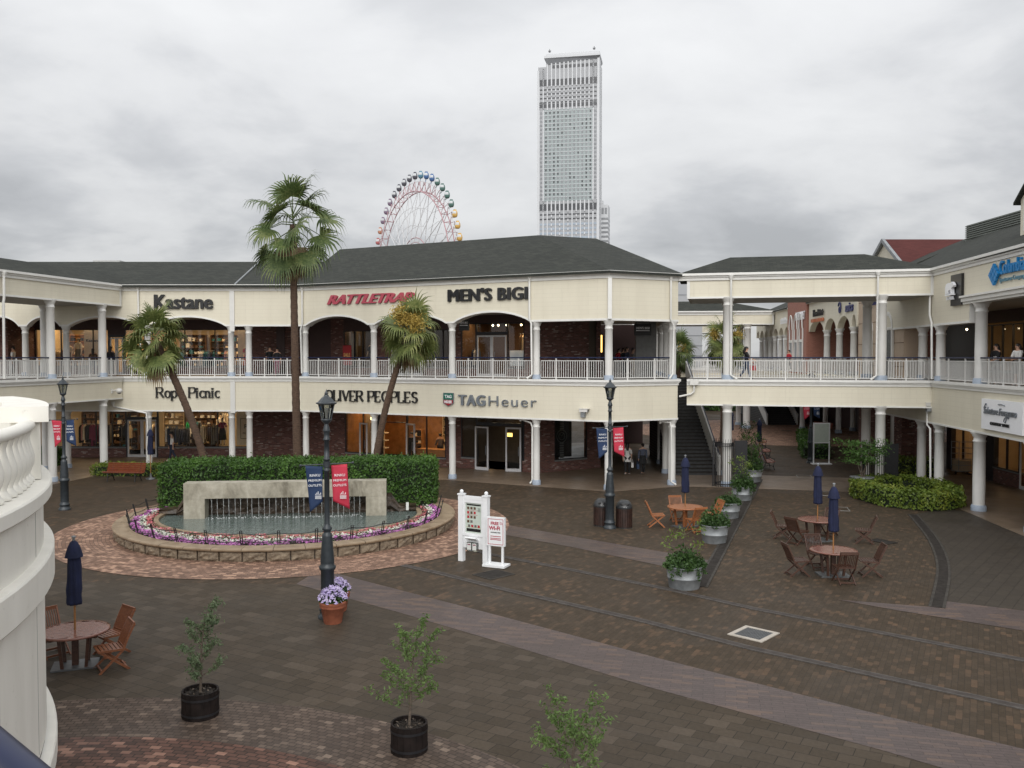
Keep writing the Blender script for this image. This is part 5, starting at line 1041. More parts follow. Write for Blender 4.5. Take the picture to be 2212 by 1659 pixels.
p = gp(1317, 1141); lamp((p.x, p.y, 0), R(0), 'lantern post with banners standing between two litter bins')
p = gp(140, 1101); lamp((p.x, p.y, 0), R(-8), 'lantern post with red and blue banners beside the white balcony', left=('red', 'navy'))
p = gp(1751, 1000); lamp((p.x, p.y, 0), R(0), 'dark lantern post in the street behind the footbridge, next to the map stand', left=('red', 'navy'))
p = gp(1604, 923); lamp((p.x, p.y, 0), R(10), 'most distant lantern post, on the brick paving behind the leafy tubs', left=('red', 'navy'))

# ------------------------------------------------------------------ tables, chairs, umbrellas
def chair(loc, rz, label, mat, group):
    # folding teak chair: crossed legs, slatted seat and tall slatted back; faces +x
    root = thing('folding_chair', label, 'chair', loc, rz, group); W_ = .23
    m = MB()
    for i in range(7): x = -.20 + .43 * i / 6; m.box(x - .026, x + .026, -W_, W_, .425, .445)
    for e in (-1, 1): m.bar((-.22, e * W_, .425), (.25, e * W_, .44), .025, .04)
    m.build('seat', MT[mat], root)
    m = MB(); B = lambda q: Vector((-.20 - .17 * q - .05 * q * q, 0, .40 + .50 * q))
    for e in (-1, 1):
        for k in range(4): m.bar(B(k / 4) + Vector((0, e * .235, 0)), B((k + 1) / 4) + Vector((0, e * .235, 0)), .032, .04, (1, 0, 0))
    m.bar(B(.98) + Vector((0, -.25, 0)), B(.98) + Vector((0, .25, 0)), .03, .075); m.bar(B(.12) + Vector((0, -.22, 0)), B(.12) + Vector((0, .22, 0)), .025, .05)
    for k in range(9):
        y = -.185 + .37 * k / 8
        for j in range(3): m.bar(B(.12 + .28 * j) + Vector((0, y, 0)), B(.12 + .28 * (j + 1)) + Vector((0, y, 0)), .014, .026, (1, 0, 0))
    m.build('backrest', MT[mat], root)
    for e in (-1, 1):
        m = MB(); m.bar((-.21, e * .235, .42), (.24, e * .235, 0.0), .024, .045, (1, 0, 0)); m.build('leg', MT[mat], root); m = MB(); m.bar((.22, e * .207, .43), (-.33, e * .207, 0.0), .024, .045, (1, 0, 0)); m.build('leg', MT[mat], root)
    m = MB(); m.bar((.19, -.22, .05), (.19, .22, .05), .03, .04); m.build('stretcher', MT[mat], root); m = MB(); m.bar((-.27, -.2, .055), (-.27, .2, .055), .03, .04); m.build('stretcher', MT[mat], root); return root
def table(loc, rz, label, mat, top, r=.65):
    root = thing('round_table', label, 'table', loc, rz, 'round slatted tables with closed blue umbrellas'); m = MB()
    n = 13
    for i in range(n):                      # slats cut to a disc
        y0 = -r * .93 + 2 * r * .93 * i / n + .004; y1 = -r * .93 + 2 * r * .93 * (i + 1) / n - .004; h0 = math.sqrt(max(0, (r * .93) ** 2 - max(abs(y0), abs(y1)) ** 2)); 
        if h0 > .05: m.box(-h0, h0, y0, y1, .715, .735)
    m.lathe([(r * .90, .70), (r, .70), (r, .737), (r * .90, .737)], 40, cap=False); m.build('tabletop', MT[top], root)
    m = MB()
    for a in (0, 90, 180, 270):
        c, s = math.cos(R(a + 45)), math.sin(R(a + 45)); m.bar((.38 * c, .38 * s, .69), (.30 * c, .30 * s, .0), .06, .06, (1, 0, 0))
    m.box(-.06, .06, -.06, .06, .03, .70); m.bar((-.42, -.42, .67), (.42, .42, .67), .05, .06); m.bar((-.42, .42, .67), (.42, -.42, .67), .05, .055); m.build('pedestal', MT[mat], root)
    m = MB(); m.box(-.42, .42, -.30, .30, .0, .035); m.build('base_plate', MT['steel_grate'], root); return root
def umbrella(loc, label, rz=0.0, stand=False, h=2.62):
    root = thing('closed_umbrella', label, 'umbrella', loc, rz, 'closed navy umbrellas'); rnd = random.Random(label); k = h / 2.62
    m = MB(); m.tube((0, 0, .05), (0, 0, 2.5 * k), .021, n=8); m.build('pole', MT['pole_wood'], root)
    ph = rnd.uniform(0, 6); wob = lambda c, j: 1 + .13 * math.sin(8 * c + ph + j * .25) + .07 * math.sin(3 * c + j)
    m = MB(); m.lathe([(.05, 1.26 * k), (.125, 1.25 * k), (.135, 1.30 * k), (.125, 1.42 * k), (.135, 1.55 * k), (.120, 1.75 * k), (.118, 2.0 * k), (.110, 2.15 * k), (.095, 2.28 * k), (.06, 2.42 * k), (.03, 2.5 * k)], 32, wob=wob); m.build('canopy', MT['umbrella_navy'], root)
    m = MB(); m.lathe([(.165, 2.20 * k), (.150, 2.27 * k), (.115, 2.40 * k), (.065, 2.50 * k), (.03, 2.53 * k)], 24, cap=False, wob=lambda c, j: 1 + .09 * math.sin(8 * c + ph)); m.build('canopy_vent', MT['umbrella_navy'], root)
    m = MB(); m.lathe([(.018, 2.52 * k), (.03, 2.54 * k), (.022, 2.57 * k), (.042, 2.60 * k), (.042, 2.62 * k), (.01, 2.63 * k)], 10); m.build('finial', MT['zinc'], root)
    if stand: m = MB(); m.lathe([(.25, 0), (.25, .05), (.06, .09), (.04, .30)], 16); m.build('stand', MT['steel_grate'], root)
    return root
GC = 'folding wooden chairs around the umbrella tables'
def setting(uv, z, name, tmat, cmat, chairs, rot=0.0, top='teak_top'):
    c = gp(uv[0], uv[1], z); t = table((c.x, c.y, 0), R(rot), name[0], tmat, top); umbrella((c.x, c.y, 0), name[1])
    for ang, dist, turn, lb_ in chairs:
        a = R(ang); chair((c.x + dist * math.cos(a), c.y + dist * math.sin(a), 0), a + math.pi + R(turn), lb_, cmat, GC)
setting((162, 1360), .735, ('round slatted table next to the white balcony', 'closed navy umbrella rising from the table by the white balcony'), 'teak_dark', 'teak',
        [(62, .80, -10, 'reddish folding chair behind the left table, its back to the fountain'), (-14, .80, 50, 'reddish folding chair at the right of the left table, turned aside'), (140, 1.0, 0, 'reddish folding chair half hidden by the balcony, behind the left table'), (222, 1.0, 6, 'reddish folding chair mostly hidden by the balcony, in front of the left table')], 20)
setting((1800, 1187), .735, ('round table nearest the curved drain, rain wet top', 'closed navy umbrella on the nearest of the right hand tables'), 'teak_dark', 'teak_dark',
        [(-90, .80, 0, 'dark folding chair with its back to the viewer at the nearest right table'), (178, .98, 8, 'dark folding chair seen side on at the left of the nearest right table'), (-2, 1.0, -4, 'dark folding chair seen side on at the right of the nearest right table'), (97, .92, 0, 'dark folding chair behind the nearest right table, between two umbrellas')])
setting((1766, 1121), .735, ('round table second nearest on the right, behind another', 'closed navy umbrella on the middle right hand table'), 'teak_dark', 'teak_dark',
        [(212, .95, 0, 'dark folding chair at the front left of the middle right table'), (160, 1.1, 0, 'dark folding chair at the back left of the middle right table'), (-14, 1.45, -6, 'dark folding chair at the right of the middle right table'), (50, 1.0, 0, 'dark folding chair at the back of the middle right table')], 15)
setting((1480, 1094), .735, ('round orange toned table behind the planter tubs', 'closed navy umbrella in front of the dark stairs'), 'teak_orange', 'teak_orange',
        [(180, 1.02, 0, 'orange toned folding chair at the left of the table behind the tubs'), (95, 1.0, 0, 'orange toned folding chair behind the table behind the tubs'), (-80, .95, 10, 'orange toned folding chair in front of the table behind the tubs'), (15, 1.05, 0, 'orange toned folding chair on the tub side of the table behind the tubs')], 30, 'teak_orange')
p = gp(320, 1012); umbrella((-18.35, 44.8, 0), 'closed navy umbrella behind the red slatted bench', stand=True)
p = gp(1640, 1000); umbrella((p.x, p.y, 0), 'closed navy umbrella beside the three slatted benches', stand=True); p = gp(1625, 985); umbrella((p.x - .2, p.y + 4.5, 0), 'closed navy umbrella farthest back behind the three benches', stand=True)

# ------------------------------------------------------------------ benches
def bench(loc, rz, label, mat='bench_wood', L=1.9, simple=False):
    root = thing('slatted_bench', label, 'bench', loc, rz, 'slatted wooden benches'); h = L / 2; m = MB()
    for k in range(5): y = -.18 - .095 * k + .02; z = .44 + .012 * k * (k > 3); m.box(-h, h, y - .038, y + .038, z - .018, z + .018)
    m.build('seat', MT[mat], root); m = MB()
    for k in range(5): y = -.10 + .035 * k; z = .50 + .088 * k; m.bar((-h, y, z), (h, y, z), .078, .022, (0, 1, .35))
    m.build('backrest', MT[mat], root)
    for x in (-h * .72, h * .72):
        m = MB(); m.path([(x, -.58, 0), (x, -.52, .2), (x, -.56, .40), (x, -.3, .42), (x, -.12, .41), (x, -.06, .55), (x, .10, .92)], .024, 6); m.path([(x, .08, 0), (x, -.03, .2), (x, -.12, .40)], .024, 6); m.path([(x, -.5, .2), (x, -.3, .28), (x, -.04, .2)], .018, 6); m.build('iron_leg', MT['iron_black'], root)
    m = MB()
    for x in (-h + .04, h - .04): m.path([(x, -.06, .62), (x, -.3, .68), (x, -.52, .62), (x, -.55, .45)], .02, 6)
    if simple: m.build('armrest', MT['iron_black'], root)
    return root
p = gp(268, 1040); bench((p.x, p.y + .35, 0), R(-6), 'red brown slatted bench in front of the arcade, left of the tall hedge', L=2.0)
for k, (u, v, lb_) in enumerate(((1655, 1012, 'pinkish slatted bench nearest in the row of three behind the tubs'), (1648, 988, 'pinkish slatted bench in the middle of the row of three behind the tubs'), (1641, 967, 'pinkish slatted bench farthest in the row of three behind the tubs'))):
    p = gp(u, v); bench((p.x - .25, p.y, 0), R(85), lb_, L=1.7, simple=True)
p = gp(1770, 936); bench((p.x + .3, p.y, 0), R(-60), 'red brown bench beside the far white columns')

# ------------------------------------------------------------------ planter tubs
def tub(uv, label, mat='tub_leaf', r=.47, h=.60, spread=.30, n=1500, hang=True, sapling=None, seed=1, top=.32):
    c = gp(*uv); rnd = random.Random(seed); root = thing('planter_tub', label, 'planter', (c.x, c.y, 0), 0, 'grey metal planter tubs')
    m = MB(); m.lathe([(r * .80, 0), (r * .82, .02), (r * .90, h * .45), (r * .92, h * .46), (r * .92, h * .50), (r * .905, h * .51), (r * .99, h * .96), (r * 1.04, h), (r * .97, h)], 28); m.build('tub', MT['zinc'], root)
    m = MB(); m.lathe([(r * .95, h - .04), (.01, h - .02)], 20); m.build('soil', MT['soil'], root); m = MB()
    for _ in range(n):
        a = rnd.uniform(0, 6.283); q = math.sqrt(rnd.random()); z = h + abs(rnd.gauss(0, 1)) * top * (1 - .55 * q) * .75; k = 1.02 + .1 * math.sin(a * 5 + seed); one_leaf(m, Vector((r * q * k * math.cos(a), r * q * k * math.sin(a), z - .06 * q)), .055 * rnd.uniform(.6, 1.3), rnd, .4, 1.1)
    if hang:
        for j in range(7):
            a = R(200) + R(150) * j / 6 + rnd.uniform(-.2, .2)
            for _ in range(45): q = rnd.random(); one_leaf(m, Vector(((r * 1.10 - .02 * q) * math.cos(a) + rnd.gauss(0, .03), (r * 1.10) * math.sin(a) + rnd.gauss(0, .03), h + .08 - (.12 + .28 * ((j * 5) % 3) / 2) * q)), .04, rnd, .2, 1.2)
    m.build('foliage', MT[mat], root)
    if sapling:
        H, nb, mt_ = sapling; m = MB(); m.path([(0, 0, h - .05), (.03, .02, h + H * .4), (-.02, 0, h + H * .75), (.02, .02, h + H)], [.016, .013, .009, .005], 6); tips = []
        for b in range(nb):
            z = h + H * (.35 + .62 * b / nb); a = b * 2.4 + seed; L = .24 + .30 * rnd.random(); e = (L * math.cos(a), L * math.sin(a), z + L * .45); m.path([(0, 0, z), (e[0] * .5, e[1] * .5, z + L * .3), e], [.008, .006, .004], 5); tips.append(e)
        m.build('stems', MT['bark'], root); m = MB()
        for e in tips: leaf_quads(m, e, 34, .045, .09, rnd, .5, 1.2)
        m.build('sapling_leaves', MT[mt_], root)
    return root
tub((1478, 1268), 'grey tub nearest the viewer, trailing greenery hanging over its rim', r=.50, seed=3, n=1900, sapling=(.95, 5, 'lime_leaf'), top=.34)
tub((1543, 1171), 'grey tub with full rounded greenery, second from the viewer', hang=False, seed=4, n=1700, top=.42)
tub((1573, 1118), 'grey tub with a flat cushion of grassy leaves, third from the viewer', hang=False, seed=5, n=1500, top=.22)
tub((1604, 1080), 'grey tub with dark hanging leaves and a thin sapling, fourth from the viewer', seed=6, n=1500, sapling=(1.25, 8, 'lime_leaf'), top=.5)
tub((1622, 1040), 'grey tub with a tall bushy yellow green shrub beside the benches', r=.58, h=.62, seed=7, n=1700, hang=False, sapling=(1.7, 16, 'maple_leaf'), top=.7)
tub((1612, 1012), 'leafy grey tub half hidden behind the others near the column guard', r=.58, h=.6, seed=8, n=1400, hang=False, sapling=(1.9, 16, 'tub_leaf'), top=.7)
# maple in a pale pot on the right
c = gp(1862, 1068); mp = thing('potted_tree', 'small leafy maple in a pale grey pot beside the ring hedge', 'potted tree', (c.x, c.y, 0)); rnd = random.Random(21)
m = MB(); m.lathe([(.36, 0), (.38, .03), (.50, .76), (.54, .80), (.48, .80)], 28); m.build('pot', MT['zinc'], mp); m = MB(); m.lathe([(.48, .74), (.01, .76)], 20); m.build('soil', MT['soil'], mp); m = MB(); tips = []
for k in range(5):
    a = k * 1.3; x, y = .5 * math.cos(a), .5 * math.sin(a); m.path([(0.04 * k - .08, 0, .74), (x * .35, y * .35, 1.3), (x, y, 2.0 + .08 * k)], [.03, .022, .010], 6)
    for b in range(7): q = .45 + .55 * b / 6; aa = a + b * 2.1; L = .3 + .25 * rnd.random(); p0 = Vector((x * q, y * q, .74 + (1.3 + .08 * k) * q)); e = p0 + Vector((L * math.cos(aa), L * math.sin(aa), .12)); m.path([p0, e], [.010, .004], 5); tips.append(e)
m.build('trunk', MT['bark'], mp); m = MB()
for e in tips:
    if rnd.random() < .9:
        for _ in range(70): p = e + Vector((rnd.gauss(0, .19), rnd.gauss(0, .19), rnd.gauss(0, .07))); one_leaf(m, p, .062 * rnd.uniform(.6, 1.2), rnd, 1.6, 1.1)
m.build('crown', MT['maple_leaf'], mp)
# olive trees in black half barrels
def olive(loc, label, H, seed, mat, lean=.1, r=.30, wide=.42):
    rnd = random.Random(seed); root = thing('potted_olive', label, 'potted tree', loc, 0, 'young olive trees in black barrels'); h = .46
    m = MB(); n = 18
    for k in range(n): a0 = 2 * math.pi * k / n + .012; a1 = 2 * math.pi * (k + 1) / n - .012; m.prism([((r * q) * math.cos(a), (r * q) * math.sin(a)) for q, a in ((1, a0), (1, a1), (.90, a1), (.90, a0))], 0, h)
    m.lathe([(r * .985, 0), (r * .985, h - .02)], 36, cap=False); m.lathe([(r * .91, h - .02), (r * .91, .1)], 36, cap=False); m.build('barrel', MT['tub_black'], root)
    m = MB(); m.lathe([(r * 1.02, .07), (r * 1.02, .11)], 36, cap=False); m.lathe([(r * 1.02, h - .12), (r * 1.02, h - .08)], 36, cap=False); m.build('hoops', MT['iron_black'], root)
    m = MB(); m.lathe([(r * .90, h - .07), (.01, h - .05)], 24)
    for _ in range(150): a = rnd.uniform(0, 6.283); q = r * .85 * math.sqrt(rnd.random()); one_leaf(m, Vector((q * math.cos(a), q * math.sin(a), h - .045)), .035, rnd, 2, 1, 1 if rnd.random() < .25 else 0)
    m.build('bark_mulch', [MT['soil'], MT['bark']], root)
    m = MB(); tips = []; T = [Vector((0, 0, h - .06)), Vector((lean * .2, 0, h + H * .2)), Vector((lean * .5 - .03, .02, h + H * .5)), Vector((lean, 0, h + H * .93))]; m.path(T, [.024, .020, .013, .005], 7)
    def on(q):
        q *= 3; i = min(int(q), 2); return T[i].lerp(T[i + 1], q - i)
    for b in range(13):
        q = .22 + .74 * b / 12; a = b * 2.4 + seed; L = wide * (.75 + .55 * rnd.random()) * (1.1 - .35 * q); p0 = on(q); pts = [p0]; d = Vector((math.cos(a), math.sin(a), .35 + .5 * q)).normalized()
        for k in range(3): d = (d + Vector((rnd.gauss(0, .18), rnd.gauss(0, .18), .12))).normalized(); pts.append(pts[-1] + d * L / 3)
        m.path(pts, [.010, .008, .006, .003], 5); tips.append(pts)
        for k in (1, 2): 
            d2 = Vector((rnd.gauss(0, 1), rnd.gauss(0, 1), .5)).normalized(); e = [pts[k], pts[k] + d2 * L * .4]; m.path(e, [.005, .002], 4); tips.append(e)
    tips.append([on(.85), on(1.0) + Vector((0, 0, .08))]); m.build('trunk', MT['bark'], root); m = MB()
    for pts in tips:
        for j in range(len(pts) - 1):
            for _ in range(34 if j or len(pts) == 2 else 3): p = pts[j].lerp(pts[j + 1], rnd.random()) + Vector((rnd.gauss(0, .028), rnd.gauss(0, .028), rnd.gauss(0, .028))); one_leaf(m, p, .024 * rnd.uniform(.7, 1.3), rnd, .2, 1.5)
    m.build('leaves', MT[mat], root); return root
p = gp(433, 1546); olive((p.x, p.y, 0), 'grey green young olive in a black barrel, leftmost of the three', 1.38, 4, 'olive_grey', .10, .31, .48)
p = gp(884, 1622); olive((p.x, p.y, 0), 'airy young olive in a black barrel, middle of the three', 1.46, 8, 'olive_leaf', .12, .29, .72)
olive((.80, 11.5, 0), 'young olive at the bottom edge of the picture, only its crown showing', 1.0, 12, 'olive_leaf', .06, .29, .78)
# terracotta pots of lilac flowers at the lamp foot
def flowerpot(loc, label, s=1.0, seed=1):
    rnd = random.Random(seed); root = thing('flower_pot', label, 'flower pot', loc, 0, 'terracotta pots of lilac flowers'); m = MB(); m.lathe([(.20, 0), (.21, .02), (.275, .36), (.295, .37), (.305, .40), (.295, .43), (.31, .45), (.315, .49), (.31, .52), (.27, .52)], 28); m.build('pot', MT['terracotta'], root)
    m = MB(); m.lathe([(.27, .47), (.01, .48)], 20); m.build('soil', MT['soil'], root); m = MB()
    for _ in range(420): a = rnd.uniform(0, 6.283); q = math.sqrt(rnd.random()); one_leaf(m, Vector((.31 * q * math.cos(a), .31 * q * math.sin(a), .52 + (1 - q * q) * .22 * rnd.random())), .05, rnd, .4)
    m.build('leaves', MT['tub_leaf'], root); m = MB()
    for _ in range(330): a = rnd.uniform(0, 6.283); q = math.sqrt(rnd.random()); one_leaf(m, Vector((.34 * q * math.cos(a), .34 * q * math.sin(a), .58 + (1 - q * q) * .24 + rnd.gauss(0, .03))), .052 * rnd.uniform(.7, 1.2), rnd, 1, .9, 0, (math.cos(a) * q, math.sin(a) * q, .8))
    m.build('flowers', MT['petal_lilac'], root); return root
p = gp(719, 1345); flowerpot((p.x, p.y, 0), 'terracotta pot of lilac flowers in front of the banner lamp', 1, 3); p = gp(733, 1322); fp2 = flowerpot((p.x - .03, p.y + .12, 0), 'terracotta pot of lilac flowers tucked behind the banner lamp', 1, 4); fp2.scale = (.86, .86, .95)

# ------------------------------------------------------------------ litter bins
def bin_(loc, label, kind):
    root = thing('litter_bin', label, 'litter bin', loc, 0, 'slatted litter bins'); m = MB(); n = 22; r = .285
    m.lathe([(r - .03, .03), (r - .03, .70)], 24); 
    for k in range(n): a = 2 * math.pi * k / n; c, s = math.cos(a), math.sin(a); Mx = Matrix.Translation((r * c, r * s, 0)) @ Matrix.Rotation(a, 4, 'Z'); m.box(-.012, .012, -.036, .036, .04, .72, M=Mx)
    m.build('slatted_body', MT['bin_wood'], root); m = MB(); m.lathe([(.30, .70), (.31, .73), (.30, .78), (.25, .90), (.22, .93)], 24); m.lathe([(.29, 0), (.29, .04)], 24)
    m.lathe([(.215, .93), (.16, .99), (.05, 1.01)], 24); m.build('lid', MT['bin_lid'], root); m = MB()
    if kind == 0:
        for e in (-.09, .07): m.ball((e, -.245, .85), .055, .03, .055, n=12, m=6)
    else: m.ball((0, -.235, .865), .17, .04, .065, n=14, m=6)
    m.build('opening', MT['black'], root); m = MB(); m.box(-.05, .05, -.297, -.29, .75, .78); m.build('sticker', MT['sign_white'], root); return root
p = gp(1300, 1136); bin_((p.x, p.y + .1, 0), 'slatted bin with two round holes, left of the lamp post', 0); p = gp(1348, 1139); bin_((p.x, p.y, 0), 'slatted bin with one wide slot, right of the lamp post', 1)

# ------------------------------------------------------------------ map board, wi-fi sign, far map stand
a = gp(999, 1211); b = gp(1049, 1218); fK = Fr(a, b); kc = (a + b) / 2; kr = math.atan2(fK.d.y, fK.d.x)
ks = thing('map_board', 'white framed map board on two posts with ball finials and leaflet boxes', 'map board', (kc.x, kc.y, 0), kr); w = .44
for e in (-1, 1):
    m = MB(); m.box(e * w - .08, e * w + .08, -.08, .08, 0, 2.02); m.box(e * w - .10, e * w + .10, -.10, .10, 2.02, 2.06); m.ball((e * w, 0, 2.12), .06, n=12, m=8); m.build('post', MT['kiosk_white'], ks)
m = MB(); m.box(-w + .08, w - .08, -.05, .05, 1.90, 2.0); m.box(-w + .08, w - .08, -.05, .05, .80, .88); m.box(-w + .08, -.29, -.045, .045, .88, 1.90); m.box(.29, w - .08, -.045, .045, .88, 1.90); m.box(-.29, .29, -.045, .045, 1.80, 1.90); m.box(-.29, .29, .0, .045, .88, 1.80); m.box(-w + .08, w - .08, -.02, .02, .42, .80); m.build('frame', MT['kiosk_white'], ks)
m = MB(); m.box(-.29, .29, -.012, -.001, .88, 1.80); pn = m.build('map_panel', MT['map_face'], ks); m = MB(); m.box(-.25, .25, -.02, -.013, 1.72, 1.76, mi=0); m.box(-.25, .25, -.02, -.013, .93, 1.02, mi=0); rnd = random.Random(2)
for r_ in range(5):
    for c_ in range(4):
        if r_ == 3 and c_ > 1: continue
        x = -.20 + c_ * .115 - (.03 if r_ < 4 else 0); z = 1.60 - r_ * .135; 
        if r_ < 4 and c_ == 3: continue
        m.box(x, x + .075, -.02, -.013, z, z + .075, mi=rnd.choice((1, 1, 2, 3)))
for k in range(4): m.box(.15, .24, -.02, -.013, 1.64 - k * .03, 1.647 - k * .03, mi=0)
m.box(-.22, .14, -.02, -.0135, 1.57, 1.575, mi=2); m.box(-.22, .14, -.02, -.0135, 1.43, 1.435, mi=2); m.box(-.25, .25, -.02, -.0135, 1.06, 1.065, mi=4); m.build('map_pictures', [MT['black'], MT['cloth_brown'], MT['cloth_red'], MT['cloth_grey'], MT['gd_yellow']], pn)
m = MB(); Mx = Matrix.Translation((0, -.10, .74)) @ Matrix.Rotation(R(-28), 4, 'X'); m.box(-.19, .19, -.12, .10, -.04, .0, M=Mx); m.build('leaflet_tray', MT['kiosk_white'], ks)
m = MB()
for x in (-.09, .10): m.box(x - .085, x + .085, -.13, -.03, .36, .62); m.box(x - .07, x + .07, -.137, -.131, .40, .60, mi=1); m.box(x - .05, x + .05, -.141, -.138, .54, .57, mi=2)
m.build('leaflet_holder', [MT['glass'], MT['paper'], MT['cloth_magenta']], ks)
c = gp(1072, 1224); wf = thing('wifi_sign', 'white stand-up sign reading FREE Wi-Fi on a square base', 'sign', (c.x, c.y, 0), R(-24))
m = MB(); m.box(-.36, .36, -.22, .22, .02, .08); m.box(-.30, .30, -.18, .18, 0, .02); m.build('base', MT['kiosk_white'], wf)
for x in (-.21, .21): m = MB(); m.box(x - .03, x + .03, -.03, .03, .08, .66); m.build('leg', MT['kiosk_white'], wf)
m = MB(); m.box(-.29, .29, -.05, .05, .62, 1.47); pn = m.build('panel', MT['kiosk_white'], wf); m = MB(); y = -.052
for x0, x1, z0, z1 in ((-.25, .25, 1.41, 1.425), (-.25, .25, .665, .68), (-.25, -.235, .68, 1.41), (.235, .25, .68, 1.41)): m.box(x0, x1, y - .003, y + .001, z0, z1)
for z in (.90, .84, .80): m.box(-.17, .17, y - .003, y + .001, z, z + .02)
for k in range(3):
    for j in range(6): a0 = R(10 + 13 * j); a1 = R(23 + 13 * j); r_ = .04 + .03 * k; m.tube((.13 + r_ * math.cos(a0), y, 1.25 + r_ * math.sin(a0)), (.13 + r_ * math.cos(a1), y, 1.25 + r_ * math.sin(a1)), .006, n=4)
m.build('panel_border', MT['sign_red'], pn)
RX = Matrix.Rotation(R(90), 4, 'X')
for tx, sz, z, mt_, off in (('FREE', .125, 1.25, 'sign_red', .004), ('Wi-Fi', .155, 1.10, 'sign_red', .006), ('AVAILABLE HERE', .042, 1.01, 'sign_black', .001), ('- - - - - - - - -', .04, .96, 'sign_black', .001)):
    if tx[0] == '-': continue
    me = text_me(tx, sz, .003, off, align='CENTER'); text_ob('lettering', me, MT[mt_], Matrix.Translation((-.03 if sz > .1 else 0, y - .002, z)) @ RX, pn)
c = gp(1774, 1003); fm = thing('map_stand', 'white framed map stand in the street behind the footbridge', 'map board', (c.x, c.y, 0)); m = MB()
m.box(-.55, .55, -.22, .22, .0, .06); m.box(-.48, -.42, -.03, .03, .06, 2.4); m.box(.42, .48, -.03, .03, .06, 2.4); m.box(-.42, .42, -.03, .03, 2.34, 2.4); m.box(-.42, .42, -.03, .03, 1.22, 1.28); m.build('frame', MT['kiosk_white'], fm); m = MB(); m.box(-.42, .42, -.015, .015, 1.28, 2.34); m.build('map_panel', MT['map_face'], fm)
# iron guards round the bridge columns
for s, lb_ in ((fB.su(1566), 'black iron bar guard round the white column by the dark stairs'), (fB.su(1893), 'black iron bar guard round the white column by the potted maple')):
    p = fB.pt(s, -.2, 0); g = thing('column_guard', lb_, 'railing', (p.x, p.y, 0)); m = MB()
    for z in (.12, 1.95, 2.05): m.lathe([(.46, z), (.46, z + .05)], 26, cap=False); m.lathe([(.43, z + .05), (.43, z)], 26, cap=False)
    for k in range(26): a = 2 * math.pi * k / 26; m.tube((.445 * math.cos(a), .445 * math.sin(a), 0), (.445 * math.cos(a), .445 * math.sin(a), 2.05), .014, n=5); m.tube((.445 * math.cos(a), .445 * math.sin(a), 2.05), (.52 * math.cos(a), .52 * math.sin(a), 2.3), .013, .008, n=5)
    m.build('bars', MT['iron_black'], g); m = MB(); m.box(.5, 1.1, -.02, .02, 0, 2.2); m.box(-.56, -.50, -.03, .03, 0, 2.2); m.build('side_panel', MT['iron_black'], g)
# cameras on the walls
def dome_cam(M, label):
    r_ = thing('security_camera', label, 'camera'); r_.matrix_world = M; m = MB(); m.box(-.06, .06, -.12, .12, 0, .05); m.path([(0, 0, .05), (0, .04, .22), (0, .10, .38)], .035, 8); m.build('bracket', MT['camera_white'], r_); m = MB(); m.ball((0, .02, .46), .17, .15, .17, n=16, m=10); m.build('housing', MT['camera_white'], r_); m = MB(); m.ball((0, -.07, .46), .11, .09, .11, n=12, m=8); m.build('lens_dome', MT['black'], r_)
dome_cam(fL.mat(fL.su(240), .02, 4.35), 'white dome camera on the left footbridge band')
def box_cam(M, label):
    r_ = thing('security_camera', label, 'camera'); r_.matrix_world = M; m = MB(); m.box(-.1, .1, -.22, .02, 0, .18); m.build('junction_box', MT['zinc'], r_); m = MB(); m.box(-.14, .26, .03, .17, .05, .24); m.box(-.16, .32, .17, .19, .03, .26); m.build('housing', MT['camera_white'], r_); m = MB(); m.box(.26, .27, .05, .15, .08, .21); m.build('lens', MT['black'], r_)
box_cam(fC.mat(fC.su(1266), .26, 3.60), 'white box camera on the cream band of the centre block'); box_cam(fR.mat(sY(40.1), .26, 3.95) @ Matrix.Scale(-1, 4, (1, 0, 0)), 'white box camera where the footbridge meets the right hand shops')
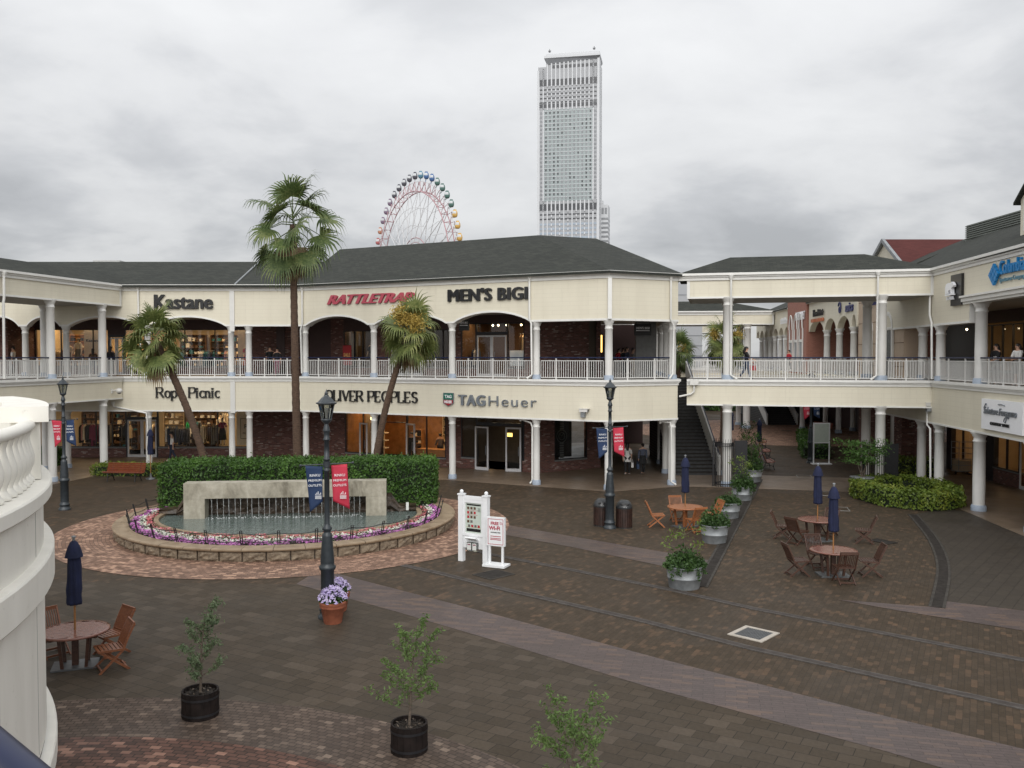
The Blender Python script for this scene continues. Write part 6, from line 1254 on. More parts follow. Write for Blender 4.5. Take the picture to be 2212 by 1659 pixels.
# ------------------------------------------------------------------ fan palms
def palm(loc, label, top, rad, seed, leafmat, n=34, r0=.24, r1=.17, lean=None, skirt=True, flowers=(), Lf=1.15, Lp=1.0, elev=(80, -62), base_v=0.0):
    rnd = random.Random(seed); root = thing('fan_palm', label, 'palm tree', loc, 0, 'fan palms'); T = Vector(top); m = MB(); k = 14; pts = []
    for i in range(k + 1):
        q = i / k; b = Vector((0, 0, 0)); c = Vector((T.x * (lean or .5), T.y * .5, T.z * .5)); p = (1 - q) ** 2 * b + 2 * q * (1 - q) * c + q * q * T; pts.append(p)
    rr = []; P2 = []
    for i in range(k * 4 + 1):
        q = i / (k * 4); j = min(int(q * k), k - 1); P2.append(pts[j].lerp(pts[j + 1], q * k - j)); rr.append((r0 + (r1 - r0) * q) * (1 + .10 * (i % 2)) * (1.35 - .35 * min(1, q * 6)))
    m.path(P2, rr, 12); m.build('trunk', MT['palm_bark'], root)
    def frond(m, o, az, el, lp, lf, nl=26, droop=1.0, spread=R(118), width=.066):
        d = Vector((math.cos(az) * math.cos(el), math.sin(az) * math.cos(el), math.sin(el))); side = Matrix.Rotation(rnd.uniform(-.95, .95), 3, d) @ Vector((-math.sin(az), math.cos(az), 0)); upv = side.cross(d) * -1
        if upv.z < 0 and el < R(80): upv = -upv
        hub = o + d * lp + Vector((0, 0, -lp * .18 * math.cos(el))); m.path([o, o + d * lp * .5 + Vector((0, 0, .03)), hub], [.03, .022, .016], 5)
        d = (hub - (o + d * lp * .5)).normalized(); upv = side.cross(d) * -1
        for i in range(nl):
            a = spread * (2 * (i + .5) / nl - 1); fold = .22 * abs(math.sin(a)) ; v = (d * math.cos(a) + side * math.sin(a) + upv * fold * (1 - droop * .6)).normalized(); L = lf * (1 - .18 * (abs(a) / spread) ** 2) * rnd.uniform(.9, 1.08)
            w = v.cross(upv).normalized(); wd = width * rnd.uniform(.85, 1.15); p = hub.copy(); dirn = v.copy(); prev = None; ws = (.35, 1.5, 1.25, .60, .06); seg = (.0, .33, .26, .23, .30); g = droop * rnd.uniform(.6, 1.5)
            for q in range(5):
                if q: dirn = (dirn + Vector((0, 0, -1)) * g * (.06, .14, .60, 1.6)[q - 1]).normalized(); p = p + dirn * L * seg[q]
                cur = (p + w * wd * ws[q] * .5, p - w * wd * ws[q] * .5)
                if prev: m.add([prev[0], prev[1], cur[1], cur[0]], [(0, 1, 2, 3)])
                prev = cur
    m = MB(); ctr = T + Vector((0, 0, .1)); g_ = 2.39996
    for i in range(n):
        q = (i + .5) / n; el = R(elev[0] + (elev[1] - elev[0]) * q ** .8 + rnd.uniform(-7, 7)); az = i * g_ + rnd.uniform(-.2, .2); frond(m, ctr + Vector((0, 0, .35 * (1 - q) - .5 * q)), az, el, Lp * rnd.uniform(.85, 1.12), Lf * rnd.uniform(.9, 1.08), droop=.55 + .7 * q)
    m.build('crown', MT[leafmat], root)
    if skirt:
        m = MB()
        for i in range(skirt if isinstance(skirt, int) and skirt > 1 else 14): frond(m, ctr + Vector((0, 0, -.35 - .6 * rnd.random())), i * g_ + .5, R(rnd.uniform(-84, -58)), Lp * .55, Lf * .85, 16, 1.6, R(75), .06)
        m.build('dead_fronds', MT['palm_dead'], root)
    if flowers:
        for fx_, fy_, fz_, r_ in flowers:
            m = MB()
            for _ in range(420): p = T + Vector((fx_, fy_, fz_)) + Vector((rnd.gauss(0, r_), rnd.gauss(0, r_), rnd.gauss(0, r_ * 1.1))); one_leaf(m, p, .045, rnd, .2, 2.0)
            m.path([T, T + Vector((fx_ * .6, fy_ * .6, fz_ * .7)), T + Vector((fx_, fy_, fz_))], [.03, .02, .01], 5); m.build('flower_plume', MT['palm_flower'], root)
    return root
palm((-9.7, 40, 0), 'tallest fan palm, straight trunk rising above the arcade roof', (-.15, 0, 12.15), 2.2, 3, 'palm_leaf', n=23, r0=.19, r1=.14, lean=.8, skirt=14, Lf=1.30, Lp=1.25, elev=(78, -66))
palm((-13.6, 40, 0), 'shorter fan palm leaning left in front of the black lettering', (-2.40, -.3, 6.95), 1.6, 5, 'palm_leaf_pale', n=22, r0=.165, r1=.145, lean=.25, skirt=3, Lf=1.02, Lp=.72, elev=(72, -32))
palm((-6.35, 40, 0), 'shorter fan palm with yellow flower plumes leaning right', (1.75, -.2, 7.30), 1.5, 9, 'palm_leaf_pale', n=20, r0=.165, r1=.12, lean=.18, skirt=7, Lf=1.0, Lp=.66, elev=(74, -46), flowers=((-.38, -.75, .85, .16), (-.20, -.75, .60, .14), (.42, -.8, .30, .18), (.25, -.8, .55, .13)))
palm((14.5, 60.5, 0), 'bushy fan palm behind the footbridge column', (0, 0, 7.3), 2, 13, 'palm_leaf_pale', n=30, skirt=6, Lf=1.15, Lp=.75, flowers=((-.8, -.6, .4, .18), (.75, -.6, .4, .18)))
palm((13.9, 74, 0), 'far fan palm left of the bushy one behind the footbridge', (0, 0, 6.6), 2, 15, 'palm_leaf', n=22, skirt=False, Lf=1.2, Lp=.7, flowers=((.3, -.5, .3, .2),))

# ------------------------------------------------------------------ shop signs
def sign(label, fr, body, u0, u1, z, cap, mat, off=.0, ext=.05, shear=0.0, sp=1.0, t=.30, name='shop_sign', parent=None, ss=None, bold=0):
    a, b = (fr.su(u0, t), fr.su(u1, t)) if ss is None else ss
    me = text_me(body, 1.0, ext, off, shear, 1.0, sp); xs = [v.co.x for v in me.vertices]; x0, x1 = min(xs), max(xs); H = .70
    for v in me.vertices: v.co.x = (v.co.x - x0) * (b - a - bold) / (x1 - x0); v.co.y *= cap / H
    if bold:
        bm = bmesh.new()
        for q in range(5):
            n0 = len(bm.verts); bm.from_mesh(me); bm.verts.ensure_lookup_table()
            for v in bm.verts[n0:]: v.co.x += bold * q / 4; v.co.z += .003 * (q % 3) + .001 * q; v.co.y += (.02 * cap if q in (1, 3) else 0)
        bm.to_mesh(me); bm.free()
    if parent is not None: return text_ob('lettering', me, MT[mat], parent.matrix_world.inverted() @ fr.mat(a, t, z) if False else fr.mat(a, t, z), parent)
    o = text_ob(name, me, MT[mat], fr.mat(a, t, z)); return tag(o, label, 'shop sign')
def serif_sign(label, fr, body, u0, u1, z, cap, mat, t=.30):
    # stroke-drawn roman letters: thick and thin stems with slab serifs
    G = {'R': ([(0, 0, 0, 1, 'K'), (0, 1, .45, 1, 'n'), (0, .52, .45, .52, 'n'), ('arc', .42, .76, .2, .24, -90, 90, 'K'), (.32, .52, .72, 0, 'K')], .74), 'P': ([(0, 0, 0, 1, 'K'), (0, 1, .45, 1, 'n'), (0, .47, .45, .47, 'n'), ('arc', .42, .735, .22, .265, -90, 90, 'K')], .66),
         'o': ([('arc', .27, .33, .27, .33, 0, 360, 'K')], .56), 'p': ([(0, -.28, 0, .64, 'K'), ('arc', .26, .33, .24, .33, -150, 150, 'K')], .54), 'e': ([('arc', .26, .33, .26, .33, 0, 325, 'K'), (.02, .34, .50, .34, 'n')], .54), 'é': ([('arc', .26, .33, .26, .33, 0, 325, 'K'), (.02, .34, .50, .34, 'n'), (.2, .76, .36, .95, 'K')], .54),
         'i': ([(0, 0, 0, .64, 'K'), ('arc', 0, .86, .05, .05, 0, 360, 'K')], .16), 'c': ([('arc', .26, .33, .26, .33, 45, 315, 'K')], .46), 'n': ([(0, 0, 0, .64, 'K'), ('arc', .2, .42, .2, .22, 0, 160, 'K'), (.40, 0, .40, .44, 'K')], .56),
         'O': ([('arc', .42, .5, .42, .5, 0, 360, 'K')], .86), 'L': ([(0, 0, 0, 1, 'K'), (0, .0, .52, .0, 'n'), (.52, 0, .52, .22, 'n')], .58), 'I': ([(0, 0, 0, 1, 'K')], .16), 'V': ([(-.02, 1, .34, 0, 'K'), (.34, 0, .68, 1, 'n')], .72), 'E': ([(0, 0, 0, 1, 'K'), (0, 1, .5, 1, 'n'), (0, .5, .4, .5, 'n'), (0, 0, .52, 0, 'n'), (.5, 1, .5, .8, 'n'), (.52, 0, .52, .22, 'n')], .60), 'S': ([('arc', .27, .74, .24, .25, 20, 270, 'K'), ('arc', .27, .25, .26, .25, -160, 90, 'K')], .56), ' ': ([], .30)}
    tot = 0
    for ch in body: tot += G[ch][1] + .16
    a, b = fr.su(u0, t), fr.su(u1, t); k = (b - a) / (tot - .16); M = fr.mat(a, t, z); m = MB(); x = 0; e = .10
    W_ = {'K': .155 * cap, 'n': .055 * cap}
    def st(p, q, w): m.bar(M @ Vector((p[0] * k, p[1] * cap, 0)), M @ Vector((q[0] * k, q[1] * cap, 0)), e, w, M.to_3x3() @ Vector((0, 1, 0)) if abs(q[0] - p[0]) * k > abs(q[1] - p[1]) * cap else M.to_3x3() @ Vector((1, 0, 0)))
    for ch in body:
        for s_ in G[ch][0]:
            if s_[0] == 'arc':
                _, cx, cy, rx_, ry_, a0, a1, w = s_; n = max(6, int(abs(a1 - a0) / 22))
                for i in range(n):
                    p0 = R(a0 + (a1 - a0) * i / n); p1 = R(a0 + (a1 - a0) * (i + 1) / n); mid = (p0 + p1) / 2; th = .05 + .11 * abs(math.cos(mid)); st((x + cx + rx_ * math.cos(p0), cy + ry_ * math.sin(p0)), (x + cx + rx_ * math.cos(p1), cy + ry_ * math.sin(p1)), th * cap)
            else:
                x0, y0, x1, y1, w = s_; st((x + x0, y0), (x + x1, y1), W_[w])
                if w == 'K' and abs(x0 - x1) < .01:
                    for yy in (y0, y1): st((x + x0 - .13, yy), (x + x0 + .13, yy), .05 * cap)
        x += G[ch][1] + .16
    o = m.build('shop_sign', MT[mat]); return tag(o, label, 'shop sign')
sign('big black sans serif lettering beginning with K on the upper fascia at the left', fW, 'Kastane', 335, 462, 8.86, .78, 'sign_black', 0, .07, sp=1.0, bold=.085)
serif_sign('black roman lettering in two words on the lower band at the left', fW, 'Ropé Picnic', 338, 474, 3.96, .56, 'sign_black')
sign('slanted dark red lettering on the upper fascia by the tall palm', fC, 'RATTLETRAP', 708, 896, 9.03, .50, 'sign_red', 0, .06, shear=.42, sp=.95, bold=.11)
sign('wide bold black capitals on the upper fascia of the centre block', fC, "MEN'S BIGI", 968, 1141, 8.98, .60, 'sign_black', 0, .06, sp=1.08, bold=.10)
serif_sign('black roman capitals in two words on the lower band beside the lantern', fC, 'OLIVER PEOPLES', 703, 901, 3.84, .56, 'sign_black')
tg = thing('shop_sign', 'steel grey lettering, bold then thin, with a green and red shield', 'shop sign')
sign('', fC, 'TAG', 990, 1049, 3.78, .53, 'sign_steel', 0, .05, parent=tg, sp=1.15, bold=.08); sign('', fC, 'Heuer', 1056, 1159, 3.78, .52, 'sign_steel', -.012, .05, parent=tg, sp=1.15)
Mx = fC.mat(fC.su(969.5, .28), .28, 4.06); w = .30
m = MB(); m.prism([(-w, .33), (-w, -.2), (0, -.36), (w, -.2), (w, .33)], 0, .06, M=Mx); sh = m.build('shield', MT['sign_steel'], tg); m = MB(); w = .265; m.prism([(-w, .30), (-w, -.01), (w, -.01), (w, .30)], .061, .075, M=Mx); m.build('shield_top', MT['sign_green'], sh); m = MB(); m.prism([(-w, -.03), (-w, -.185), (0, -.325), (w, -.185), (w, -.03)], .061, .075, M=Mx); m.build('shield_bottom', MT['poster_red'], sh)
for tx, wd, y, sz in (('TAG', .40, .07, .22), ('HEUER', .44, -.19, .19)):
    me = text_me(tx, sz, .006, .006); xs = [v.co.x for v in me.vertices]; x0, x1 = min(xs), max(xs)
    for v in me.vertices: v.co.x = (v.co.x - x0) * wd / (x1 - x0) - wd / 2
    text_ob('lettering', me, MT['sign_white'], Mx @ Matrix.Translation((0, y, .08)), sh)
tg = thing('shop_sign', 'bright blue serif lettering with a diamond of small squares on the right fascia', 'shop sign')
sign('', fR, 'Columbia', 2156, 2211, 9.28, .50, 'sign_blue', 0, .04, parent=tg, sp=1.08, bold=.05); sign('', fR, 'Sportswear Company', 2156, 2209, 9.0, .17, 'gd_teal', 0, .02, parent=tg)
Mx = fR.mat(fR.su(2147, .3), .30, 9.32); m = MB()
for i in range(3):
    for j in range(3): x = (i - j) * .145; y = (i + j - 2) * .145; m.prism([(x - .125, y), (x, y - .125), (x + .125, y), (x, y + .125)], 0, .10, M=Mx)
m.build('diamond_logo', MT['sign_blue'], tg)
tg = thing('shop_sign', 'black upright board with a white bear on the right fascia', 'shop sign'); a, b = fR.su(2054, .3), fR.su(2077, .3); m = MB(); m.fbox(fR, a, b, .26, .36, 8.36, 9.66); m.build('board', MT['sign_black'], tg)
Mx = fR.mat((a + b) / 2 - .35, .40, 8.86); bear = [(-.38, 0), (-.40, .28), (-.30, .44), (-.05, .47), (.16, .44), (.26, .50), (.36, .46), (.50, .34), (.46, .27), (.34, .27), (.28, .20), (.30, 0), (.18, 0), (.14, .16), (-.04, .15), (-.08, 0), (-.20, 0), (-.22, .14), (-.27, 0)]
m = MB(); m.prism(bear, 0, .12, M=Mx); m.build('bear_emblem', MT['sign_white'], tg); m = MB(); m.box(-.42, .42, -.06, -.01, 0, .12, M=Mx); m.build('emblem_base', MT['sign_white'], tg); me = fit_text('SOREL', .8, size=.2, ext=.02, off=.004); text_ob('lettering', me, MT['sign_white'], Mx @ Matrix.Translation((-.4, -.24, .05)), tg)
tg = thing('shop_sign', 'large white panel with dark grey script on the right hand lower band', 'shop sign'); a, b = fR.su(2126, .3), fR.su(2216, .3); m = MB(); m.fbox(fR, a, b, .255, .38, 3.42, 4.58); m.build('panel', MT['sign_white'], tg)
me = fit_text('Salvatore Ferragamo', (b - a) * .80, size=.40, ext=.02, off=.0, shear=.30, sp=.95); text_ob('lettering', me, MT['sign_steel'], fR.mat(a + (b - a) * .08, .40, 4.02), tg); me = fit_text('COMPANY STORE', (b - a) * .46, size=.17, ext=.02, off=0, sp=1.1); text_ob('lettering', me, MT['sign_black'], fR.mat(a + (b - a) * .25, .40, 3.62), tg)
m = MB(); Q = [fR.pt(a + (b - a) * x, .40, z) for x, z in ((.62, 4.06), (.64, 3.9), (.62, 3.78), (.58, 3.82), (.60, 3.95), (.70, 4.05))]; m.path(Q, .018, 5); m.path([fR.pt(a + (b - a) * x, .40, z) for x, z in ((.44, 4.42), (.52, 4.44), (.60, 4.40))], .02, 5); m.path([fR.pt(a + (b - a) * x, .40, z) for x, z in ((.10, 4.1), (.08, 4.25), (.13, 4.42), (.15, 4.35))], .02, 5); m.build('script_flourish', MT['sign_steel'], tg)
# far street signs
sign('small navy lettering with a swirl on the far scalloped arcade', fS, 'asics', 1825, 1841, 8.95, .55, 'sign_navy', .02, .04, shear=.2, t=.25)
m = MB(); Mx = fS.mat(fS.su(1822), .28, 9.2); m.path([Mx @ Vector((.35 * q * math.cos(9 * q), .45 * q * math.sin(9 * q), 0)) for q in [i / 24 for i in range(2, 25)]], .05, 5); tag(m.build('shop_sign', MT['sign_navy']), 'navy swirl emblem left of the small navy far lettering', 'shop sign')
def strokes(label, u0, u1, z, h, mat, n, seed, t=.25):
    rnd = random.Random(seed); a, b = fS.su(u0), fS.su(u1); m = MB()
    for i in range(n):
        s = a + (b - a) * (i + .5) / n; w = (b - a) / n * .3; k = rnd.uniform(.6, 1.0); m.fbox(fS, s - w, s - w * .3, t, t + .08, z, z + h * k); m.fbox(fS, s - w, s + w, t, t + .08, z + h * k * .5, z + h * k * .66)
    tag(m.build('shop_sign', MT[mat]), label, 'shop sign')
strokes('dark lettering above a row of orange squares on the far arcade', 1764, 1787, 9.0, .5, 'sign_black', 9, 2); strokes('white letters with black shadows on the far arcade beyond the pink gable', 1693, 1708, 8.9, .6, 'sign_white', 6, 3)
m = MB(); a, b = fS.su(1760), fS.su(1787)
for i in range(9): s = a + (b - a) * (i + .5) / 9; m.fbox(fS, s - .13, s + .13, .25, .33, 8.62, 8.85)
tag(m.build('shop_sign', MT['sign_orange']), 'row of small orange squares on the far scalloped arcade', 'shop sign')
tg = thing('shop_sign', 'silver capitals on the pink brick gable', 'shop sign'); sign('', fS, 'INTERPLANET', 1718, 1737, 8.95, .6, 'sign_white', .01, .03, t=.42, parent=tg)
sign('navy lettering on the tan shop half hidden by the footbridge column', fS, 'Samantha', 1882, 1910, 9.12, .55, 'sign_navy', .01, .04, t=.18) if False else strokes('navy lettering on the tan shop half hidden by the footbridge column', 1882, 1912, 9.05, .5, 'sign_navy', 8, 6, .16)
# hanging and window signs
def hang(label, fr, s, t, z0, z1, w, body, name='hanging_sign', txt=.6):
    r_ = thing(name, label, 'sign'); m = MB(); m.fbox(fr, s - w / 2, s + w / 2, t - .03, t + .03, z0, z1); m.build('board', MT['sign_black'], r_); me = fit_text(body, w * txt * 1.3, size=.15, ext=.01, off=.004); text_ob('lettering', me, MT['sign_white'], fr.mat(s - w * txt * .65, t + .04, z1 - (z1 - z0) * .45), r_); m = MB(); m.fbox(fr, s - w * .4, s + w * .4, t + .035, t + .045, z1 - (z1 - z0) * .62, z1 - (z1 - z0) * .56); m.build('underline', MT['sign_white'], r_); m = MB()
    for e in (-1, 1): m.tube(fr.pt(s + e * w * .4, t, z1), fr.pt(s + e * w * .4, t, 8.55), .012, n=5)
    m.build('hanger', MT['iron_black'], r_)
hang('black hanging sign with white capitals inside the right centre arch', wC, wC.su(1026), 1.2, 7.62, 8.3, .62, "MEN'S BIGI"); hang('black hanging sign with white capitals in the corner passage', Fr((5.0, 46.6), (9, 47.6)), 2.0, 0, 7.35, 7.95, .95, "MEN'S BIGI")
s = wC.su(763.5); sb = thing('sale_board', 'red board with SALE in orange letters on the upper walkway', 'sign', wC.pt(s, .6, ZF), 0); m = MB(); m.fbox(wC, s - .30, s + .30, .58, .62, ZF + .62, ZF + 1.78); part(m, 'board', 'poster_red', sb); m = MB(); m.tube(wC.pt(s, .6, ZF), wC.pt(s, .6, ZF + .65), .03); m.fbox(wC, s - .22, s + .22, .4, .8, ZF, ZF + .03); part(m, 'stand', 'iron_black', sb)
me = fit_text('SALE', .48, size=.3, ext=.005, off=.005, shear=.1); text_ob('lettering', me, MT['gd_yellow'], Matrix.Translation(-sb.location) @ wC.mat(s - .24, .63, ZF + 1.12), sb)
# the picture panels in the windows
for u0, u1, z0, z1, body, lb_ in ((515, 532, 1.05, 2.35, 'PICNIC', 'cream panel with a thin black frame and lettering in the lower left shop window'),):
    a, b = wW.su(u0), wW.su(u1); r_ = thing('window_panel', lb_, 'sign'); m = MB(); m.fbox(wW, a - .5, b + .1, -1.15, -1.10, .66, 3.0); m.build('panel', MT['cloth_cream'], r_); m = MB()
    for q in ((a - .25, b, z0, z0 + .03), (a - .25, b, z1 - .03, z1), (a - .25, a - .22, z0, z1), (b - .03, b, z0, z1)): m.fbox(wW, q[0], q[1], -1.098, -1.085, q[2], q[3])
    m.build('panel_border', MT['sign_black'], r_); me = fit_text(body, .5, size=.16, ext=.01); text_ob('lettering', me, MT['sign_black'], wW.mat(a - .1, -1.08, 1.35), r_); me = fit_text('R', .24, size=.4, ext=.01); text_ob('lettering', me, MT['sign_black'], wW.mat(a + .0, -1.08, 1.7), r_)
a, b = wW.su(160), wW.su(200); r_ = thing('window_panel', 'cream backdrop with small dark lettering in the upper left shop window', 'sign'); m = MB(); m.fbox(wW, a, b, -1.35, -1.30, ZF + .5, 8.0); m.build('panel', MT['cloth_cream'], r_); me = fit_text('Kastane', .85, size=.25, ext=.01, off=.004); text_ob('lettering', me, MT['sign_black'], wW.mat(b - 1.0, -1.28, 7.15), r_)
a, b = wW.su(500), wW.su(531); r_ = thing('window_panel', 'cream backdrop in the upper shop window left of the dark brick wall', 'sign'); m = MB(); m.fbox(wW, a, b, -1.35, -1.30, ZF + .5, 8.0); m.build('panel', MT['cloth_cream'], r_)

# ------------------------------------------------------------------ people and mannequins
def skin_mesh(verts, edges, radii, sub=2):
    me = bpy.data.meshes.new('body'); bm = bmesh.new(); ly = bm.verts.layers.skin.verify(); vs = [bm.verts.new(v) for v in verts]
    for a, b in edges: bm.edges.new((vs[a], vs[b]))
    for i, v in enumerate(vs):
        r = radii[i]; v[ly].radius = (r, r) if not isinstance(r, tuple) else r; v[ly].use_root = (i == 0)
    bm.to_mesh(me); bm.free(); o = bpy.data.objects.new('body', me); C.objects.link(o); md = o.modifiers.new('s', 'SKIN'); md.use_smooth_shade = True; md.branch_smoothing = .3; sd = o.modifiers.new('d', 'SUBSURF'); sd.levels = sub
    dg = bpy.context.evaluated_depsgraph_get(); dg.update(); r = bpy.data.meshes.new_from_object(o.evaluated_get(dg)); bpy.data.objects.remove(o); bpy.data.meshes.remove(me); return r
def person(loc, rz, label, top='cloth_white', legs='cloth_black', H=1.66, step=.0, arms=None, longhair=False, hat=None, skirt=None, bag=None, bagcol='cloth_black', shoes='cloth_white', longshirt=0.0, name='person', cat='person', skin='skin', sleeve='short', hair='hair', jacket=None):
    # faces -y; one skin-grown body with fingers, clothing grown over it
    k = H / 1.70; root = thing(name, label, cat, loc, rz); arms = arms or ((0, 0), (0, 0))
    V = {}; order = []; E = []; Rd = []
    def v(n, p, r): V[n] = len(order); order.append(Vector(p) * k); Rd.append(r * k if not isinstance(r, tuple) else tuple(q * k for q in r)); return V[n]
    def e(a, b): E.append((V[a], V[b]))
    v('pel', (0, 0, .93), (.135, .10)); v('wst', (0, .0, 1.08), (.115, .085)); v('cst', (0, .01, 1.28), (.135, .095)); v('shb', (0, .015, 1.40), (.085, .075)); v('nck', (0, .0, 1.47), .052); v('hdb', (0, -.012, 1.54), (.066, .072)); v('hdm', (0, -.01, 1.61), (.078, .092)); v('hdt', (0, .0, 1.67), (.055, .068))
    for a, b in (('pel', 'wst'), ('wst', 'cst'), ('cst', 'shb'), ('shb', 'nck'), ('nck', 'hdb'), ('hdb', 'hdm'), ('hdm', 'hdt')): e(a, b)
    hands = []
    for sgn, (sw, bend), st_ in ((-1, arms[0], step), (1, arms[1], -step)):
        S_ = '%d' % sgn; sh = Vector((sgn * .175, .01, 1.385)); d1 = Vector((sgn * .12, -math.sin(sw), -math.cos(sw))).normalized(); el = sh + d1 * .29; d2 = Vector((sgn * .03, -math.sin(sw + bend), -math.cos(sw + bend))).normalized(); wr = el + d2 * .25; pm = wr + d2 * .05; kn = wr + d2 * .095
        v('sh' + S_, sh, .062); v('el' + S_, el, .043); v('fa' + S_, el.lerp(wr, .35), .042); v('wr' + S_, wr, .028); v('pm' + S_, pm, (.034, .018)); e('shb', 'sh' + S_); e('sh' + S_, 'el' + S_); e('el' + S_, 'fa' + S_); e('fa' + S_, 'wr' + S_); e('wr' + S_, 'pm' + S_)
        fw = Vector((0, -math.cos(sw + bend), math.sin(sw + bend)))
        for q, (o_, L) in enumerate(((-.03, .062), (-.01, .072), (.01, .068), (.028, .052))):
            b0 = kn + fw * o_; v('f%d%s' % (q, S_), b0, .0105); v('g%d%s' % (q, S_), b0 + d2 * L * .55 + Vector((-sgn * .010, 0, 0)), .0092); v('h%d%s' % (q, S_), b0 + d2 * L * .9 + Vector((-sgn * .030, 0, 0)), .008); e('pm' + S_, 'f%d%s' % (q, S_)); e('f%d%s' % (q, S_), 'g%d%s' % (q, S_)); e('g%d%s' % (q, S_), 'h%d%s' % (q, S_))
        v('t0' + S_, wr + d2 * .04 + fw * .038, .011); v('t1' + S_, wr + d2 * .085 + fw * .055 + Vector((-sgn * .012, 0, 0)), .009); e('pm' + S_, 't0' + S_); e('t0' + S_, 't1' + S_)
        hp = Vector((sgn * .092, 0, .90)); kn_ = Vector((sgn * .10, -.30 * st_ - .02 * abs(st_), .49 + .04 * abs(st_))); an = Vector((sgn * .10, -.62 * st_ + (.10 if st_ < 0 else .0), .085 + (.07 if st_ < 0 else 0))); toe = an + Vector((sgn * .02, -.15, -.055 if st_ >= 0 else -.09))
        v('hp' + S_, hp, .093); v('th' + S_, hp.lerp(kn_, .5), .078); v('kn' + S_, kn_, .055); v('cf' + S_, kn_.lerp(an, .35) + Vector((0, .015, 0)), .055); v('an' + S_, an, .038); v('to' + S_, toe, (.036, .028)); e('pel', 'hp' + S_); e('hp' + S_, 'th' + S_); e('th' + S_, 'kn' + S_); e('kn' + S_, 'cf' + S_); e('cf' + S_, 'an' + S_); e('an' + S_, 'to' + S_); hands.append((wr * k, pm * k, kn * k))
    def sub(names, grow, sub_=2):
        ix = [V[n] for n in names]; mp_ = {a: i for i, a in enumerate(ix)}; ed = [(mp_[a], mp_[b]) for a, b in E if a in mp_ and b in mp_]
        return skin_mesh([order[i] for i in ix], ed, [tuple(q + grow for q in Rd[i]) if isinstance(Rd[i], tuple) else Rd[i] + grow for i in ix], sub_)
    def put(me, nm, mt_): me.materials.clear(); me.materials.append(MT[mt_]); me.name = nm; o = bpy.data.objects.new(nm, me); C.objects.link(o); o.parent = root; return o
    body = skin_mesh(order, E, Rd, 2); bm = bmesh.new(); bm.from_mesh(body)
    def blob(c, r, mi=0, sc=(1, 1, 1)):
        q = bmesh.ops.create_uvsphere(bm, u_segments=8, v_segments=6, radius=r * k, matrix=Matrix.Translation(Vector(c) * k) @ Matrix.Diagonal((*sc, 1)))
        for f in {f for w_ in q['verts'] for f in w_.link_faces}: f.material_index = mi; f.smooth = True
    blob((0, -.108, 1.585), .018, 0, (.8, 1, 1.4)); blob((0, -.098, 1.545), .016, 2, (1.4, .5, .5))
    for sgn in (-1, 1): blob((sgn * .032, -.092, 1.615), .011, 1); blob((sgn * .080, .0, 1.60), .022, 0, (.4, .8, 1.3))
    bm.to_mesh(body); bm.free(); o = put(body, 'body', skin); o.data.materials.append(MT['hair']); o.data.materials.append(MT['cloth_magenta'])
    up = ['pel', 'wst', 'cst', 'shb'] + [x + s_ for s_ in ('-1', '1') for x in (['sh', 'el'] if sleeve == 'short' else ['sh', 'el', 'fa', 'wr'])]
    if longshirt: 
        for s_ in (-1, 1): pass
    put(sub(up, .020 * k), 'shirt', top)
    if longshirt: m = MB(); m.lathe([(.17, 1.08), (.19, .95), (.20, .93 - longshirt)], 20, cap=False); b_ = m.build('shirt_hem', MT[top], root); b_.scale = (k, k * .75, k)
    if jacket: put(sub(['wst', 'cst', 'shb', 'sh-1', 'sh1', 'el-1', 'el1'], .034 * k), 'cardigan', jacket)
    if skirt: m = MB(); m.lathe([(.13, 1.06), (.19, .88), (.24, skirt)], 20, wob=lambda c, j: 1 + .05 * math.sin(9 * c) * j); b_ = m.build('skirt', MT[legs], root); b_.scale = (k, k * .8, k)
    if not skirt or skirt > .6: put(sub(['pel'] + [x + s_ for s_ in ('-1', '1') for x in ('hp', 'th', 'kn', 'cf', 'an')], .014 * k), 'trousers', legs)
    for s_ in ('-1', '1'): put(sub(['an' + s_, 'to' + s_], .010 * k, 1), 'shoe', shoes)
    m = MB(); m.ball((0, .018, 1.625), .092, .108, .088, n=16, m=10)
    if longhair: m.path([(0, .06, 1.60), (0, .10, 1.48), (0, .10, 1.30)], [.085, .085, .055], 10)
    else: m.path([(0, .07, 1.60), (0, .07, 1.52)], [.07, .05], 10)
    if longhair == 'tail': m.path([(0, .11, 1.58), (-.03, .14, 1.46), (-.05, .12, 1.33)], [.035, .035, .015], 8)
    b_ = m.build('hair', MT[hair], root); b_.scale = (k, k, k)
    if hat: m = MB(); m.lathe([(.13, 1.655), (.105, 1.66), (.10, 1.72), (.06, 1.755), (.01, 1.76)], 18); m.box(-.07, .07, -.22, -.09, 1.652, 1.662) if hat == 'cap' else m.lathe([(.20, 1.65), (.19, 1.662), (.1, 1.665)], 18); b_ = m.build('hat', MT['cloth_black' if hat == 'cap' else 'cloth_cream'], root); b_.scale = (k, k, k)
    if bag is not None:
        w_, p_, kn_ = hands[bag]; bx_ = thing('shoulder_bag', 'bag carried by the ' + label[:60].split(',')[0], 'bag', (0, 0, 0)); Mw = Matrix.Translation(Vector(loc)) @ Matrix.Rotation(rz, 4, 'Z'); c = Mw @ (kn_ + Vector(((.05 if bag else -.05), 0, -.02))); bx_.location = c; bx_.rotation_euler = (0, 0, rz)
        m = MB(); prof = [(-.17, -.40), (.17, -.40), (.15, -.16), (-.15, -.16)]; m.add([Vector((x_, y_, z_)) for x_ in (-.06, .06) for y_, z_ in prof], [(0, 1, 2, 3), (7, 6, 5, 4), (0, 4, 5, 1), (1, 5, 6, 2), (2, 6, 7, 3), (3, 7, 4, 0)]); m.build('bag_body', MT[bagcol], bx_)
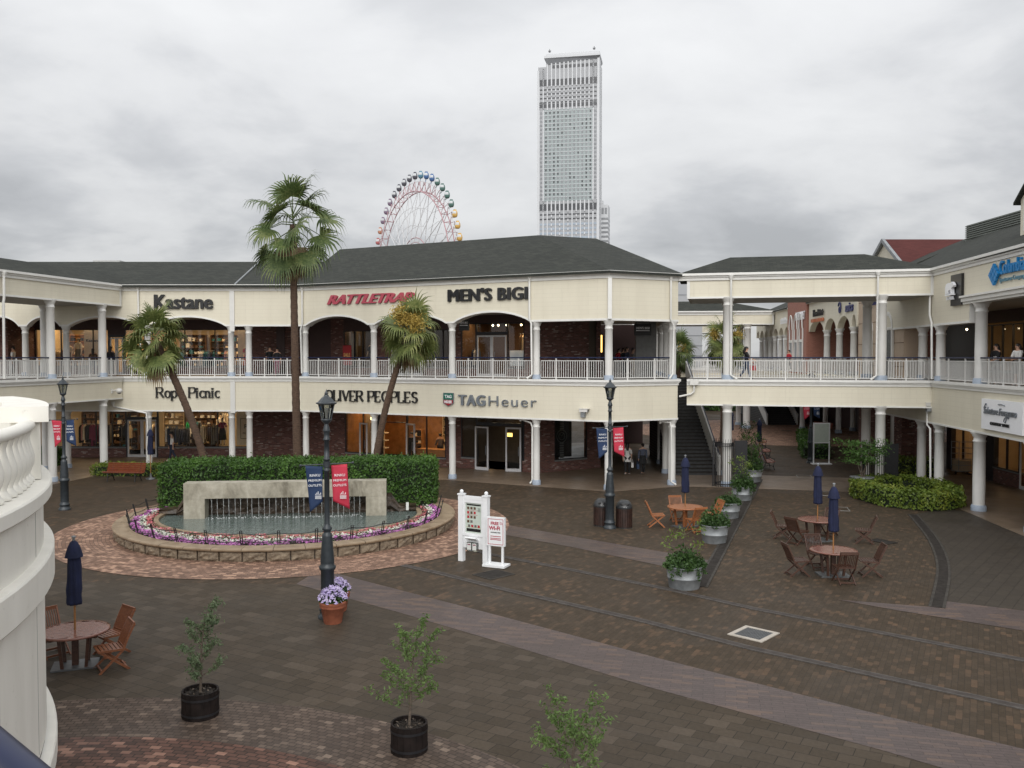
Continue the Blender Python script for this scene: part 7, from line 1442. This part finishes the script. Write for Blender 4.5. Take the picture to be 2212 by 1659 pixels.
        for x_ in (-.04, .04): m = MB(); m.path([(x_, -.10, -.17), (x_ * .4, -.05, -.02), (x_ * .2, .0, .02), (x_ * .4, .05, -.02), (x_, .10, -.17)], .010, 5); m.build('bag_handle', MT[bagcol], bx_)
        return root, bx_
    return root
q = gp(1355, 1027); _, b_ = person((q.x, q.y, .015), R(176), 'woman with a ponytail in a long white tee walking away in the corner passage', 'cloth_white', 'cloth_black', 1.70, .28, ((.1, .5), (-.05, .1)), 'tail', bag=0, bagcol='cloth_white', longshirt=.22); b_['label'] = 'small white and black bag carried by the woman in the long white tee'
q = gp(1388, 1026); _, b_ = person((q.x, q.y, .015), R(186), 'person in a plaid shirt with a dark wrap walking away beside the white tee woman', 'cloth_plaid', 'cloth_black', 1.66, .25, ((.1, .1), (.0, .1)), sleeve='long', skirt=.62, shoes='cloth_grey', bag=1, bagcol='cloth_denim'); b_['label'] = 'dark bag with a pale strap carried by the person in the plaid shirt'
person((-20.15, 52.3, .015), R(-70), 'man in a black cap and white tee walking past the lower left shop', 'cloth_white', 'cloth_navy', 1.72, .25, ((.15, .25), (-.2, .2)), hat='cap')
q = fB.pt(fB.su(1614), -1.2, ZF); _, b_ = person((q.x, q.y, ZF), R(78), 'woman in black top and jeans walking across the footbridge with a red bag', 'cloth_black', 'cloth_denim', 1.60, .34, ((.5, .6), (.1, .9)), True, bag=1, bagcol='cloth_red', shoes='cloth_black'); b_['label'] = 'red handbag carried by the woman crossing the footbridge'
person((-14.1, 51.6, ZF), R(20), 'man in black with a backpack on the upper walkway left of the tall palm', 'cloth_black', 'cloth_black', 1.72, .1, ((.1, .4), (.1, .4)), shoes='cloth_white')
person((-13.5, 50.9, ZF), R(15), 'woman in a black top with glasses on the upper walkway beside the tall palm', 'cloth_black', 'cloth_magenta', 1.62, .15, ((.2, .7), (.0, .3)), True)
person((-29.3, 52, ZF), R(-80), 'person in a white shirt at the far left of the upper walkway', 'cloth_white', 'cloth_grey', 1.72, .1)
person((-26.7, 51, ZF), R(190), 'long haired woman in dark clothes seen from behind on the upper left walkway', 'cloth_black', 'cloth_black', 1.62, 0, None, True)
person((-24.7, 52.2, ZF), R(200), 'woman in a dark red top carrying a bag by the upper left window display', 'cloth_brown', 'cloth_denim', 1.60, .2, ((.1, .3), (.1, .6)), True, sleeve='long')
person((-23.1, 51, ZF), R(170), 'dark haired person in black by the upper left glass door', 'cloth_black', 'cloth_black', 1.70, .15, None, True, sleeve='long')
person((-21.0, 51.5, ZF), R(80), 'person in dark clothes behind the railing under the leaning left palm', 'cloth_black', 'cloth_beige', 1.60, .2)
for i, (u, v_, Y, top_, lg, lb_) in enumerate(((1337, 0, 53.5, 'cloth_red', 'cloth_black', 'person in a red top in the shade of the upper corner passage'), (1347, 0, 52.0, 'cloth_black', 'cloth_navy', 'person in black in the middle of the group in the upper corner passage'), (1354, 0, 51.2, 'cloth_navy', 'cloth_black', 'person in navy at the right of the man in black in the upper passage'), (1368, 0, 50.0, 'cloth_grey', 'cloth_cream', 'person in a grey top nearest the railing in the upper corner passage'))):
    person(((u - CX) / FPX * Y, Y, ZF), R(10 + 20 * i), lb_, top_, lg, 1.62 + .02 * (i % 3), .15, ((.2, .5), (.1, .3)), i in (0, 2))
person((19.3, 35.3, ZF), R(-80), 'woman in a white top and dark cardigan leaning by the right hand column', 'cloth_white', 'cloth_black', 1.62, .0, ((.3, .9), (.3, .9)), True, jacket='cloth_black')
person((19.05, 33.35, ZF), R(-78), 'woman in a white tee and grey pinafore at the right hand railing', 'cloth_white', 'cloth_grey', 1.60, .0, ((.4, 1.0), (.4, 1.0)), True, skirt=.5)
person((20.8, 66.5, ZF), R(-60), 'distant person in red by the far scalloped arcade', 'cloth_red', 'cloth_black', 1.62, .1)
person((-7.05, 49.8 + 1.9, .015), R(10), 'man in a black suit standing in the doorway of the warm lit shop', 'cloth_black', 'cloth_black', 1.74, 0, None, False, sleeve='long', shoes='cloth_black') if False else None
s = wC.su(872); q = wC.pt(s, -.8, 0); person((q.x, q.y, .02), R(-20), 'man in a black suit standing in the doorway of the warm lit shop', 'cloth_black', 'cloth_black', 1.78, 0, None, False, sleeve='long', shoes='cloth_black')
q = wC.pt(wC.su(916), -1.75, 0); person((q.x, q.y, .02), R(200), 'shopper in a dark jacket at the counter of the warm lit shop', 'cloth_grey', 'cloth_black', 1.70, 0, ((.3, .7), (.3, .7)), False, sleeve='long')
def manneq(u, fr, t, z, label, top, legs, skirt=None, hat=None, rz=0, long=False): q = fr.pt(fr.su(u), t, z); person((q.x, q.y, z), rz, label, top, legs, 1.75, 0, ((.1, .5), (.1, .2)), long, hat=hat, skirt=skirt, name='mannequin', cat='mannequin', skin='mannequin', shoes='cloth_brown')
manneq(157, wW, -.75, ZF + .5, 'long haired mannequin in white lit in the upper left window', 'cloth_cream', 'cloth_grey', .35, None, 0, True); manneq(212, wW, -.75, ZF + .2, 'mannequin in a pale wide hat in the upper left window', 'cloth_cream', 'cloth_beige', .4, 'sun', .2)
manneq(135, wW, -.8, ZF + .3, 'dark haired mannequin in beige behind the left footbridge columns', 'cloth_beige', 'cloth_brown', .4); manneq(527, wW, -.7, ZF + .2, 'mannequin in a long red dress at the end of the upper left window', 'cloth_red', 'cloth_red', .2, None, .3)
manneq(470, wW, -.8, .66, 'mannequin in a red top and dark skirt in the lower left window', 'cloth_magenta', 'cloth_black', .35, None, .3); manneq(786, wC, -.8, ZF + .3, 'pale haired mannequin in a dark jacket in the upper window by the red board', 'cloth_black', 'cloth_grey', None, None, -.2)
manneq(445, wW, -2.6, .8, 'headless looking shirt mannequin high at the back of the lower left shop', 'cloth_white', 'cloth_brown', .5)

# ------------------------------------------------------------------ clothes rails and shelves inside the shops
def rack(fr, u0, u1, t, z, cols, label, h=1.45, gl=.95):
    a, b = fr.su(u0), fr.su(u1); root = thing('clothes_rack', label, 'clothes rack', fr.pt((a + b) / 2, t, z), 0, 'clothes racks in the shop windows'); rnd = random.Random(label); m = MB()
    m.tube(fr.pt(a, t, z + h), fr.pt(b, t, z + h), .015, n=6)
    for s in (a, b): m.tube(fr.pt(s, t, z), fr.pt(s, t, z + h), .015, n=6); m.fbox(fr, s - .02, s + .02, t - .25, t + .25, z, z + .03)
    part(m, 'rail', 'sign_steel', root); n = max(3, int((b - a) / .13))
    for i in range(n):
        s = a + (b - a) * (i + .5) / n; m = MB(); L = gl * rnd.uniform(.75, 1.15); w = rnd.uniform(.19, .24); th = rnd.uniform(.03, .05); zt = z + h - .06
        m.add([fr.pt(s + x * th * .6, t + y * w * .35, zt) for x in (-1, 1) for y in (-1, 1)] + [fr.pt(s + x * th, t + y * w, zt - .14) for x in (-1, 1) for y in (-1, 1)] + [fr.pt(s + x * th * 1.3, t + y * w * 1.05, zt - L) for x in (-1, 1) for y in (-1, 1)], [(0, 1, 3, 2), (0, 4, 5, 1), (2, 3, 7, 6), (0, 2, 6, 4), (1, 5, 7, 3), (4, 8, 9, 5), (6, 7, 11, 10), (4, 6, 10, 8), (5, 9, 11, 7), (8, 10, 11, 9)]); part(m, 'garment', cols[(i * len(cols)) // n] if rnd.random() < .75 else rnd.choice(cols), root)
    return root
rack(wW, 158, 199, -.75, .66, ['cloth_pink', 'cloth_cream', 'cloth_black', 'cloth_magenta', 'cloth_magenta', 'cloth_red'], 'rail of pink and magenta clothes in the lower left window', 1.35, 1.15)
rack(wW, 201, 224, -1.0, .66, ['cloth_black', 'cloth_brown', 'cloth_grey'], 'rail of black and brown clothes behind the lower left mullion', 1.35, 1.1)
rack(wW, 243, 268, -.9, .5, ['cloth_grey', 'cloth_black', 'cloth_white', 'cloth_beige'], 'rail of black and white jackets left of the white glass door', 1.5, .95)
rack(wW, 278, 303, -2.4, .02, ['cloth_beige', 'cloth_cream', 'cloth_grey', 'cloth_brown'], 'rail of beige coats seen through the white glass door', 1.9, 1.0)
rack(wW, 346, 372, -.8, .5, ['cloth_white', 'cloth_grey', 'cloth_denim'], 'rail of white and denim clothes right of the white glass door', 1.4, 1.0)
rack(wW, 376, 398, -.7, .5, ['cloth_navy', 'cloth_denim', 'cloth_black'], 'rail of navy clothes beside the leaning palm trunk', 1.3, 1.0)
rack(wW, 422, 464, -.9, .5, ['cloth_cream', 'cloth_beige', 'cloth_brown', 'cloth_grey', 'cloth_grey', 'cloth_brown'], 'long rail of cream to brown clothes in the lower left shop', 1.5, 1.1)
rack(wW, 360, 392, -3.2, .3, ['cloth_green', 'cloth_white', 'cloth_teal', 'cloth_black'], 'rail with one bright green garment at the back of the lower left shop', 1.7, .8)
rack(wW, 440, 466, -2.9, 1.2, ['cloth_white', 'cloth_cream', 'cloth_white'], 'high rail of white shirts at the back of the lower left shop', 1.4, .8)
rack(wW, 345, 380, -1.2, ZF, ['cloth_brown', 'cloth_teal', 'cloth_grey'], 'rail of brown and teal clothes in the upper left shop behind the palm', 1.5, 1.0)
rack(wW, 415, 450, -1.3, ZF, ['cloth_white', 'cloth_teal', 'cloth_navy', 'cloth_magenta'], 'rail of white to navy clothes in the upper left shop', 1.5, 1.0)
rack(wW, 472, 496, -1.2, ZF, ['cloth_pink', 'cloth_brown', 'cloth_cream'], 'rail of pink and brown clothes in the upper left shop', 1.5, 1.0)
rack(wW, 88, 120, -1.6, ZF, ['cloth_beige', 'cloth_brown', 'cloth_white'], 'rail of beige clothes in the upper left shop behind the columns', 1.6, .9)
rack(wR, wR.su(0) if False else 2086, 2112, -.9, .02, ['cloth_beige', 'cloth_brown', 'cloth_black', 'cloth_red'], 'rail of clothes in the shaded lower shop on the right', 1.6, 1.0)
rack(wC, 998, 1014, -1.2, ZF, ['cloth_denim', 'cloth_white', 'cloth_grey'], 'rail of pale shirts behind the upper centre window', 1.55, .9); rack(wC, 1098, 1120, -1.5, ZF + .5, ['cloth_beige', 'cloth_brown', 'cloth_pink'], 'rail of clothes above the white notice in the upper centre window', 1.9, .8)
def shelf(fr, u0, u1, t, z, rows, label, cols, back='orange_wood'):
    a, b = fr.su(u0), fr.su(u1); root = thing('shop_shelf', label, 'shelf', fr.pt((a + b) / 2, t, z), 0, 'shelves at the back of the shops'); rnd = random.Random(label); m = MB(); H = rows * .42
    m.fbox(fr, a, b, t - .03, t, z, z + H + .05); m.fbox(fr, a, a + .04, t, t + .32, z, z + H); m.fbox(fr, b - .04, b, t, t + .32, z, z + H)
    for k in range(rows + 1): m.fbox(fr, a + .04, b - .04, t, t + .32, z + .42 * k, z + .42 * k + .03)
    part(m, 'shelving', back, root); m = MB()
    for k in range(rows):
        s = a + .1
        while s < b - .2: w = rnd.uniform(.10, .26); h = rnd.uniform(.08, .3); m.fbox(fr, s, s + w, t + .05, t + .27, z + .42 * k + .031, z + .42 * k + .03 + h, mi=rnd.randrange(len(cols))); s += w + rnd.uniform(.03, .15)
    part(m, 'folded_goods', cols, root)
for args in ((wW, 100, 150, -4.6, .02, 6, 'dark shelf of goods at the back left of the lower left shop', ['cloth_brown', 'cloth_beige', 'cloth_black'], 'cloth_brown'), (wW, 165, 232, -4.6, .02, 6, 'brown shelf of goods behind the rail of magenta clothes', ['cloth_brown', 'cloth_cream', 'cloth_teal', 'cloth_black'], 'cloth_brown'), (wW, 290, 338, -4.7, .02, 6, 'pale shelf of goods seen past the white glass door', ['cloth_white', 'cloth_beige', 'cloth_brown'], 'cloth_beige'), (wW, 345, 415, -4.6, .02, 6, 'crowded dark shelf at the back right of the lower left shop', ['cloth_brown', 'cloth_black', 'cloth_white', 'cloth_beige'], 'cloth_brown'),
             (wW, 84, 128, -4.0, ZF, 6, 'lit shelf of goods in the upper left shop behind the footbridge', ['cloth_cream', 'cloth_brown', 'cloth_black']), (wW, 340, 400, -4.0, ZF, 6, 'shelf of goods in the upper left shop above the white glass door', ['cloth_brown', 'cloth_white', 'cloth_teal'], 'cloth_brown'), (wW, 410, 490, -4.0, ZF, 6, 'wide shelf of goods at the back of the upper left shop', ['cloth_brown', 'cloth_cream', 'cloth_teal', 'cloth_black'], 'cloth_brown'), (wC, 824, 845, -3.6, .02, 4, 'low shelf of spectacles inside the warm lit doorway', ['cloth_brown', 'cloth_cream', 'cloth_black'])): shelf(*args)
for k, (u0, u1, t, lb_) in enumerate(((885, 902, -3.95, 'shelf of spectacles on the back wall left of the shopper'), (906, 922, -3.95, 'shelf of spectacles on the back wall behind the shopper'))): shelf(wC, u0, u1, t, .6, 5, lb_, ['black', 'cloth_cream', 'cloth_brown'], 'warm_wall')
s = wC.su(852); st_ = thing('bar_stool', 'small round stool inside the warm lit doorway', 'stool', wC.pt(s, -2.2, .02)); m = MB(); m.lathe([(.2, .60), (.2, .64)], 16); m.build('seat', MT['cloth_brown'], st_); m = MB(); m.tube((0, 0, .02), (0, 0, .6), .025); m.lathe([(.18, 0), (.18, .03)], 14); m.build('stem', MT['black'], st_)
p = gp(2085, 1019); tr = thing('hand_trolley', 'tall wire trolley parked in the shaded arcade on the right', 'trolley', (p.x - .7, p.y - 1.0, 0), R(10)); m = MB()
for x in (-.4, .4):
    for y in (-.3, .3): m.tube((x, y, .15), (x, y, 1.75), .018, n=6)
for z in (.2, .5, .8, 1.1, 1.4, 1.72): m.bar((-.4, -.3, z), (.4, -.3, z), .02, .02); m.bar((-.4, .3, z), (.4, .3, z), .02, .02); m.bar((-.4, -.3, z), (-.4, .3, z), .02, .02); m.bar((.4, -.3, z), (.4, .3, z), .02, .02)
m.box(-.4, .4, -.3, .3, .16, .19); m.build('frame', MT['sign_steel'], tr)
for x in (-.35, .35): m = MB(); m.ball((x, 0, .08), .08, .03, .08); m.build('wheel', MT['black'], tr)
m = MB(); m.box(-.36, .36, -.27, .27, .2, .75); m.build('cartons', MT['cloth_beige'], tr)

# ------------------------------------------------------------------ ferris wheel far behind
fwh = thing('ferris_wheel', 'big pale ferris wheel with coloured cabins rising behind the roof', 'ferris wheel', (-44.6, 406, 46.0), R(-56.5)); RW = 40.6; m = MB(); N = 48
pr = lambda r, a, y: Vector((r * math.sin(a), y, r * math.cos(a)))
for y in (-1.6, 1.6):
    for r, th in ((35.2, .24),): m.path([pr(r, 2 * math.pi * i / 72, y) for i in range(73)], th, 6, cap=False)
    for i in range(N):
        a0, a1 = 2 * math.pi * i / N, 2 * math.pi * (i + 1) / N; m.tube(pr(35.2, a0, y), pr(39.6, (a0 + a1) / 2, y * .6), .13, n=5); m.tube(pr(39.6, (a0 + a1) / 2, y * .6), pr(35.2, a1, y), .13, n=5)
for i in range(N): a = 2 * math.pi * i / N; m.tube(pr(35.2, a, -1.6), pr(35.2, a, 1.6), .14, n=5)
m.path([pr(14.5, 2 * math.pi * i / 40, 0) for i in range(41)], .22, 5, cap=False); m.path([pr(12.5, 2 * math.pi * i / 40, 0) for i in range(41)], .16, 5, cap=False); m.build('rim', MT['wheel_pink'], fwh)
m = MB(); m.path([pr(39.6, 2 * math.pi * i / 96, 0) for i in range(97)], .12, 5, cap=False)
for i in range(24):
    a = 2 * math.pi * i / 24
    for y in (-1.6, 1.6): m.tube(pr(3, a, y * 2.6), pr(35.2, a + (.065 if y > 0 else -.065), y), .16, n=5)
for r in (20, 28): m.path([pr(r, 2 * math.pi * i / 24, 1.7) for i in range(25)], .10, 4, cap=False); m.path([pr(r, 2 * math.pi * i / 24, -1.7) for i in range(25)], .10, 4, cap=False)
for i in range(24): a0, a1 = 2 * math.pi * i / 24, 2 * math.pi * (i + 1) / 24; m.tube(pr(20, a0, 1.7), pr(28, a1, 1.7), .09, n=4); m.tube(pr(28, a0, 1.7), pr(35, a1, 1.7), .09, n=4)
m.build('spokes', MT['wheel_white'], fwh)
m = MB()
for y in (-7, 7):
    for x in (-22, 22): m.tube((x * .06, y * .7, 0), (x, y * 1.3, -48.5), .75, n=8)
m.tube((0, -6, 0), (0, 6, 0), 2.0, n=16); m.build('support_legs', MT['wheel_white'], fwh)
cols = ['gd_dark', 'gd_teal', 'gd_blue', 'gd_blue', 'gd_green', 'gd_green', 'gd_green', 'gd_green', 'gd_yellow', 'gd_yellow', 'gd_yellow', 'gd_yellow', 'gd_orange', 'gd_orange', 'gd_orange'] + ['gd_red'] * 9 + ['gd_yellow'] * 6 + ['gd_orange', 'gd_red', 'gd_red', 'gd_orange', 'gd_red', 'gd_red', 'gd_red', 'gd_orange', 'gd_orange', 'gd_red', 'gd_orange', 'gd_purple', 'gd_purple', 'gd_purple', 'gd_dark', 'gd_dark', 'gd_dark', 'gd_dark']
for i in range(N):
    a = 2 * math.pi * i / N + .02; c = pr(42.4, a, 0); m = MB(); mi_ = []
    rings = 8; n = 10; vs = []
    for j in range(rings + 1):
        b = math.pi * j / rings; rr = math.sin(b) ** .6 * 1.25 if 0 < j < rings else .02
        for q in range(n): w = 2 * math.pi * q / n; vs.append(c + Vector((rr * math.cos(w), rr * math.sin(w), -math.cos(b) * 1.55)))
    for j in range(rings):
        for q in range(n): m.add([vs[j * n + q], vs[j * n + (q + 1) % n], vs[(j + 1) * n + (q + 1) % n], vs[(j + 1) * n + q]], [(0, 1, 2, 3)], 1 if (4 <= j <= 5 and q % 5 != 0) else 0, True)
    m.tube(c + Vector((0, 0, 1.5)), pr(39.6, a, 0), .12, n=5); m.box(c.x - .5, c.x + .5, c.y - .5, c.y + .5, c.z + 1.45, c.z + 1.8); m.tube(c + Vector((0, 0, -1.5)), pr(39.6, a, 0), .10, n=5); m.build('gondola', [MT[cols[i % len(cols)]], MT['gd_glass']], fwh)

# ------------------------------------------------------------------ skyscraper
tw = thing('skyscraper', 'tall pale grey office tower with gridded facade rising behind the dark roof', 'skyscraper', (21.3, 741, 0), R(-11)); Wt, Dt = 50.8, 22.0
zt = lambda q: 269.1 - .1038 * q
def tower():
    fins = [1.6 + 3.6 * k for k in range(15)]
    m = MB(); m.box(0.3, Wt - .3, .6, Dt - .3, 0, 246); m.prism([(7.0, .6), (Wt - .3, .6), (Wt - .3, Dt - .3), (7.0, Dt - .3)], 246, 252); m.build('core', MT['tower_grey'], tw)
    m = MB()
    for k in range(15):
        x = 1.2 + k * (Wt - 2.4) / 14; hi = zt(185) if k > 2 else (zt(250), zt(235), zt(205))[k]
        for a, b in ((hi, zt(380)), (zt(500), zt(565)), (zt(1285), zt(1375))): m.box(x - .55, x + .55, .0, .7, b, a)
        if k in (0, 1, 13, 14): m.box(x - .55, x + .55, .0, .7, 0, hi)
        elif k % 2 == 0: m.box(x - .5, x + .5, .0, .7, 0, zt(1375))
        for j in range(4): zz = zt(420 + 34 * j); m.box(x - .5, x + .5, .1, .7, zz, zz + 2.2)
        if k % 2 and 1 < k < 13:
            for j in range(5): zz = zt(1415 + 36 * j); m.box(x - .5, x + .5, .1, .7, zz, zz + 2.0)
    for x0 in (-.4, Wt - 1.4): m.box(x0, x0 + 1.8, -.1, Dt * .5, 0, zt(250) if x0 < 1 else zt(170))
    for y in range(6): m.box(Wt - .3, Wt + .25, 2 + 4.2 * y, 3.3 + 4.2 * y, 0, zt(190))
    m.build('vertical_fins', MT['tower_white'], tw)
    m = MB()
    for k in range(14):
        x = 1.2 + (k + .5) * (Wt - 2.4) / 14
        for w_, a, b in ((1.1, 237, 212), (1.25, 372, 322), (1.1, 545, 515), (1.25, 1362, 1310)):
            if a == 237 and k < 3: continue
            m = MB(); m.box(x - w_, x + w_, .45, .62, zt(a), zt(b)); m.build('tall_window', MT['tower_dark'], tw)
    for a in [408 + 34 * j for j in range(4)] + [1400, 1436]: m = MB(); m.box(1.8, Wt - 1.8, .45, .62, zt(a), zt(a - 11)); m.build('window_strip', MT['tower_dark'], tw)
    m = MB(); x0, x1 = 1.2 + (Wt - 2.4) / 14 + .6, 1.2 + 13 * (Wt - 2.4) / 14 - .6; m.box(x0, x1, .30, .62, zt(1288), zt(563)); m.build('green_glazing', MT['tower_green'], tw)
    rnd = random.Random(5); mB = MB(); nw = [0]; w0 = {}
    for j in range(22):
        z0 = zt(1280) + (zt(568) - zt(1280)) * (j + .15) / 22
        for k in range(12):
            x = x0 + (x1 - x0) * (k + .5) / 12; mid = 4 <= k <= 9; dk = 'tower_dark' if (rnd.random() < (.12 if mid else .62)) else 'tower_mid'
            if nw[0] < 100 and (dk == 'tower_dark' or mid):
                nw[0] += 1
                if dk not in w0: q_ = MB(); q_.box(-.62, .62, .18, .31, 0, 1.75); o = w0[dk] = q_.build('window', MT[dk], tw)
                else: o = w0[dk].copy(); C.objects.link(o); o.parent = tw
                o.location = (x, 0, z0)
            else: mB.box(x - .62, x + .62, .18, .31, z0, z0 + 1.75, mi=0 if dk == 'tower_mid' else 1)
        for x in (3.0, Wt - 3.0): mB.box(x - 1.0, x + 1.0, .45, .62, z0, z0 + 1.6)
    tag(mB.build('hotel_windows', [MT['tower_mid'], MT['tower_dark']], tw), kind='stuff'); m = MB()
    for j in range(22): z0 = zt(1280) + (zt(568) - zt(1280)) * (j + .72) / 22; m.box(x0, x1, .12, .31, z0, z0 + .35)
    m.build('floor_ledges', MT['tower_white'], tw); m = MB()
    for j in range(8): m.box(1.8, Wt - 1.8, .45, .62, zt(1480 + 36 * j), zt(1464 + 36 * j))
    m.build('blue_windows', MT['tower_blue'], tw)
    m = MB(); m.prism([(7.0, -1.2), (Wt + .4, -1.2), (Wt + .4, Dt + 1), (7.0, Dt + 1)], zt(140), zt(127)); m.add([(5.5, -1.6, zt(160)), (Wt + .8, -1.6, zt(160)), (Wt + .8, Dt + 1, zt(160)), (5.5, Dt + 1, zt(160)), (5.5, -1.6, zt(140)), (Wt + .8, -1.6, zt(140)), (Wt + .8, Dt + 1, zt(140)), (5.5, Dt + 1, zt(140))], [(0, 1, 2, 3), (7, 6, 5, 4), (0, 4, 5, 1), (1, 5, 6, 2), (2, 6, 7, 3), (3, 7, 4, 0)]); m.build('roof_canopy', MT['tower_white'], tw)
    m = MB(); m.add([(6.0, -1.4, zt(161)), (Wt + .6, -1.4, zt(161)), (Wt + .6, Dt, zt(161)), (6.0, Dt, zt(161)), (8.5, .2, zt(205)), (Wt, .2, zt(180)), (Wt, Dt - 1, zt(180)), (8.5, Dt - 1, zt(205))], [(0, 3, 2, 1), (4, 5, 6, 7), (0, 1, 5, 4), (1, 2, 6, 5), (2, 3, 7, 6), (3, 0, 4, 7)]); m.build('canopy_underside', MT['tower_mid'], tw)
    for x, y in ((10, 0), (Wt - 4, 0)): m = MB(); m.tube((x, y, zt(112)), (x, y, zt(85)), .25, n=6); m.bar((x - 1.2, y, zt(100)), (x + 1.2, y, zt(100)), .5, .5); m.bar((x - .8, y, zt(108)), (x + .8, y, zt(108)), .9, .6); m.build('roof_antenna', MT['tower_dark'], tw)
    m = MB(); m.box(Wt + .3, Wt + 6.4, 16, 34, 0, zt(1303)); m.box(Wt + .3, Wt + 2.2, 16, 20, zt(1303), zt(1270)); m.build('side_block', MT['tower_white'], tw); m = MB()
    for j in range(9): m.box(Wt + .8, Wt + 6.45, 15.85, 34, zt(1425 + 36 * j), zt(1408 + 36 * j))
    for x in (Wt + 1.0, Wt + 3.7): m.box(x, x + 1.8, 15.8, 16.1, zt(1378), zt(1328))
    m.build('side_windows', MT['tower_mid'], tw)
tower()

# ------------------------------------------------------------------ white balustraded balcony on the left, and the rail beside the viewer
BC = Vector((-18.07, 8.42)); RWL = 12.0
bal = thing('curved_balcony', 'white curved balcony tower with bulbous balusters filling the left edge', 'balcony', (BC.x, BC.y, 0))
m = MB(); m.lathe([(RWL, .40), (RWL, 2.78)], 180, cap=False); m.lathe([(RWL, 3.30), (RWL, 4.06)], 180, cap=False); m.build('wall', MT['stucco'], bal)
m = MB(); m.lathe([(RWL + .15, 0), (RWL + .15, .30), (RWL + .13, .33), (RWL - .01, .34)], 180, cap=False, sm=False); m.build('plinth', MT['stucco'], bal)
m = MB(); m.lathe([(RWL - .01, 2.79), (RWL + .13, 2.80), (RWL + .15, 2.83), (RWL + .15, 3.27), (RWL + .13, 3.30), (RWL - .01, 3.31)], 180, cap=False, sm=False); m.build('string_course', MT['stucco'], bal)
m = MB(); m.lathe([(RWL - .01, 4.04), (RWL + .09, 4.06), (RWL + .13, 4.10), (RWL + .13, 4.27), (RWL + .11, 4.295), (RWL - .60, 4.31), (0.2, 4.31)], 180, cap=False, sm=False); m.build('ledge', MT['stucco'], bal)
m = MB()
for k in range(-2, 12):
    a = R(k * 9.2 + 2.0)
    for r_, z0, z1, w in ((RWL + .001, 3.33, 4.03, .007), (RWL + .001, .46, 2.75, .005)): Mx = Matrix.Rotation(a, 4, 'Z') @ Matrix.Translation((r_, 0, 0)); m.box(-.01, .002, -w / 2, w / 2, z0, z1, M=Mx)
m.build('wall_joints', MT['camera_white' if False else 'cover_line'], bal)
def arcbox(m, r0, r1, a0, a1, z0, z1, n=16):
    vs = []
    for i in range(n + 1):
        a = a0 + (a1 - a0) * i / n
        for r, z in ((r0, z0), (r1, z0), (r1, z1), (r0, z1)): vs.append((r * math.cos(a), r * math.sin(a), z))
    m.add(vs, [(i * 4 + j, i * 4 + (j + 1) % 4, (i + 1) * 4 + (j + 1) % 4, (i + 1) * 4 + j) for i in range(n) for j in range(4)] + [(3, 2, 1, 0), (n * 4, n * 4 + 1, n * 4 + 2, n * 4 + 3)])
P0, P1 = R(26.0), R(28.3)
m = MB(); arcbox(m, RWL - .42, RWL - .02, P0, R(46), 4.31, 5.20); m.build('parapet', MT['stucco'], bal)
m = MB(); arcbox(m, RWL - .55, RWL + .10, P0 - R(.5), R(46), 5.20, 5.44); m.build('parapet_coping', MT['stucco'], bal)
m = MB(); vs = []; n = 60; prof = [(.11 * math.cos(2 * math.pi * q / 10), .085 * math.sin(2 * math.pi * q / 10)) for q in range(10)]
for i in range(n + 1):
    a = R(-12) + (P0 - R(-12)) * i / n
    for x, z in prof: r = RWL - .20 + x * 1.15; vs.append((r * math.cos(a), r * math.sin(a), 5.16 + z))
m.add(vs, [(i * 10 + j, i * 10 + (j + 1) % 10, (i + 1) * 10 + (j + 1) % 10, (i + 1) * 10 + j) for i in range(n) for j in range(10)], sm=True); m.build('balustrade_rail', MT['stucco'], bal)
bp_ = MB(); bp_.lathe([(.105, 0), (.11, .02), (.105, .05), (.065, .10), (.055, .14), (.075, .20), (.105, .28), (.115, .36), (.105, .44), (.078, .54), (.058, .62), (.052, .68), (.065, .73), (.085, .78)], 18)
b0 = None
for k in range(24):
    a = R(24.9 - 1.55 * k); p = ((RWL - .20) * math.cos(a), (RWL - .20) * math.sin(a), 4.31)
    if b0 is None: b0 = bp_.build('baluster', MT['stucco'], bal, p)
    else: b = b0.copy(); C.objects.link(b); b.parent = bal; b.location = p
vr = thing('viewing_rail', 'dark navy tubular handrail at the bottom left corner of the picture', 'railing', (-1, 1.7, 4.3)); A_, B_ = Vector((-3.4, 3.97, 5.385)), Vector((1.2, -.28, 5.385)); m = MB(); m.tube(A_, B_, .034, n=20); part(m, 'handrail', 'navy_rail', vr)
for q in (.02, .95): p = A_.lerp(B_, q); m = MB(); m.tube((p.x, p.y, 4.3), (p.x, p.y, 5.40), .025); part(m, 'post', 'navy_rail', vr)
m = MB(); m.add([(x, y, z) for z in (4.15, 4.3) for x, y in ((-3.8, 4.0), (-4.2, -3), (3, -3), (1.4, -.3))], [(0, 3, 2, 1), (4, 5, 6, 7), (0, 1, 5, 4), (1, 2, 6, 5), (2, 3, 7, 6), (3, 0, 4, 7)]); dk_ = thing('viewing_deck', 'small concrete deck under the navy handrail', 'deck', (-1, -1, 4.15)); part(m, 'floor_slab', 'concrete', dk_)
for x, y in ((-3.2, -1.5), (1.6, -2)): m = MB(); m.box(x - .2, x + .2, y - .2, y + .2, 0, 4.15); part(m, 'support_pier', 'concrete', dk_)
